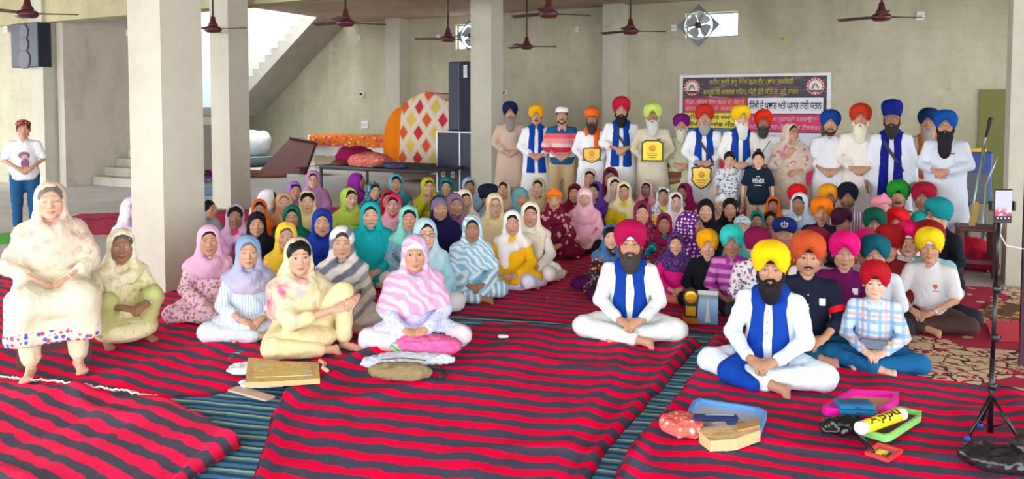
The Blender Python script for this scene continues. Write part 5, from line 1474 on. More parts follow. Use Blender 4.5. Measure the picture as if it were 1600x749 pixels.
        if sty == 'shawl':
            q.ell(T(0, .0, .36), (.215 * g, .155 * g, .22), k=.05)
            for n, sx in (('r', -1), ('l', 1)): q.cap(J['sh' + n], J['sh' + n] + (J['el' + n] - J['sh' + n]) * (.95 if n == P.get('shside', 'r') else .75),   .070, .078, k=.05)
            X, Y, Z = q.grids(); q.F = np.maximum(q.F, (T(0, 0, P.get('shz', .20))[2] + .05 * np.sin(X * 14 + sid) - Z).astype(np.float32))
        if sty == 'drape':            # one end falls over the breast
            sx = 1 if sid % 2 else -1
            q.chain([T(sx * .11, -.035, .52), T(sx * .095, -.075, .42), T(sx * .085, -.100, .27)], [.058, .060, .054], k=.04)
            q.chain([T(-sx * .11, -.03, .52), T(-sx * .05, -.080, .485), T(sx * .05, -.080, .455)], [.056, .052, .052], k=.04)
        tp = P.get('show', .0)        # extra hair shown at the top
        q.ell(hp_(0, -.122 + bk, -.008 + tp * .5), np.array([.0735 - .004 * (sty == 'hijab'), .106, .103 + tp * .5 - .006 * (sty == 'hijab')]) * HS, RH, k=.008, cut=True)
        if sty != 'hijab': q.cap(hp_(0, -.125, -.08), hp_(0, -.11, -.128), .048, .038, k=.02, cut=True)
        v, f = q.mesh(); v = fold_scarf(v, f, .0085, sid + 2, J['neck0'] + np.array([0, .01, .01]), J['neck0'][2] - .01)
        sm_ = cloth(sp) if isinstance(sp[0], int) else cloth(*sp)
        so = mesh_obj(P.get('scarfname', 'head_scarf'), fin(v), f, sm_, root)
        if P.get('tight'):            # a snug under-cap showing at the brow
            w = SD((-.11, -.13, -.02), (.11, .12, .17), .009); w.ell((0, .014, .034), (.085, .1035, .0935), k=0)
            w.ell((0, -.13, -.03), (.12, .12, .093), k=.006, cut=True)
            v, f = w.mesh(); mesh_obj('under_cap', fin(hd(v)), f, cloth(P['tight']), so)
    if P.get('bangle'):
        for n in P['bangle'][0]:
            w, e_ = J['wr' + n], J['el' + n]; d = (e_ - w) / np.linalg.norm(e_ - w); c0 = w + d * .02
            a_ = np.cross(d, (0, 0, 1.0)); a_ /= np.linalg.norm(a_); b_ = np.cross(d, a_)
            mb = MB(); mb.tube([(c0 + .034 * (math.cos(i * math.pi / 8) * a_ + math.sin(i * math.pi / 8) * b_)) * s for i in range(17)], .0045 * s, 6, False)
            mb.build('bangle' if P['bangle'][1][0] > 60 else 'watch', plain(P['bangle'][1], .3, .6), root, True)
    root['_dz'] = dz; P['J'] = J; P['hd'] = hd; P['root'] = root; P['s'] = s
    WHO[label] = P; P['loc'] = loc; P['face'] = face
    return root
# ------------------------------------------------------------------ who sits and stands where
BLUE = (8, 62, 160); WHITE = (240, 242, 244); OFFW = (238, 234, 220)
def stand_y(x): return 12.43 / (1 + .673 * (x - 800) / F_PX)
def face_to_cam(p): return -math.atan2(p[0], p[1])
def seat(x, y, label, s=.95, byaw=0.0, hyaw=0.0, kind='cross', group=None, hs=1.05, zt=None, **P):
    dz = {'cross': 0, 'knee': 0, 'side': 0, 'squat': .06, 'chair': .43}[kind]
    hz = {'turban': .193, 'patka': .155, 'cap': .145}.get('turban' if P.get('turban') and P['turban'][0] in ('pagri', 'round', 'tall') else ('patka' if P.get('turban') else ''), .147 if P.get('scarf') else .125)
    if P.get('tbig'): hz = .10 + (hz - .10) * (1 + (P['tbig'] - 1) * 1.4)
    base = P.pop('base', None)
    if base:            # the scale follows from where the legs meet the floor
        lo_, hi_ = .5, 1.3
        for _ in range(30):
            s = (lo_ + hi_) / 2; q = at_z(x, y, (.735 + hz * hs + dz) * s); yb = q[1] - {'chair': .56, 'squat': .34}.get(kind, .33) * s
            if yb > at_z(x, base, 0)[1]: lo_ = s
            else: hi_ = s
    else: s = s * .955
    ztop = (.735 + hz * hs + dz) * s
    p = at_z(x, y, ztop)
    ycap = stand_y(x) - P.pop('capoff', .62) if x > 775 else 99
    if p[1] > ycap:     # the rearmost sit just before the feet of the standing row
        q = at_y(x, y, ycap); s = q[2] / (.735 + hz * hs + dz); p = q
    p[2] = .012
    return person(label, p, face_to_cam(p) + byaw, kind, s, hs, group, hyaw=hyaw - byaw * .8, **P)
GW, GG, GB, GM = 'women seated on the rugs', 'girls seated on the rugs', 'boys in turbans seated on the rugs', 'men standing in the back row'
def W(x, y, label, scarf, top, sty='drape', **P):
    P.setdefault('pants', (225, 222, 226)); P.setdefault('s', .95); P.setdefault('hs', 1.11)
    P.setdefault('spread', .8 if y < 345 else 1.0); P.setdefault('show', .022)
    return seat(x, y, label, fem=1, scarf=scarf, top=top, sty=sty, group=P.pop('group', GW), **P)
def G(x, y, label, scarf, top, sty='drape', **P):
    P.setdefault('s', .84); P.setdefault('hs', 1.12); P.setdefault('show', .045)
    return W(x, y, label, scarf, top, sty, young=1, group=GG, **P)
def B(x, y, label, turban, top, style='pagri', **P):
    P.setdefault('s', .84); P.setdefault('hs', 1.13); P.setdefault('pants', (40, 44, 60)); P.setdefault('topname', 'shirt'); P.setdefault('young', 1); P.setdefault('tbig', .98)
    P.setdefault('spread', .72 if y < 400 and x < 1440 else 1.0)
    return seat(x, y, label, turban=(style, turban), top=top, group=GB, **P)

# --- left
W(78, 283, 'old woman in cream with closed eyes sitting on the low chair at far left', ((222, 204, 182), 'print', (206, 178, 162), (214, 190, 172), .35), ((224, 216, 190), 'hemfloral', (216, 70, 96), (74, 98, 196)), 'shawl',
  kind='chair', s=.985, hs=1.08, closed=1, skin='l', hair=(120, 108, 100), pants=(222, 210, 178), girth=1.16, show=.03, shz=.12, back=.01, sleeve='three', bangle=('l', (232, 226, 210)), broww=.3, base=606)
W(187, 357, 'old woman in pale green squatting beside the seated woman in cream', ((242, 236, 206), 'print', (226, 218, 150), (238, 214, 190), .5), ((232, 228, 182), 'print', (214, 206, 140), (236, 220, 190), .6),
  kind='squat', s=.96, byaw=.25, skin='d', hair=(90, 84, 82), pants=(196, 204, 132), bangle=('l', (200, 200, 196)), sleeve='three', show=.03, broww=.4, base=554)
W(206, 308, 'woman with lilac scarf half hidden behind the big left column', (226, 214, 236), (222, 210, 234), s=.95, byaw=.5, hyaw=.55, show=.06)
# --- front women
W(325, 352, 'woman in pink head scarf and rose floral suit next to the big left column', (236, 186, 216), ((238, 206, 214), 'floral', (206, 120, 140), (150, 130, 180)), 'wrap', s=.94, skin='m', pants=((238, 206, 214), 'floral', (206, 120, 140), (150, 130, 180)), byaw=.15, lip=(.4, .12, .1), base=512)
W(387, 368, 'woman in slate blue scarf with pink edge, white kurta and bangles', ((138, 168, 208), 'grad', (214, 198, 220)), ((228, 236, 244), 'stripe_x', (196, 212, 232), None, 2.2), 'wrap', s=.95, skin='l', girth=1.1, pants=(214, 226, 238), bangle=('rl', (210, 210, 205)), byaw=.1, sleeve='three', hair=(110, 104, 100), broww=.4, base=543)
W(464, 372, 'woman in cream and pink tie-dye clasping her raised knee', ((230, 218, 176), 'tiedye', (206, 80, 140), (228, 160, 180), .9), ((230, 216, 168), 'tiedye', (226, 196, 160), (222, 170, 170)), 'shawl', kind='knee', s=1.02, skin='l', girth=1.12, pants=(230, 216, 166), show=.06, back=.02, byaw=.42, shz=.24, sleeve='three', lip=(.4, .11, .1), hyaw=.05, base=570)
W(534, 353, 'old woman in grey and white bordered scarf behind the cream tie-dye woman', ((226, 222, 214), 'stripe_d', (120, 124, 140), None, .35), ((206, 200, 186), 'stripe_d', (150, 146, 140), (90, 90, 96), .5), 'wrap', s=.97, skin='l', hair=(60, 54, 54), pants=(214, 204, 184), show=.03)
W(648, 367, 'old woman in lilac and pink streaked shawl seated at the front middle', ((206, 196, 228), 'zebra', (226, 156, 186), None, .7), ((206, 212, 240), 'print', (176, 190, 232), (228, 214, 240)), 'shawl', s=.98, skin='m', girth=1.05, pants=(228, 218, 226), tight=(226, 220, 240), hair=None, show=.0, bangle=('r', (205, 205, 200)), lip=(.36, .16, .12), broww=.35, shz=.25, base=562)
W(737, 336, 'woman wrapped in light blue and white striped shawl beside the open rug', ((150, 200, 224), 'zebra', (224, 238, 242), None, .9), ((140, 196, 220), 'stripe_d', (226, 238, 242), None, .7), 'shawl', s=.98, skin='d', girth=1.06, pants=((130, 186, 212), 'stripe_x', (228, 238, 242), None, .9), byaw=.12, bangle=('r', (206, 150, 70)), show=.03, shz=.27, base=480)
W(801, 329, 'woman with white scarf over bright yellow kurta sitting sideways', (244, 240, 236), (240, 186, 20), kind='side', s=.94, skin='m', pants=(226, 228, 246), show=.04, byaw=-.1, base=460)
W(829, 315, 'woman with cream scarf and white suit behind the yellow kurta woman', (240, 232, 206), (240, 236, 228), kind='side', s=.95, skin='m', pants=(240, 236, 228), show=.045)
G(866, 295, 'girl in orange turban and maroon embroidered suit with white badge', ((128, 18, 60), 'floral', (200, 180, 160), (90, 10, 40), .6), ((116, 14, 56), 'floral', (196, 170, 150), (150, 40, 80), .5), kind='side', s=.95, hs=1.02, skin='m', pants=(116, 14, 56), hair=None, turban=('patka', (244, 126, 14)), tbig=1.12, show=.30, back=.09, badge=(-.02, .46))
W(914, 293, 'girl wrapped in plain pale pink scarf with white under-cap', (246, 186, 204), (244, 190, 206), 'hijab', kind='side', s=.93, skin='l', pants=(30, 28, 36), tight=(246, 226, 232), hair=None, group=GG, young=1)
# --- women behind, left block
G(367, 320, 'girl in lilac and mint shaded scarf left of the girl in black', ((222, 186, 226), 'tiedye', (160, 222, 190), (214, 120, 190), .7), (206, 60, 110), s=.90, skin='d', show=.06, back=.02)
G(323, 311, 'girl in pale blue scarf looking right, cut by the big left column', (176, 204, 222), ((196, 210, 222), 'print', (150, 170, 190), None), s=.86, byaw=.8, hyaw=.75, skin='m', show=.08, back=.04)
W(400, 296, 'woman in plain white scarf bending away towards the right', (238, 240, 244), (236, 238, 242), s=.93, byaw=1.3, hyaw=1.3, lean=.25, show=.06)
G(405, 311, 'girl in orange scarf behind the girl in black scarf', (238, 106, 30), (60, 60, 96), s=.86, skin='m', show=.07)
G(401, 331, 'girl in plain black scarf and black top among the women on the left', (24, 24, 32), (26, 26, 34), s=.88, skin='m', show=.05)
W(444, 300, 'old woman in beige scarf left of the cream-yellow scarf', (206, 170, 120), (196, 166, 130), 'wrap', s=.93, skin='l', hair=(110, 100, 92), broww=.4)
W(459, 283, 'woman in violet scarf left of the woman in glasses and mauve', (160, 112, 192), (150, 110, 180), s=.93, skin='m', byaw=.3, hyaw=.2, show=.04)
W(489, 266, 'woman in mauve shawl and glasses, rearmost on the left', (192, 140, 186), (190, 142, 186), 'shawl', s=.99, skin='l', glasses=1)
W(480, 298, 'young woman in cream-yellow scarf with dark parted hair', (236, 226, 160), (228, 218, 150), 'wrap', s=.93, skin='l', show=.06, back=.015, lip=(.42, .08, .1))
W(456, 320, 'woman in bottle green scarf with white edge behind the yellow scarf', (10, 112, 84), ((230, 236, 232), 'print', (30, 110, 90), None), s=.91, skin='m', show=.05)
W(447, 347, 'old woman in yellow scarf peering past the cream tie-dye woman', (242, 204, 60), ((244, 224, 150), 'print', (236, 190, 60), None), 'wrap', s=.91, skin='m', hair=(90, 84, 80), broww=.4)
W(503, 326, 'woman in plain royal blue scarf in the left block', (24, 54, 160), (22, 48, 150), 'wrap', s=.95, skin='m', lip=(.4, .06, .07), show=.02)
W(546, 293, 'woman in lime green scarf glancing to the right', (186, 210, 86), (182, 206, 84), 'wrap', s=.95, skin='p', hyaw=.45, show=.06, lip=(.42, .1, .1))
W(579, 315, 'large woman wrapped in bright turquoise shawl', (20, 178, 186), (20, 176, 184), 'shawl', s=.99, skin='l', girth=1.14, show=.035, lip=(.4, .12, .1), shz=.16, pants=(28, 150, 140), hs=1.08)
W(557, 270, 'woman in deep purple scarf turned to the right in profile', (140, 40, 150), (138, 42, 148), 'wrap', s=.95, byaw=1.1, hyaw=1.15, skin='d', show=.03)
W(583, 284, 'woman in teal and brown printed scarf right of the purple scarf', ((20, 110, 128), 'print', (150, 170, 170), (110, 90, 80), .6), (60, 120, 130), s=.90, hyaw=.35, byaw=.3, skin='l', show=.04)
W(619, 272, 'woman in teal scarf and light blue suit behind the magenta scarf', ((90, 176, 190), 'grad', (20, 110, 122)), (140, 196, 214), 'wrap', s=.98, skin='m', show=.06, lip=(.4, .1, .1))
G(606, 297, 'girl in red scarf half hidden behind the magenta and white scarf', (190, 30, 60), (200, 40, 80), s=.86, skin='m', show=.06)
W(615, 303, 'woman in magenta scarf with white edge looking down', ((226, 40, 110), 'grad', (244, 226, 232)), (214, 40, 110), 'wrap', s=.90, skin='l', hyaw=-.15, show=.03)
W(638, 321, 'woman in mint green scarf with printed blue suit', (136, 222, 206), ((110, 180, 196), 'floral', (206, 140, 150), (60, 130, 150)), s=.94, skin='m', show=.05, byaw=.15)
W(665, 341, 'woman in pale blue scarf and black-rimmed glasses behind the lilac shawl', (176, 212, 224), (150, 204, 216), 'wrap', s=.96, skin='l', glasses=1, hyaw=.2)
W(669, 277, 'woman in olive yellow scarf resting her chin on her hand', (186, 180, 30), (190, 182, 40), 'wrap', s=.95, arms='chin', skin='l', hyaw=.25, show=.03)
W(697, 278, 'woman in plain teal scarf right of the olive yellow scarf', (16, 140, 150), (70, 150, 150), s=.93, skin='m', show=.03)
W(733, 277, 'dark woman in grey-blue checked scarf beside the central column', ((150, 176, 196), 'tiedye', (80, 100, 130), (220, 200, 210), 1.2), ((70, 100, 140), 'tiedye', (40, 60, 100), (150, 170, 190)), 'wrap', s=.96, skin='d', hyaw=.1)
W(687, 306, 'woman in navy shawl with patterned grey cap-scarf', ((34, 26, 84), 'grad', (30, 24, 76)), (30, 24, 80), 'shawl', s=.97, skin='m', tight=((120, 110, 136)), hair=None, back=.03, show=.05, hyaw=.2)
W(711, 302, 'older woman in dusty mauve scarf behind the navy shawl', (142, 106, 134), (120, 86, 110), 'wrap', s=.95, skin='m', hyaw=.25, broww=.4, hair=(80, 74, 74))
W(726, 296, 'woman in off-white crochet scarf behind the dusty mauve scarf', (232, 224, 204), (226, 214, 196), 'wrap', s=.95, skin='m', hyaw=.3)
seat(760, 287, 'woman in dark navy turban turned away in pale blue tie-dye', .97, 1.5, 1.6, fem=1, turban=('round', (20, 28, 52)), tbig=1.0, top=((150, 192, 222), 'tiedye', (216, 232, 242), (110, 160, 200)), group=GW, hair=None, skin='m', pants=(150, 192, 222))
W(787, 281, 'woman in beige scarf between dark turban and cream shawl', (212, 190, 160), (206, 184, 156), s=.93, skin='m', show=.06, hyaw=-.2)
W(773, 302, 'old woman in cream shawl and tinted glasses', (232, 214, 160), (230, 212, 158), 'shawl', s=.96, skin='l', glasses=(70, 60, 70), hair=(120, 110, 104), hyaw=.1, shz=.2)
W(814, 293, 'woman in grey-teal wrapped scarf smiling, right of the cream shawl', (104, 166, 176), ((180, 206, 200), 'grad', (120, 160, 160)), 'hijab', s=.95, skin='m', hyaw=.35, tight=(100, 160, 172), hair=None)
W(841, 278, 'woman in sand-coloured scarf at the back beside the men', (212, 186, 146), (206, 182, 146), 'wrap', s=.95, skin='l', show=.05, hyaw=-.2)
# --- girls in the middle
G(898, 287, 'girl in dark maroon scarf left of the pale pink scarf', (116, 14, 40), (112, 14, 40), s=.90, skin='m', hyaw=-.1)
G(921, 263, 'girl in cream scarf below the orange-stole man', (232, 224, 206), (226, 210, 196), s=.88, skin='m')
G(930, 284, 'girl in violet scarf and violet dress right of the pale pink scarf', (110, 70, 178), (116, 76, 186), s=.90, byaw=-.3, hyaw=-.35, skin='m', show=.06, back=.02, capoff=.95)
G(954, 261, 'girl in deep maroon scarf at the very back of the girls', (122, 20, 50), (120, 20, 48), s=.88, skin='d')
G(960, 276, 'girl in off-white scarf and pale face behind the cream-yellow scarf', (226, 218, 204), (206, 186, 190), s=.88, skin='p', hyaw=.15, capoff=1.0)
G(975, 283, 'girl in cream-yellow scarf with lowered eyes', (238, 228, 176), (214, 190, 30), s=.90, skin='m', closed=1, capoff=1.25)
G(1010, 281, 'girl in pink and cream scarf with maroon sleeves', ((230, 196, 200), 'grad', (226, 130, 170)), (130, 16, 50), s=.90, skin='d', hyaw=-.15)
G(1037, 291, 'girl in white printed scarf and yellow dress', ((226, 230, 234), 'print', (110, 120, 150), None, .8), ((238, 222, 60), 'floral', (226, 110, 110), (250, 250, 240)), s=.90, skin='m', hyaw=-.1)
G(1056, 300, 'girl in plain white scarf right of the white printed scarf', (236, 238, 240), (226, 196, 200), s=.86, skin='p', hyaw=.1)
G(1070, 286, 'girl in magenta-bordered maroon scarf looking left', (150, 20, 90), (226, 216, 206), s=.90, byaw=-.4, hyaw=-.4, skin='d', show=.07)
G(1004, 314, 'tall girl in maroon dotted scarf behind the magenta turban man', ((120, 18, 66), 'dots', (190, 110, 150), None, 1.3), ((112, 16, 60), 'dots', (180, 100, 140), None, 1.3), 'wrap', s=.92, skin='m', show=.045)
G(1038, 333, 'small dark girl in teal leaf-print dress and maroon scarf', (140, 20, 64), ((10, 130, 140), 'floral', (60, 200, 200), (10, 70, 90)), s=.78, skin='d')
W(1077, 330, 'woman in purple polka-dot shawl turning her back to the right', ((92, 24, 110), 'dots', (226, 206, 230), None, .8), ((90, 24, 108), 'dots', (226, 206, 230), None, .8), 'shawl', s=.94, byaw=1.2, hyaw=1.2, skin='d', shz=.1)
G(1103, 311, 'girl in plain black scarf and pale smiling face', (22, 22, 28), (24, 24, 30), 'wrap', s=.90, skin='l', show=.03)
G(1141, 310, 'girl in pink dress with black scarf round her neck', (26, 24, 30), (236, 156, 176), 'wrap', s=.86, skin='m', show=.08, back=.04)
seat(1129, 305, 'small boy in white patka behind the girl in pink dress', .82, 0, .1, group=GB, turban=('patka', (226, 236, 240)), top=(226, 160, 170), young=1, skin='l', hs=1.1, tbig=1.05)
G(1176, 304, 'little girl in dark pink scarf below the boy in black T-shirt', (190, 24, 80), (180, 30, 80), s=.80, skin='d', show=.05)
G(1208, 307, 'little girl in bright orange scarf', (246, 110, 30), (236, 120, 60), s=.80, skin='d', show=.06)
G(1249, 301, 'girl in white and light blue scarf in front of the red turban', ((214, 228, 240), 'grad', (140, 190, 226)), ((238, 240, 242), 'print', (226, 206, 120), None), s=.86, skin='d', hyaw=-.2, show=.04, capoff=1.15)
G(1183, 330, 'small girl in teal scarf behind the maroon turban boy', (14, 130, 130), (20, 140, 140), s=.74, skin='d')
seat(1204, 332, 'small bare-headed girl left of the navy patka with the emblem', .74, 0, 0, group=GG, fem=1, young=1, top=(200, 120, 120), skin='d', hair=(24, 18, 18), hs=1.1)
G(954, 352, 'girl in multicoloured dress sitting just left of the magenta turban man', ((60, 110, 160), 'tiedye', (30, 60, 110), (220, 120, 60), 1.5), ((40, 40, 50), 'floral', (226, 120, 50), (70, 140, 170)), s=.80, skin='l', byaw=.2, show=.08, back=.03, kind='side', pants=(60, 20, 66))
G(1056, 363, 'girl in navy floral scarf with magenta sleeves beside the trophy boy', ((50, 44, 110), 'dots', (170, 90, 150), None, 1.6), (226, 26, 140), 'wrap', s=.82, skin='l', pants=(226, 130, 110), base=480)
# --- boys and young men, right block
B(1246, 287, 'boy in bright red turban behind the white and blue scarf girl', (226, 18, 28), (236, 236, 238), s=.88, hyaw=.2, skin='m')
B(1295, 287, 'boy in amber yellow turban behind the orange turban', (236, 160, 30), (236, 236, 238), s=.88, skin='d', hyaw=.2)
B(1325, 286, 'young man in black turban and purple striped shirt', (22, 24, 44), ((150, 120, 156), 'stripe_x', (240, 236, 240), None, 1.4), s=.95, hs=1.05, skin='d', young=0, stubble=.5, collar=(150, 96, 150))
B(1284, 308, 'boy in bright orange turban and navy shirt', (248, 128, 14), (28, 34, 54), s=.90, skin='m', capoff=1.0)
B(1313, 326, 'small boy in dark plum turban looking right', (66, 22, 44), (60, 60, 70), s=.80, byaw=.6, hyaw=.6, skin='d')
B(1376, 306, 'small child in pale pink patka below the green turban', (246, 150, 176), (236, 160, 180), 'patka', s=.80, tbig=1.1, skin='p', byaw=.5, hyaw=.5, capoff=.9)
B(1404, 281, 'young man in grass green turban and blue shirt', (30, 142, 40), (26, 84, 130), s=.93, hs=1.05, young=0, skin='m', tash=(24, 20, 18), under=(20, 20, 24))
B(1444, 284, 'young man in crimson turban and white shirt at the back right', (166, 18, 50), (226, 234, 244), s=.93, hs=1.05, skin='d', hyaw=-.15, collar=(230, 236, 244))
B(1367, 325, 'dark boy in bottle green turban in the middle of the boys', (10, 82, 68), (170, 60, 60), s=.88, skin='d')
B(1403, 325, 'boy in scarlet turban half hidden behind the bottle green turban', (226, 24, 30), (236, 238, 240), s=.86, hyaw=-.1, skin='p')
seat(1470, 309, 'young man in teal turban and black shirt in left profile', 1.0, -.75, -.9, group=GB, turban=('pagri', (14, 134, 140)), top=(22, 26, 38), topname='shirt', pants=(24, 26, 36), skin='m', glasses=1, sleeve='three', badge=(.08, .40), stubble=.3, arms='knees')
B(1438, 331, 'boy in aqua turban seen from behind among the boys', (34, 176, 172), (110, 190, 190), s=.82, byaw=2.6, hyaw=2.6)
B(1420, 345, 'boy in hot magenta turban behind the yellow turban boy', (224, 16, 100), (238, 240, 242), s=.92, skin='l', under=(240, 240, 240))
B(1454, 356, 'boy in yellow turban and white polo shirt at the right', (244, 214, 22), (232, 230, 232), s=1.0, hs=1.06, byaw=-.2, hyaw=.05, skin='m', sleeve='short', pants=(82, 62, 58), collar=(228, 226, 230), under=(240, 240, 240), bangle=('l', (236, 232, 228)), arms='clasp', base=530)
B(1320, 360, 'boy in hot pink turban and purple printed polo shirt', (226, 12, 120), (102, 14, 84), s=.93, skin='m', badge=(.09, .43), collar=(110, 16, 90), sleeve='short', hyaw=.05)
B(1368, 366, 'boy in dark teal turban biting his lip above the plaid shirt', (14, 92, 110), (224, 232, 240), s=.88, skin='m')
B(1368, 408, 'boy in red turban and pale blue plaid shirt at the front right', (176, 14, 34), ((206, 224, 242), 'plaid', (130, 170, 214), (206, 150, 150)), s=.93, hs=1.1, skin='p', pants=(22, 98, 150), collar=(206, 222, 240), under=(40, 40, 56), lip=(.62, .30, .27), base=594)
B(1275, 356, 'boy in dark maroon turban hidden behind the rust turban man', (120, 16, 50), (226, 230, 226), s=.92, hyaw=.3)
B(1352, 360, 'boy in magenta turban hidden between hot pink and teal turbans', (206, 20, 110), (226, 206, 214), s=.86, hyaw=.3)
B(1390, 350, 'boy in blood red turban hidden behind the dark teal turban', (150, 16, 24), (120, 30, 30), s=.90, hyaw=-.6)
B(1452, 344, 'boy in dark red turban hidden behind the yellow turban boy', (140, 12, 34), (150, 200, 206), s=.94)
B(1160, 338, 'small boy in white printed cap cloth behind the aqua turban', ((206, 222, 226), 'print', (90, 120, 140), None, 1.2), (110, 206, 206), 'patka', s=.76, tbig=1.1, skin='l')
B(1226, 338, 'boy in navy round turban with a silver emblem', (20, 38, 108), (226, 110, 40), 'round', s=.86, emblem=1, skin='m', tbig=1.06)
B(1144, 352, 'boy in aqua turban and magenta striped shirt', (52, 200, 190), ((176, 50, 160), 'stripe_z', (206, 150, 206), None, .6), s=.84, skin='d', collar=(176, 50, 160), sleeve='three')
B(1183, 354, 'boy in plum turban and white shirt with blue print', (124, 14, 66), ((240, 236, 238), 'print', (80, 100, 150), (216, 120, 150), .8), s=.88, skin='p', hyaw=.45, byaw=.2, sleeve='three')
B(1106, 359, 'boy in orange-yellow turban and black kurta behind the trophy', (246, 172, 14), (18, 20, 30), s=.90, skin='l', pants=(20, 22, 30), arms='plaque', badge=(.03, .33), topname='kurta', base=494)
# --- the men in front
seat(985, 344, 'bearded man in magenta turban with blue stole, cross-legged in white', 1.02, 0, 0, group='men in white with blue stoles seated in front', turban=('pagri', (176, 8, 76)), under=(244, 240, 240), beard=('full', (64, 58, 56)), top=(236, 242, 238), pants=(232, 240, 236), stole=BLUE, stole_z=.16, glasses=(150, 120, 80), skin='m', bangle=('l', (190, 188, 180)), lap=0, hs=1.04, base=547)
seat(1206, 375, 'bearded man in yellow turban with long blue stole, cross-legged in white', 1.03, -.16, .02, group='men in white with blue stoles seated in front', turban=('pagri', (250, 206, 4)), under=(30, 26, 26), beard=('full', (26, 24, 26)), top=(226, 238, 246), pants=(222, 236, 244), stole=BLUE, stole_z=.06, tail=(((-.10, -.13, .16), (-.20, -.30, .10), .07, .075), ((-.20, -.30, .10), (-.05, -.36, .06), .07, .05)), skin='m', bangle=('l', (225, 225, 220)), lap=0, hs=1.05, base=622)
seat(1262, 362, 'young man in rust turban and navy polo with red sleeve band', 1.0, .12, .05, group=GB, turban=('pagri', (198, 84, 42)), under=(30, 24, 24), tash=(22, 18, 18), stubble=.25, top=(26, 32, 54), topname='shirt', pants=(18, 84, 118), skin='m', collar=(26, 32, 54), badge=(.10, .42), sleeve='three', hs=1.06)
# --- the back row, standing
def S(x, y, label, off=0.0, yaw=0.0, hyaw=0.0, hz=.193, group=GM, Y=None, hs=1.03, **P):
    Y = Y or stand_y(x) - off; q = at_y(x, y, Y)
    s = q[2] / (.84 + .735 + hz * hs); p = np.array([q[0], Y, .006])
    P.setdefault('pants', (236, 238, 240))
    return person(label, p, face_to_cam(p) + yaw, 'stand', s, hs, group, hyaw=hyaw - yaw * .8, **P)
GREYB = (150, 144, 138)
S(797, 158, 'grey-bearded man in navy turban and sand-coloured kurta by the central column', turban=('pagri', (16, 34, 76)), beard=('long', (140, 134, 130)), top=(206, 178, 158), pants=(206, 178, 158), skin='m', under=(190, 110, 90))
S(838, 163, 'young man in yellow turban, white kurta and blue stole', turban=('pagri', (240, 176, 20)), top=WHITE, stole=BLUE, stole_z=-.12, skin='m', tash=(50, 36, 30), off=.1)
S(878, 166, 'man in white skull cap and red-blue striped polo', hz=.145, turban=('cap', (240, 240, 240)), top=((26, 92, 140), 'bands', None, ((.98, (26, 92, 140)), (1.005, (236, 236, 232)), (1.075, (206, 40, 76)), (1.155, (226, 206, 196)), (1.215, (236, 150, 150)), (1.29, (232, 96, 110)), (1.365, (26, 92, 140)))), topname='polo_shirt', pants=(196, 168, 122), hem=.86, sleeve='three', beard=('short', (40, 32, 30)), skin='m', hair=(24, 20, 20), collar=(236, 150, 150), off=.1)
S(925, 167, 'man in orange turban and orange stole holding a shield plaque', turban=('round', (246, 110, 24)), beard=('full', (60, 50, 48)), top=(240, 240, 246), stole=(246, 110, 30), stole_z=.16, stole_low=(.36, 0), skin='d', arms='plaque', off=.15)
S(971, 151, 'tall man in crimson turban with sunglasses and blue stole', turban=('pagri', (190, 24, 52)), beard=('full', (30, 28, 34)), top=WHITE, stole=BLUE, stole_z=-.02, skin='m', glasses=(120, 100, 90), sleeve='three', arms='high', bangle=('l', (196, 180, 120)), off=.1)
S(1020, 160, 'white-bearded man in lime turban holding a yellow certificate plaque', turban=('pagri', (204, 232, 106)), beard=('long', (206, 202, 196)), top=(214, 204, 180), pants=(212, 206, 184), skin='d', arms='plaque', pocket=1, off=.2)
S(1065, 176, 'white-bearded man in purple turban and pale green kurta', turban=('pagri', (126, 20, 130)), beard=('long', (214, 208, 196)), top=(210, 212, 176), pants=(208, 210, 176), skin='m', off=-.1)
S(1101, 163, 'man in red-orange turban and blue stole holding a gold shield', turban=('pagri', (196, 50, 30)), beard=('full', (160, 156, 152)), top=WHITE, stole=BLUE, stole_z=.1, skin='m', pocket=1, off=.1)
S(1158, 163, 'white-bearded man in bright yellow turban and blue stole', turban=('pagri', (250, 204, 14)), beard=('long', (226, 226, 222)), top=(240, 238, 232), stole=BLUE, stole_z=.08, skin='l', hyaw=.35, off=.05)
S(1193, 170, 'dark-bearded man in vermilion turban half behind the boys', turban=('pagri', (226, 50, 20)), beard=('full', (70, 64, 64)), top=WHITE, skin='d', off=-.1)
S(1236, 191, 'woman in beige flowered shawl and glasses among the standing men', hz=.147, group='standing woman', fem=1, scarf=((206, 190, 170), 'paisley', (190, 120, 140), (220, 206, 190), .7), sty='shawl', top=((206, 192, 172), 'paisley', (196, 176, 150), None), pants=(206, 192, 172), glasses=1, skin='m', arms='chest', sleeve='three', hyaw=.6, yaw=.2, hem=.3, girth=1.12, off=.25, shz=.1, show=.03)
S(1298, 171, 'man in blue turban and plain white shirt beside the banner', turban=('pagri', (14, 66, 150)), beard=('trim', (60, 52, 52)), top=(236, 236, 242), skin='m', sleeve='three', collar=(236, 236, 242), hem=.5, off=.05)
S(1345, 162, 'white-bearded man in rust-red turban and cream kurta', turban=('pagri', (200, 60, 26)), beard=('long', (232, 226, 200)), top=(240, 236, 226), pants=(240, 236, 226), skin='m', off=.05)
S(1394, 161, 'man in tall royal blue turban with long dark-blue stole', turban=('tall', (12, 32, 128)), beard=('full', (50, 46, 48)), top=(230, 234, 244), stole=(12, 26, 130), stole_z=-.30, skin='d', glasses=(110, 90, 90), arms='down', off=.1)
S(1452, 168, 'grey-bearded man in navy turban with orange sash behind the last man', turban=('pagri', (14, 54, 100)), beard=('long', (176, 164, 150)), top=(234, 236, 240), stole=(240, 120, 30), stole_z=.05, stole_low=(0, .34), skin='m', off=-.35, hyaw=-.1)
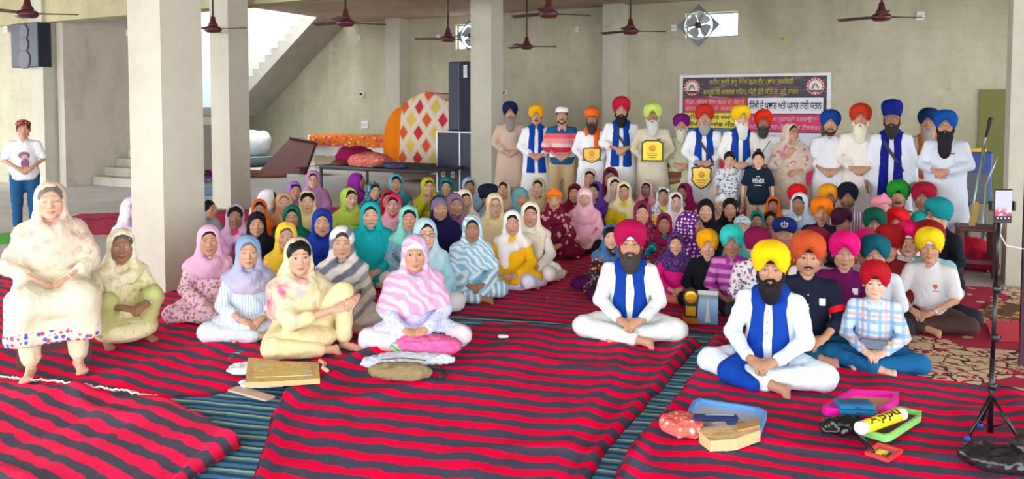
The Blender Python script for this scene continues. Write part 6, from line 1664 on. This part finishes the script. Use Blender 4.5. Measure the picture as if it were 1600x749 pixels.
S(1479, 171, 'man with very long black beard in bright blue turban, last on the right', turban=('pagri', (16, 84, 176)), beard=('huge', (38, 30, 40)), top=(224, 232, 246), pants=(230, 236, 246), skin='m', glasses=(110, 90, 80), pocket=1, off=.35, girth=1.12, arms='high', yaw=-.2)
S(1140, 238, 'small boy in white printed shirt standing before the men', hz=.12, group='boys standing before the men', Y=stand_y(1140) - .75, hs=1.2, young=1, hair=(22, 18, 18), hairstyle='boy', top=((214, 216, 222), 'print', (110, 116, 130), None, .8), topname='shirt', sleeve='short', arms='down', hem=.80, pants=(120, 120, 130), skin='l', collar=(214, 216, 222), hpitch=-.15)
S(1185, 232, 'small boy with topknot in black lettered T-shirt standing before the men', hz=.165, group='boys standing before the men', Y=stand_y(1185) - .75, hs=1.18, young=1, hair=(22, 18, 18), hairstyle='bun', top=(22, 34, 52), topname='t_shirt', sleeve='short', arms='down', hem=.80, pants=(200, 180, 150), skin='l')
bp = at_z(30, 366, 0)
S(36, 187, 'boy in colourful cap and white polo with printed portrait at far left', hz=.145, group=None, Y=bp[1], hs=1.1, young=1, turban=('cap', ((120, 40, 60), 'dots', (230, 200, 60), (30, 60, 160), .9)), tbig=1.05, top=(240, 240, 242), topname='polo_shirt', sleeve='short', hem=.82, pants=(34, 86, 130), skin='m', collar=(240, 240, 242), arms='clasp', hair=(20, 18, 18))
# ------------------------------------------------------------------ print and badges on clothes
def who(key):
    for k, v in WHO.items():
        if key in k: return v
    raise KeyError(key)
def shirt_print(P, text, x0, x1, z0, z1, col, name='shirt_lettering', bold=.02):
    f = P['on_front']; s = P['s']; dz = P['J']['dz']
    def to(fx, fy):
        return np.array([f(x0 + (x1 - x0) * a, dz + z0 + (z1 - z0) * b, .014) * s for a, b in zip(fx, fy)])
    return lettering(text, 0, 0, 0, 0, col, 0, name, P['root'], to, bold)
shirt_print(who('hot pink turban and purple'), 'FILA', -.055, .075, .30, .345, (226, 214, 226))
shirt_print(who('rust turban and navy polo'), '78', -.13, .0, .20, .30, (226, 228, 232), bold=.03)
shirt_print(who('topknot in black lettered'), 'VENDI', -.10, .10, .33, .41, (226, 230, 234), bold=.03)
P = who('topknot in black lettered')
for dzz, w in ((.295, .12), (.445, .06)):
    mb = MB(); mb.box(P['on_front'](0, P['J']['dz'] + dzz, .014) * P['s'], (w * P['s'], .004, .014 * P['s'])); mb.build('shirt_line', plain((200, 206, 212), .6), P['root'])
# sleeve band on the navy polo
P = who('rust turban and navy polo'); J = P['J']; a, b_ = J['shl'], J['ell']; q0 = a + (b_ - a) * .62; q1 = a + (b_ - a) * .80
mb = MB(); mb.tube([q0 * P['s'], q1 * P['s']], [.066 * P['s'], .064 * P['s']], 16, False); mb.build('sleeve_band', cloth((226, 20, 40)), P['root'], True)
# small crest on the white polo
P = who('yellow turban and white polo'); c0 = P['on_front'](.07, .40, .012) * P['s']
mb = MB(); mb.prism([(-.016, .018), (.016, .018), (.018, 0), (0, -.022), (-.018, 0)], -.002, .002, to=lambda a, b_, c: np.array([a, c, b_]) + c0); mb.build('crest', plain((226, 110, 60), .6), P['root'])
mb = MB(); mb.box(c0 + np.array([0, 0, -.035]), (.06, .004, .008)); mb.build('crest_line', plain((226, 150, 130), .6), P['root'])
# printed bearded head on the white polo at far left: plain mauve shapes
P = who('portrait at far left'); s = P['s']; dz = P['J']['dz']; f = P['on_front']
def patch(name, cx, cz, rx, rz, col, off, n=18, sq=1.0):
    mb = MB(); V = []; F = []
    for r in np.linspace(1, .01, 4):
        for k in range(n):
            a = 2 * math.pi * k / n; c_, s_ = math.cos(a), math.sin(a)
            V.append(f(cx + rx * r * c_, dz + cz + rz * r * s_ * (sq if s_ < 0 else 1), off) * s)
    for i in range(3):
        for k in range(n): F.append((i * n + k, i * n + (k + 1) % n, (i + 1) * n + (k + 1) % n, (i + 1) * n + k))
    mb.raw(V, F); return mb.build(name, plain(col, .7), P['root'], True)
patch('print_turban', .0, .355, .075, .055, (150, 96, 128), .014); patch('print_face', .005, .315, .045, .05, (206, 170, 186), .017); patch('print_beard', .01, .235, .055, .075, (140, 88, 120), .020)
# straps and pens across the white kurtas
for key, sx in (('tall man in crimson', 1), ('tall royal blue turban', 1), ('red-orange turban and blue', 1), ('vermilion turban', -1)):
    P = who(key); s = P['s']; dz = P['J']['dz']; f = P['on_front']
    pts = [f(sx * (-.09 + .22 * t_), dz + .50 - .36 * t_, .024) * s for t_ in np.linspace(0, 1, 14)]
    mb = MB()
    for i in range(13):
        a, b_ = pts[i], pts[i + 1]; mb.raw([a + np.array([-.012, 0, -.012]), a + np.array([.012, 0, .012]), b_ + np.array([.012, 0, .012]), b_ + np.array([-.012, 0, -.012])], [(0, 1, 2, 3)])
    mb.build('shoulder_strap', plain((34, 34, 40), .6), P['root'])

# ------------------------------------------------------------------ held things
M_GOLD = plain((226, 176, 30), .3, .6); M_DARKW = plain((58, 40, 28), .4)
def local_to_world(P, v):
    v = np.array(v) * P['s']; return rotz(P['face']) @ v + P['loc']
def plaque(key, label, dx, dzz, w, h, ground, face, shield):
    P = who(key); dz = P['J']['dz']; c = local_to_world(P, (dx, -.255, dz + dzz)); o = thing('award_plaque', label, 'plaque', c, P['face'], 'award plaques')
    def outline(k):
        w2, h2 = w / 2 * k, h / 2 * k
        if shield: return [(-w2, h2 * .75), (-w2 * .8, h2 * .85), (-w2 * .35, h2 * .85), (0, h2), (w2 * .35, h2 * .85), (w2 * .8, h2 * .85), (w2, h2 * .75), (w2 * .92, h2 * .2), (w2, -h2 * .25), (w2 * .55, -h2 * .75), (0, -h2), (-w2 * .55, -h2 * .75), (-w2, -h2 * .25), (-w2 * .92, h2 * .2)]
        return [(-w2, -h2), (w2, -h2), (w2, h2 * .75), (w2 * .6, h2), (-w2 * .6, h2), (-w2, h2 * .75)]
    mb = MB(); mb.prism(outline(1), -.009, .009, to=lambda a, b_, c_: (a, -c_, b_)); mb.build('board', ground, o)
    mb = MB(); mb.prism(outline(.86), -.012, .012, to=lambda a, b_, c_: (a, -c_ - .002, b_)); mb.build('gilt_face', face, o)
    mb = MB(); mb.lathe([(w * .16, 0), (w * .16, .004), (w * .1, .006)], 16, c=(0, -.016, h * .12), R=rotx(math.pi / 2)); mb.build('medallion', plain((196, 130, 30), .4, .4), o)
    for k in range(3): mb = MB(); mb.box((0, -.0155, -h * (.12 + .1 * k)), (w * (.5 - .1 * k), .003, h * .03)); mb.build('engraved_line', plain((120, 84, 20), .5), o)
    return o
plaque('orange turban and orange stole', 'dark shield plaque with gold face held by the orange-stole man', 0, .225, .27, .24, M_DARKW, plain((206, 160, 40), .35, .4), True)
plaque('lime turban', 'bright yellow framed certificate plaque held by the lime turban man', 0, .285, .30, .30, plain((70, 60, 30), .5), plain((246, 226, 40), .5), False)
plaque('red-orange turban and blue', 'gold shield plaque with dark edge held low by the red-orange turban man', -.03, -.03, .27, .33, plain((30, 26, 24), .4), plain((226, 186, 60), .35, .4), True)
# trophy and photo book in front of the boy in black
p = at_z(1079, 511, 0); tz = .034
o = thing('trophy', 'gold and dark wood trophy with round medal before the boy in black', 'trophy', (p[0], p[1], tz), -.25)
mb = MB(); mb.box((0, 0, .022), (.125, .07, .044), bev=.004); mb.build('base', plain((176, 120, 30), .35, .3), o)
mb = MB(); mb.prism([(-.045, 0), (.05, 0), (.058, .12), (.062, .17), (.045, .225), (.0, .245), (-.045, .225), (-.062, .17), (-.05, .12)], .0, .03, to=lambda a, b_, c: (a, c - .012, b_ + .044)); mb.build('body', plain((34, 28, 26), .35), o)
mb = MB(); mb.lathe([(.052, 0), (.052, .006), (.044, .009), (.02, .009)], 24, c=(0, -.012, .215), R=rotx(math.pi / 2)); md = mb.build('medal', M_GOLD, o, True)
mb = MB(); mb.lathe([(.026, .009), (.026, .014), (.01, .014)], 6, c=(0, -.012, .215), R=rotx(math.pi / 2)); mb.build('medal_centre', plain((232, 140, 14), .4, .3), md)
mb = MB(); mb.box((0, -.015, .10), (.075, .006, .075)); mb.build('gold_plate', M_GOLD, o)
p = at_z(1108, 515, 0)
o = thing('book', 'book with blue sea and pier cover standing before the boy in black', 'book', (p[0], p[1] + .05, .036), -.25)
mb = MB(); mb.box((0, .012, .13), (.155, .024, .26), rotx(-.12), bev=.002); mb.build('pages', plain((226, 226, 222), .7), o)
def cover_mat():
    m, t, b = new_mat('book_cover'); v = obj_vec(t); z = t.sep(v)[2]; n = t.noise(t.mapping(v, scale=(1, 1, 5)), 20.0, 3.0)
    col = t.mix(t.ramp(t.math('ADD', z, t.math('MULTIPLY', n, .06)), .04, .20), lin((70, 120, 180)), lin((120, 156, 190)))
    col = t.mix(t.ramp(z, .19, .21), col, lin((96, 110, 130))); col = t.mix(t.ramp(z, .225, .235), col, lin((190, 196, 196))); t.link(col, b.inputs['Base Color']); b.inputs['Roughness'].default_value = .3; return m
mb = MB(); mb.box((0, -.003, .13), (.16, .005, .265), rotx(-.12)); mb.build('cover', cover_mat(), o)
mb = MB(); mb.raw([(-.02, -.022, .012), (.02, -.022, .012), (.004, -.005, .2), (-.004, -.005, .2)], [(0, 1, 2, 3)]); mb.build('pier', plain((190, 186, 176), .5), o)
# wrist-watch / pencil box in the lap of the plaid boy
P = who('pale blue plaid'); c = local_to_world(P, (.0, -.225, .20))
o = thing('pencil_box', 'slate blue pencil box in the lap of the plaid-shirt boy', 'box', c, P['face']); mb = MB(); mb.box((0, 0, .035), (.17, .045, .07), rotx(-.3), bev=.006); mb.build('case', plain((70, 88, 110), .35), o)
mb = MB(); mb.box((.10, 0, .035), (.035, .045, .07), rotx(-.3), bev=.004); mb.build('gold_end', plain((190, 150, 80), .4), o)
# leather bag by the lime turban man
P = who('lime turban'); c = local_to_world(P, (.30, .06, .84 - .08))
o = thing('leather_bag', 'small brown leather bag hanging beside the lime turban man', 'bag', c, P['face']); q = SD((-.2, -.15, -.22), (.2, .15, .22), .015); q.ell((0, 0, -.02), (.11, .05, .11), k=0).ell((0, 0, -.07), (.12, .055, .06), k=.04); v, f = q.mesh(.006, (12, 12, 12), 3); mb = MB(); mb.box((0, -.055, .02), (.19, .012, .10), rotx(.15), bev=.005); mb.build('flap', plain((110, 62, 30), .5), o)
mesh_obj('pouch', v, f, plain((140, 84, 40), .5), o); mb = MB(); mb.tube([(-.08, 0, .12), (-.16, .02, .35), (-.22, .03, .62)], .012, 6); mb.build('strap', plain((110, 60, 34), .5), o, True)

# ------------------------------------------------------------------ low chair of the woman at far left
P = who('sitting on the low chair'); o = thing('chair', 'dark red-brown low wooden chair under the woman in cream', 'chair', P['loc'], P['face'])
mb = MB(); mb.box((0, .0, .415), (.46, .44, .03), bev=.008); mb.build('seat', M_WOOD, o)
for sx in (-1, 1):
    for yy in (-.19, .19): mb = MB(); mb.box((sx * .20, yy, .20), (.042, .042, .40)); mb.build('leg', M_WOOD, o)
    mb = MB(); mb.box((sx * .20, .0, .14), (.025, .36, .035)); mb.build('stretcher', M_WOOD, o)
mb = MB(); mb.box((0, -.19, .13), (.38, .025, .045)); mb.build('stretcher', M_WOOD, o)
mb = MB(); mb.box((0, .25, .66), (.44, .025, .2), rotx(-.12), bev=.006); mb.build('backrest', M_WOOD, o)
for sx in (-1, 1): mb = MB(); mb.box((sx * .19, .235, .58), (.036, .03, .34), rotx(-.12)); mb.build('back_post', M_WOOD, o)

# ------------------------------------------------------------------ belongings on the rugs
RZ = .055
def soft(name, label, cx, cy, size, mat, seed, cat, rz=0.0, z=RZ, amp=None, blobs=6, pile=0.0):
    p = at_z(cx, cy, 0); a, b_, c = np.array(size) / 2
    s = SD((-a * 1.5, -b_ * 1.5, -.01), (a * 1.5, b_ * 1.5, c * 3 + .02), max(.007, min(size) / 9)); r = np.random.RandomState(seed)
    s.ell((0, 0, c * .8), (a * .9, b_ * .85, c), k=0)
    for i in range(blobs): s.ell((r.uniform(-.65, .65) * a, r.uniform(-.6, .6) * b_, c * r.uniform(.5, 1.1)), (a * .42, b_ * .42, c * .7), k=c * .8)
    v, f = s.mesh(); N = normals(v, f); am = amp if amp is not None else c * .22
    fo = (1 - 2.2 * np.abs(vnoise(v * np.array([20, 26, 26]) + seed, seed))) + .6 * (1 - 2.2 * np.abs(vnoise(v * 46 + seed, seed + 1)))
    v = v + N * (am * fo)[:, None]; v[:, 2] = np.maximum(v[:, 2], 0)
    o = mesh_obj(name, v, f, mat, None); o.location = (p[0], p[1], z); o.rotation_euler = (0, 0, rz); return tag(o, label, cat)
def slab(name, label, corners, z, th, mat, cat, rim=None, inner=None, mats=()):
    """flat tray, folder or box whose outline on the rug follows the photograph"""
    Q = [at_z(x, y, z) for x, y in corners]; c = np.mean(Q, 0); L = [(q[0] - c[0], q[1] - c[1]) for q in Q]
    o = thing(name, label, cat, (c[0], c[1], z)); mb = MB()
    def sc(k): return [(a * k, b_ * k) for a, b_ in L]
    if rim is None:
        mb.prism(L, 0, th); mb.build(mats[0] if mats else 'body', mat, o); return o, L
    n = len(L); I = sc(1 - rim); V = [(x, y, 0) for x, y in L] + [(x, y, th) for x, y in L] + [(x, y, th) for x, y in I] + [(x, y, th * .3) for x, y in I]
    F = [tuple(range(n))[::-1]]
    for k in range(3): F += [(k * n + i, k * n + (i + 1) % n, (k + 1) * n + (i + 1) % n, (k + 1) * n + i) for i in range(n)]
    mb.raw(V, F); mb.build('rim', mat, o)
    mb = MB(); mb.prism(sc(1 - rim - .005), th * .25, th * .34); mb.build('base', inner, o); return o, L
def lay(o, name, poly, z0, z1, mat):        # a piece lying in a tray, in the tray's own axes
    mb = MB(); mb.prism(poly, z0, z1); return mb.build(name, mat, o)
def rel(corners, z, o): return [(at_z(x, y, z)[0] - o.location[0], at_z(x, y, z)[1] - o.location[1]) for x, y in corners]
# tan folder and white bag
soft('paper_bag', 'crumpled white plastic bag under the tan folder', 408, 592, (.42, .20, .05), cloth((226, 232, 242), rough=.4), 41, 'bag', .1)
o, L = slab('exam_board', 'thin framed board edge under the white plastic bag', [(356, 612), (372, 606), (430, 622), (415, 628)], RZ - .01, .012, plain((206, 180, 160), .6), 'board')
soft('paper_sheets', 'pale blue crumpled papers in front of the tan folder', 415, 615, (.34, .16, .03), cloth((206, 220, 242), rough=.5), 42, 'paper', .2)
o, L = slab('padded_folder', 'tan padded cloth folder with faded yellow panel', [(383, 606), (388, 566), (440, 572), (498, 574), (500, 600), (440, 604)], RZ + .03, .032, cloth((216, 180, 120)), 'folder')
lay(o, 'panel', [(a * .78, b_ * .62) for a, b_ in L], .032, .036, cloth((222, 194, 110), 'tiedye', (200, 200, 180), (226, 206, 110), 2.0))
mb = MB(); q = rel([(500, 580), (508, 585), (505, 592), (512, 597)], RZ, o); mb.tube([(x, y, .04) for x, y in q], .012, 8); mb.build('tie', cloth((206, 176, 130)), o, True)
# pink cloth bag, white and blue bag, khaki pouch
o = soft('cloth_bag', 'bright pink cloth bag with black script lettering', 670, 560, (.52, .34, .11), cloth((246, 110, 176)), 43, 'bag', -.25)
def to_top(o, cx, cy, w, h, rz):
    def to(fx, fy):
        R = rotz(rz); P_ = np.stack([cx + (fx - .5) * w, cy + (fy - .5) * h, fx * 0], 1); P_ = (P_ - np.array([cx, cy, 0])) @ R.T + np.array([cx, cy, 0])
        me = o.data; co = np.zeros(len(me.vertices) * 3); me.vertices.foreach_get('co', co); co = co.reshape(-1, 3)
        z = []
        for p in P_:
            d = (co[:, 0] - p[0]) ** 2 + (co[:, 1] - p[1]) ** 2; m = d < .022 ** 2; z.append(co[m, 2].max() if m.any() else .05)
        P_[:, 2] = np.array(z) + .006; return P_
    return to
sq = to_top(o, .02, .05, .19, .07, .1); mb = MB()
for x0 in (.0, .22, .40, .62, .82):
    tt = np.linspace(0, 1, 12); pp = sq(x0 + .13 * np.sin(tt * 5 + x0 * 9) * .6 + .10 * tt, .5 + .45 * np.sin(tt * 6.3 + x0 * 17)); mb.tube(list(pp), .0035, 5)
mb.build('script_marks', plain((30, 16, 26), .6), o, True)
soft('cloth_bag', 'striped grey and lime cloth between pink and white bags', 632, 563, (.22, .14, .06), cloth((206, 196, 216), 'zebra', (90, 200, 60), None, 1.2), 44, 'cloth', .1, z=RZ + .02)
soft('plastic_bag', 'white and blue printed plastic bag on the rug', 635, 582, (.60, .20, .06), cloth((222, 234, 248), 'tiedye', (60, 110, 190), (206, 222, 242), .9, .4), 45, 'bag', .05, z=RZ + .005)
o = soft('pouch', 'khaki zipped pouch with black strap in front of the pink bag', 628, 604, (.42, .20, .10), cloth((146, 130, 92)), 46, 'pouch', -.05, amp=.006, blobs=3)
mb = MB(); mb.tube([(-.18, .02, .05), (-.23, .05, .03), (-.24, .10, .01), (-.17, .12, .03)], .014, 6); mb.tube([(.17, .05, .06), (.24, .10, .03), (.28, .04, .015), (.24, -.02, .01)], .014, 6); mb.build('strap', plain((36, 38, 48), .6), o, True)
mb = MB(); mb.tube([(-.15, .05, .098), (0, .055, .112), (.15, .05, .098)], .004, 6); mb.build('zip', plain((90, 84, 66), .4), o, True)
soft('wrapper', 'tiny white crumpled wrapper on the open rug', 787, 539, (.09, .05, .02), cloth((236, 236, 240)), 47, 'wrapper')
# blue clipboard tray, polka-dot pouch, paper parcel, pencil box
o, L = slab('tray', 'light blue plastic tray holding cards at the front right', [(1075, 652), (1083, 638), (1092, 634), (1185, 649), (1198, 656), (1188, 684), (1180, 692), (1075, 672)], RZ, .045, plain((96, 160, 226), .35), 'tray', .12, plain((196, 200, 206), .5))
lay(o, 'tan_card', rel([(1082, 648), (1130, 650), (1105, 662), (1080, 660)], RZ + .03, o), .018, .022, plain((190, 150, 90), .6))
lay(o, 'white_card', rel([(1105, 662), (1130, 652), (1148, 670), (1140, 676)], RZ + .03, o), .018, .023, plain((236, 238, 242), .5))
lay(o, 'blue_card', rel([(1128, 650), (1152, 654), (1146, 669), (1140, 668)], RZ + .03, o), .018, .024, plain((40, 110, 190), .5))
lay(o, 'photo', rel([(1152, 655), (1182, 660), (1174, 678), (1146, 671)], RZ + .03, o), .018, .022, cloth((196, 130, 130), 'tiedye', (226, 200, 200), (120, 70, 70), 3.0))
o, L = slab('paper_parcel', 'brown paper parcel in front of the blue tray', [(1092, 692), (1100, 684), (1150, 682), (1184, 674), (1188, 690), (1150, 704), (1110, 708)], RZ, .06, cloth((226, 190, 140), rough=.6), 'parcel')
mb = MB(); q = rel([(1150, 682), (1186, 674), (1187, 684), (1152, 692)], RZ, o); mb.prism(q, .060, .065); mb.build('folded_flap', cloth((200, 156, 100), rough=.6), o)
p = at_z(1118, 682, RZ); o = thing('pencil_box', 'long navy pencil box lying on the brown paper parcel', 'box', (p[0], p[1], RZ + .085), -.02); mb = MB(); mb.box((0, 0, .015), (.24, .05, .03), bev=.012); mb.build('case', plain((30, 44, 92), .3), o)
mb = MB(); mb.box((.02, 0, .031), (.15, .012, .003)); mb.build('print_line', plain((150, 160, 200), .4), o)
soft('pouch', 'coral pouch with white polka dots beside the blue tray', 1064, 690, (.24, .30, .085), cloth((240, 110, 100), 'dots', (250, 206, 196), None, .62), 49, 'pouch', .5, amp=.006, blobs=3)
# magenta frame, blue boxes, green tray, yellow roll, black bag, red mirror
o, L = slab('tray', 'lime green edged slate tray at the front right', [(1300, 660), (1304, 652), (1380, 640), (1440, 652), (1438, 660), (1392, 690), (1382, 692), (1304, 668)], RZ, .035, plain((150, 236, 130), .4), 'tray', .10, plain((96, 84, 90), .6))
o, L = slab('tray', 'magenta plastic box frame lying on the green tray', [(1285, 646), (1330, 620), (1404, 624), (1404, 632), (1370, 656), (1290, 650)], RZ + .05, .045, plain((226, 14, 160), .35), 'tray', .16, plain((206, 170, 140), .6))
p = at_z(1336, 640, RZ + .09)
for k, (dx, zz, lab) in enumerate(((.008, 0, 'lower teal blue geometry box on the magenta frame'), (-.004, .032, 'upper teal blue geometry box on the magenta frame'))):
    o = thing('geometry_box', lab, 'box', (p[0] + dx, p[1], RZ + .072 + zz), -.15 + .08 * k, 'teal geometry boxes'); mb = MB(); mb.box((0, 0, .015), (.19, .10, .028), bev=.006); mb.build('case', plain((20, 104, 150), .35), o)
    mb = MB(); mb.box((0, -.052, .015), (.03, .006, .012)); mb.build('clasp', plain((16, 70, 120), .35), o)
    mb = MB(); mb.box((.01, .0, .030), (.10, .05, .002)); mb.build('embossing', plain((14, 84, 130), .35), o)
a, b_ = at_z(1345, 668, RZ + .08), at_z(1408, 646, RZ + .08); c = (a + b_) / 2; d = b_ - a; Ld = np.linalg.norm(d); az = math.atan2(d[1], d[0])
o = thing('roll_pouch', 'yellow roll pouch with black lettering across the green tray', 'pouch', (c[0], c[1], RZ + .075), az)
mb = MB(); mb.tube([(-Ld * .42, 0, 0), (-Ld * .40, 0, 0), (Ld * .40, 0, 0), (Ld * .42, 0, 0)], [.030, .034, .034, .030], 20); mb.build('roll', plain((250, 220, 20), .4), o, True)
for sx in (-1, 1): mb = MB(); mb.tube([(sx * Ld * .41, 0, 0), (sx * Ld * .52, 0, 0), (sx * Ld * .56, 0, 0)], [.031, .035, .026], 16); mb.build('end_cap', plain((236, 236, 236), .4), o, True)
def roll_to(fx, fy):
    x = (fx - .5) * Ld * .74; t_ = (fy - .5) * 1.7 + 2.25; return np.stack([x, .0362 * np.cos(t_), .0362 * np.sin(t_)], 1) * np.array([1, 1, 1])
def roll_to2(fx, fy):
    x = (fx - .5) * Ld * .74; t_ = -2.35 + fy * 1.7 - .35; t_ = math.pi - (-.55 + fy * 1.6) + math.pi * 0; return np.stack([x, -.0365 * np.cos(fy * 1.7 + .25), .0365 * np.sin(fy * 1.7 + .25)], 1)
lettering('Appu', 0, 0, 0, 0, (50, 46, 20), 0, 'lettering', o, roll_to2, .01)
o = soft('plastic_bag', 'crumpled black plastic bag in front of the green tray', 1318, 690, (.26, .13, .08), plain((22, 22, 26), .18), 51, 'bag', .1, amp=.009, blobs=8)
mb = MB(); q = [at_z(x, y, RZ + .03) - np.array(o.location) for x, y in ((1335, 672), (1350, 690), (1366, 706))]; R = rotz(-.1); mb.tube([R @ v for v in q], [.02, .014, .008], 8); mb.build('twist', plain((24, 24, 28), .2), o, True)
o, L = slab('mirror', 'small red-framed mirror lying on the front rug', [(1351, 711), (1372, 697), (1411, 708), (1388, 724)], RZ - .005, .018, plain((226, 60, 70), .35), 'mirror', .24, plain((180, 190, 170), .06, .9))
o = soft('plastic_bag', 'black plastic bag with grey glints in the bottom right corner', 1562, 746, (.34, .22, .09), plain((34, 32, 38), .22), 52, 'bag', .2, amp=.010, blobs=7)
soft('plastic_bag', 'black bag standing at the very bottom right corner', 1604, 740, (.12, .10, .14), plain((40, 34, 38), .3), 53, 'bag', .1, amp=.008, blobs=5)
# purple bag beside the girl
soft('cloth_bag', 'dark purple cloth bag on the rug left of the magenta turban man', 917, 455, (.30, .22, .12), cloth((74, 14, 84)), 54, 'bag', 0, z=.03, amp=.008)

# ------------------------------------------------------------------ tripod with phone
p = at_z(1549, 690, 0); TZ = .03
o = thing('tripod', 'black phone tripod with blue feet at the right', 'tripod', (p[0], p[1], TZ))
def tr(x, y): return at_y(x, y, p[1]) - np.array([p[0], p[1], TZ])
M_TRI = plain((18, 18, 22), .35)
top = tr(1560, 350)
for (a, b_, r) in (((1547, 676), (1551, 560), .013), ((1551, 560), (1556, 440), .011), ((1556, 440), (1561, 345), .009)):
    mb = MB(); mb.tube([tr(*a), tr(*b_)], r, 12); mb.build('tube_section', M_TRI, o, True)
for q in ((1551, 604), (1555, 528), (1557, 452)):
    mb = MB(); c = tr(*q); mb.lathe([(.014, -.02), (.021, -.012), (.021, .014), (.014, .02)], 14, c=c); lk = mb.build('clamp', M_TRI, o, True)
    mb = MB(); mb.box(c + np.array([.026, 0, 0]), (.02, .012, .02), bev=.003); mb.build('lever', M_TRI, lk)
hub = tr(1549, 618)
for (fx, fy) in ((1511, 690), (1596, 697), (1531, 668)):
    f = at_z(fx, fy, TZ + .01) - np.array([p[0], p[1], TZ]); mb = MB(); mb.tube([hub, f + np.array([0, 0, .012])], .009, 8); lg = mb.build('leg', M_TRI, o, True)
    mb = MB(); mb.lathe([(.01, 0), (.016, .006), (.016, .018), (.01, .03)], 10, c=f); mb.build('foot', plain((50, 80, 200), .4), lg, True)
    mid = hub + (f - hub) * .55; mb = MB(); mb.tube([mid, tr(1548, 668)], .005, 6); mb.build('brace', M_TRI, o, True)
c = tr(1566, 322); mb = MB(); mb.box(c + np.array([-.012, .02, -.10]), (.03, .03, .06), bev=.005); mb.box(c + np.array([0, .016, 0]), (.115, .012, .03), bev=.003); mb.box(c + np.array([-.058, .0, 0]), (.012, .035, .05), bev=.003); mb.box(c + np.array([.058, .0, 0]), (.012, .035, .05), bev=.003); mb.build('phone_clamp', M_TRI, o)
w = at_y(1566, 322, p[1])
ph = thing('phone', 'smartphone filming the crowd on the tripod', 'phone', w, 0)
mb = MB(); mb.box((0, -.005, 0), (.098, .010, .182), bev=.004); mb.build('case', M_BLACK, ph)
def screen_mat():
    m, t, b = new_mat('phone_screen'); v = obj_vec(t); z = t.sep(v)[2]; vo = t.voro(v, 70.0)
    crowd = t.mix(t.math('LESS_THAN', t.sep(vo.outputs['Color'])[0], .5), lin((236, 60, 120)), lin((236, 226, 236)))
    col = t.mix(t.ramp(z, -.03, .0), crowd, lin((214, 214, 232))); col = t.mix(t.ramp(z, -.052, -.050), lin((16, 16, 24)), col)
    b.inputs['Base Color'].default_value = (0, 0, 0, 1); t.link(col, b.inputs['Emission Color']); b.inputs['Emission Strength'].default_value = .45; b.inputs['Roughness'].default_value = .15; return m
mb = MB(); mb.box((0, -.0108, .004), (.088, .001, .158)); mb.build('screen', screen_mat(), ph)
for k in range(4): mb = MB(); mb.lathe([(.004, 0), (.004, .001)], 10, c=(-.03 + .02 * k, -.0118, -.063), R=rotx(math.pi / 2)); mb.build('icon', emit((230, 230, 236), .5), ph)
mb = MB(); mb.tube([(.0, .0, -.09), (.01, .03, -.15), (.06, .05, -.22), (.16, .06, -.24), (.3, .06, -.22)], .003, 6); mb.build('charging_cable', plain((230, 226, 220), .4), ph, True)
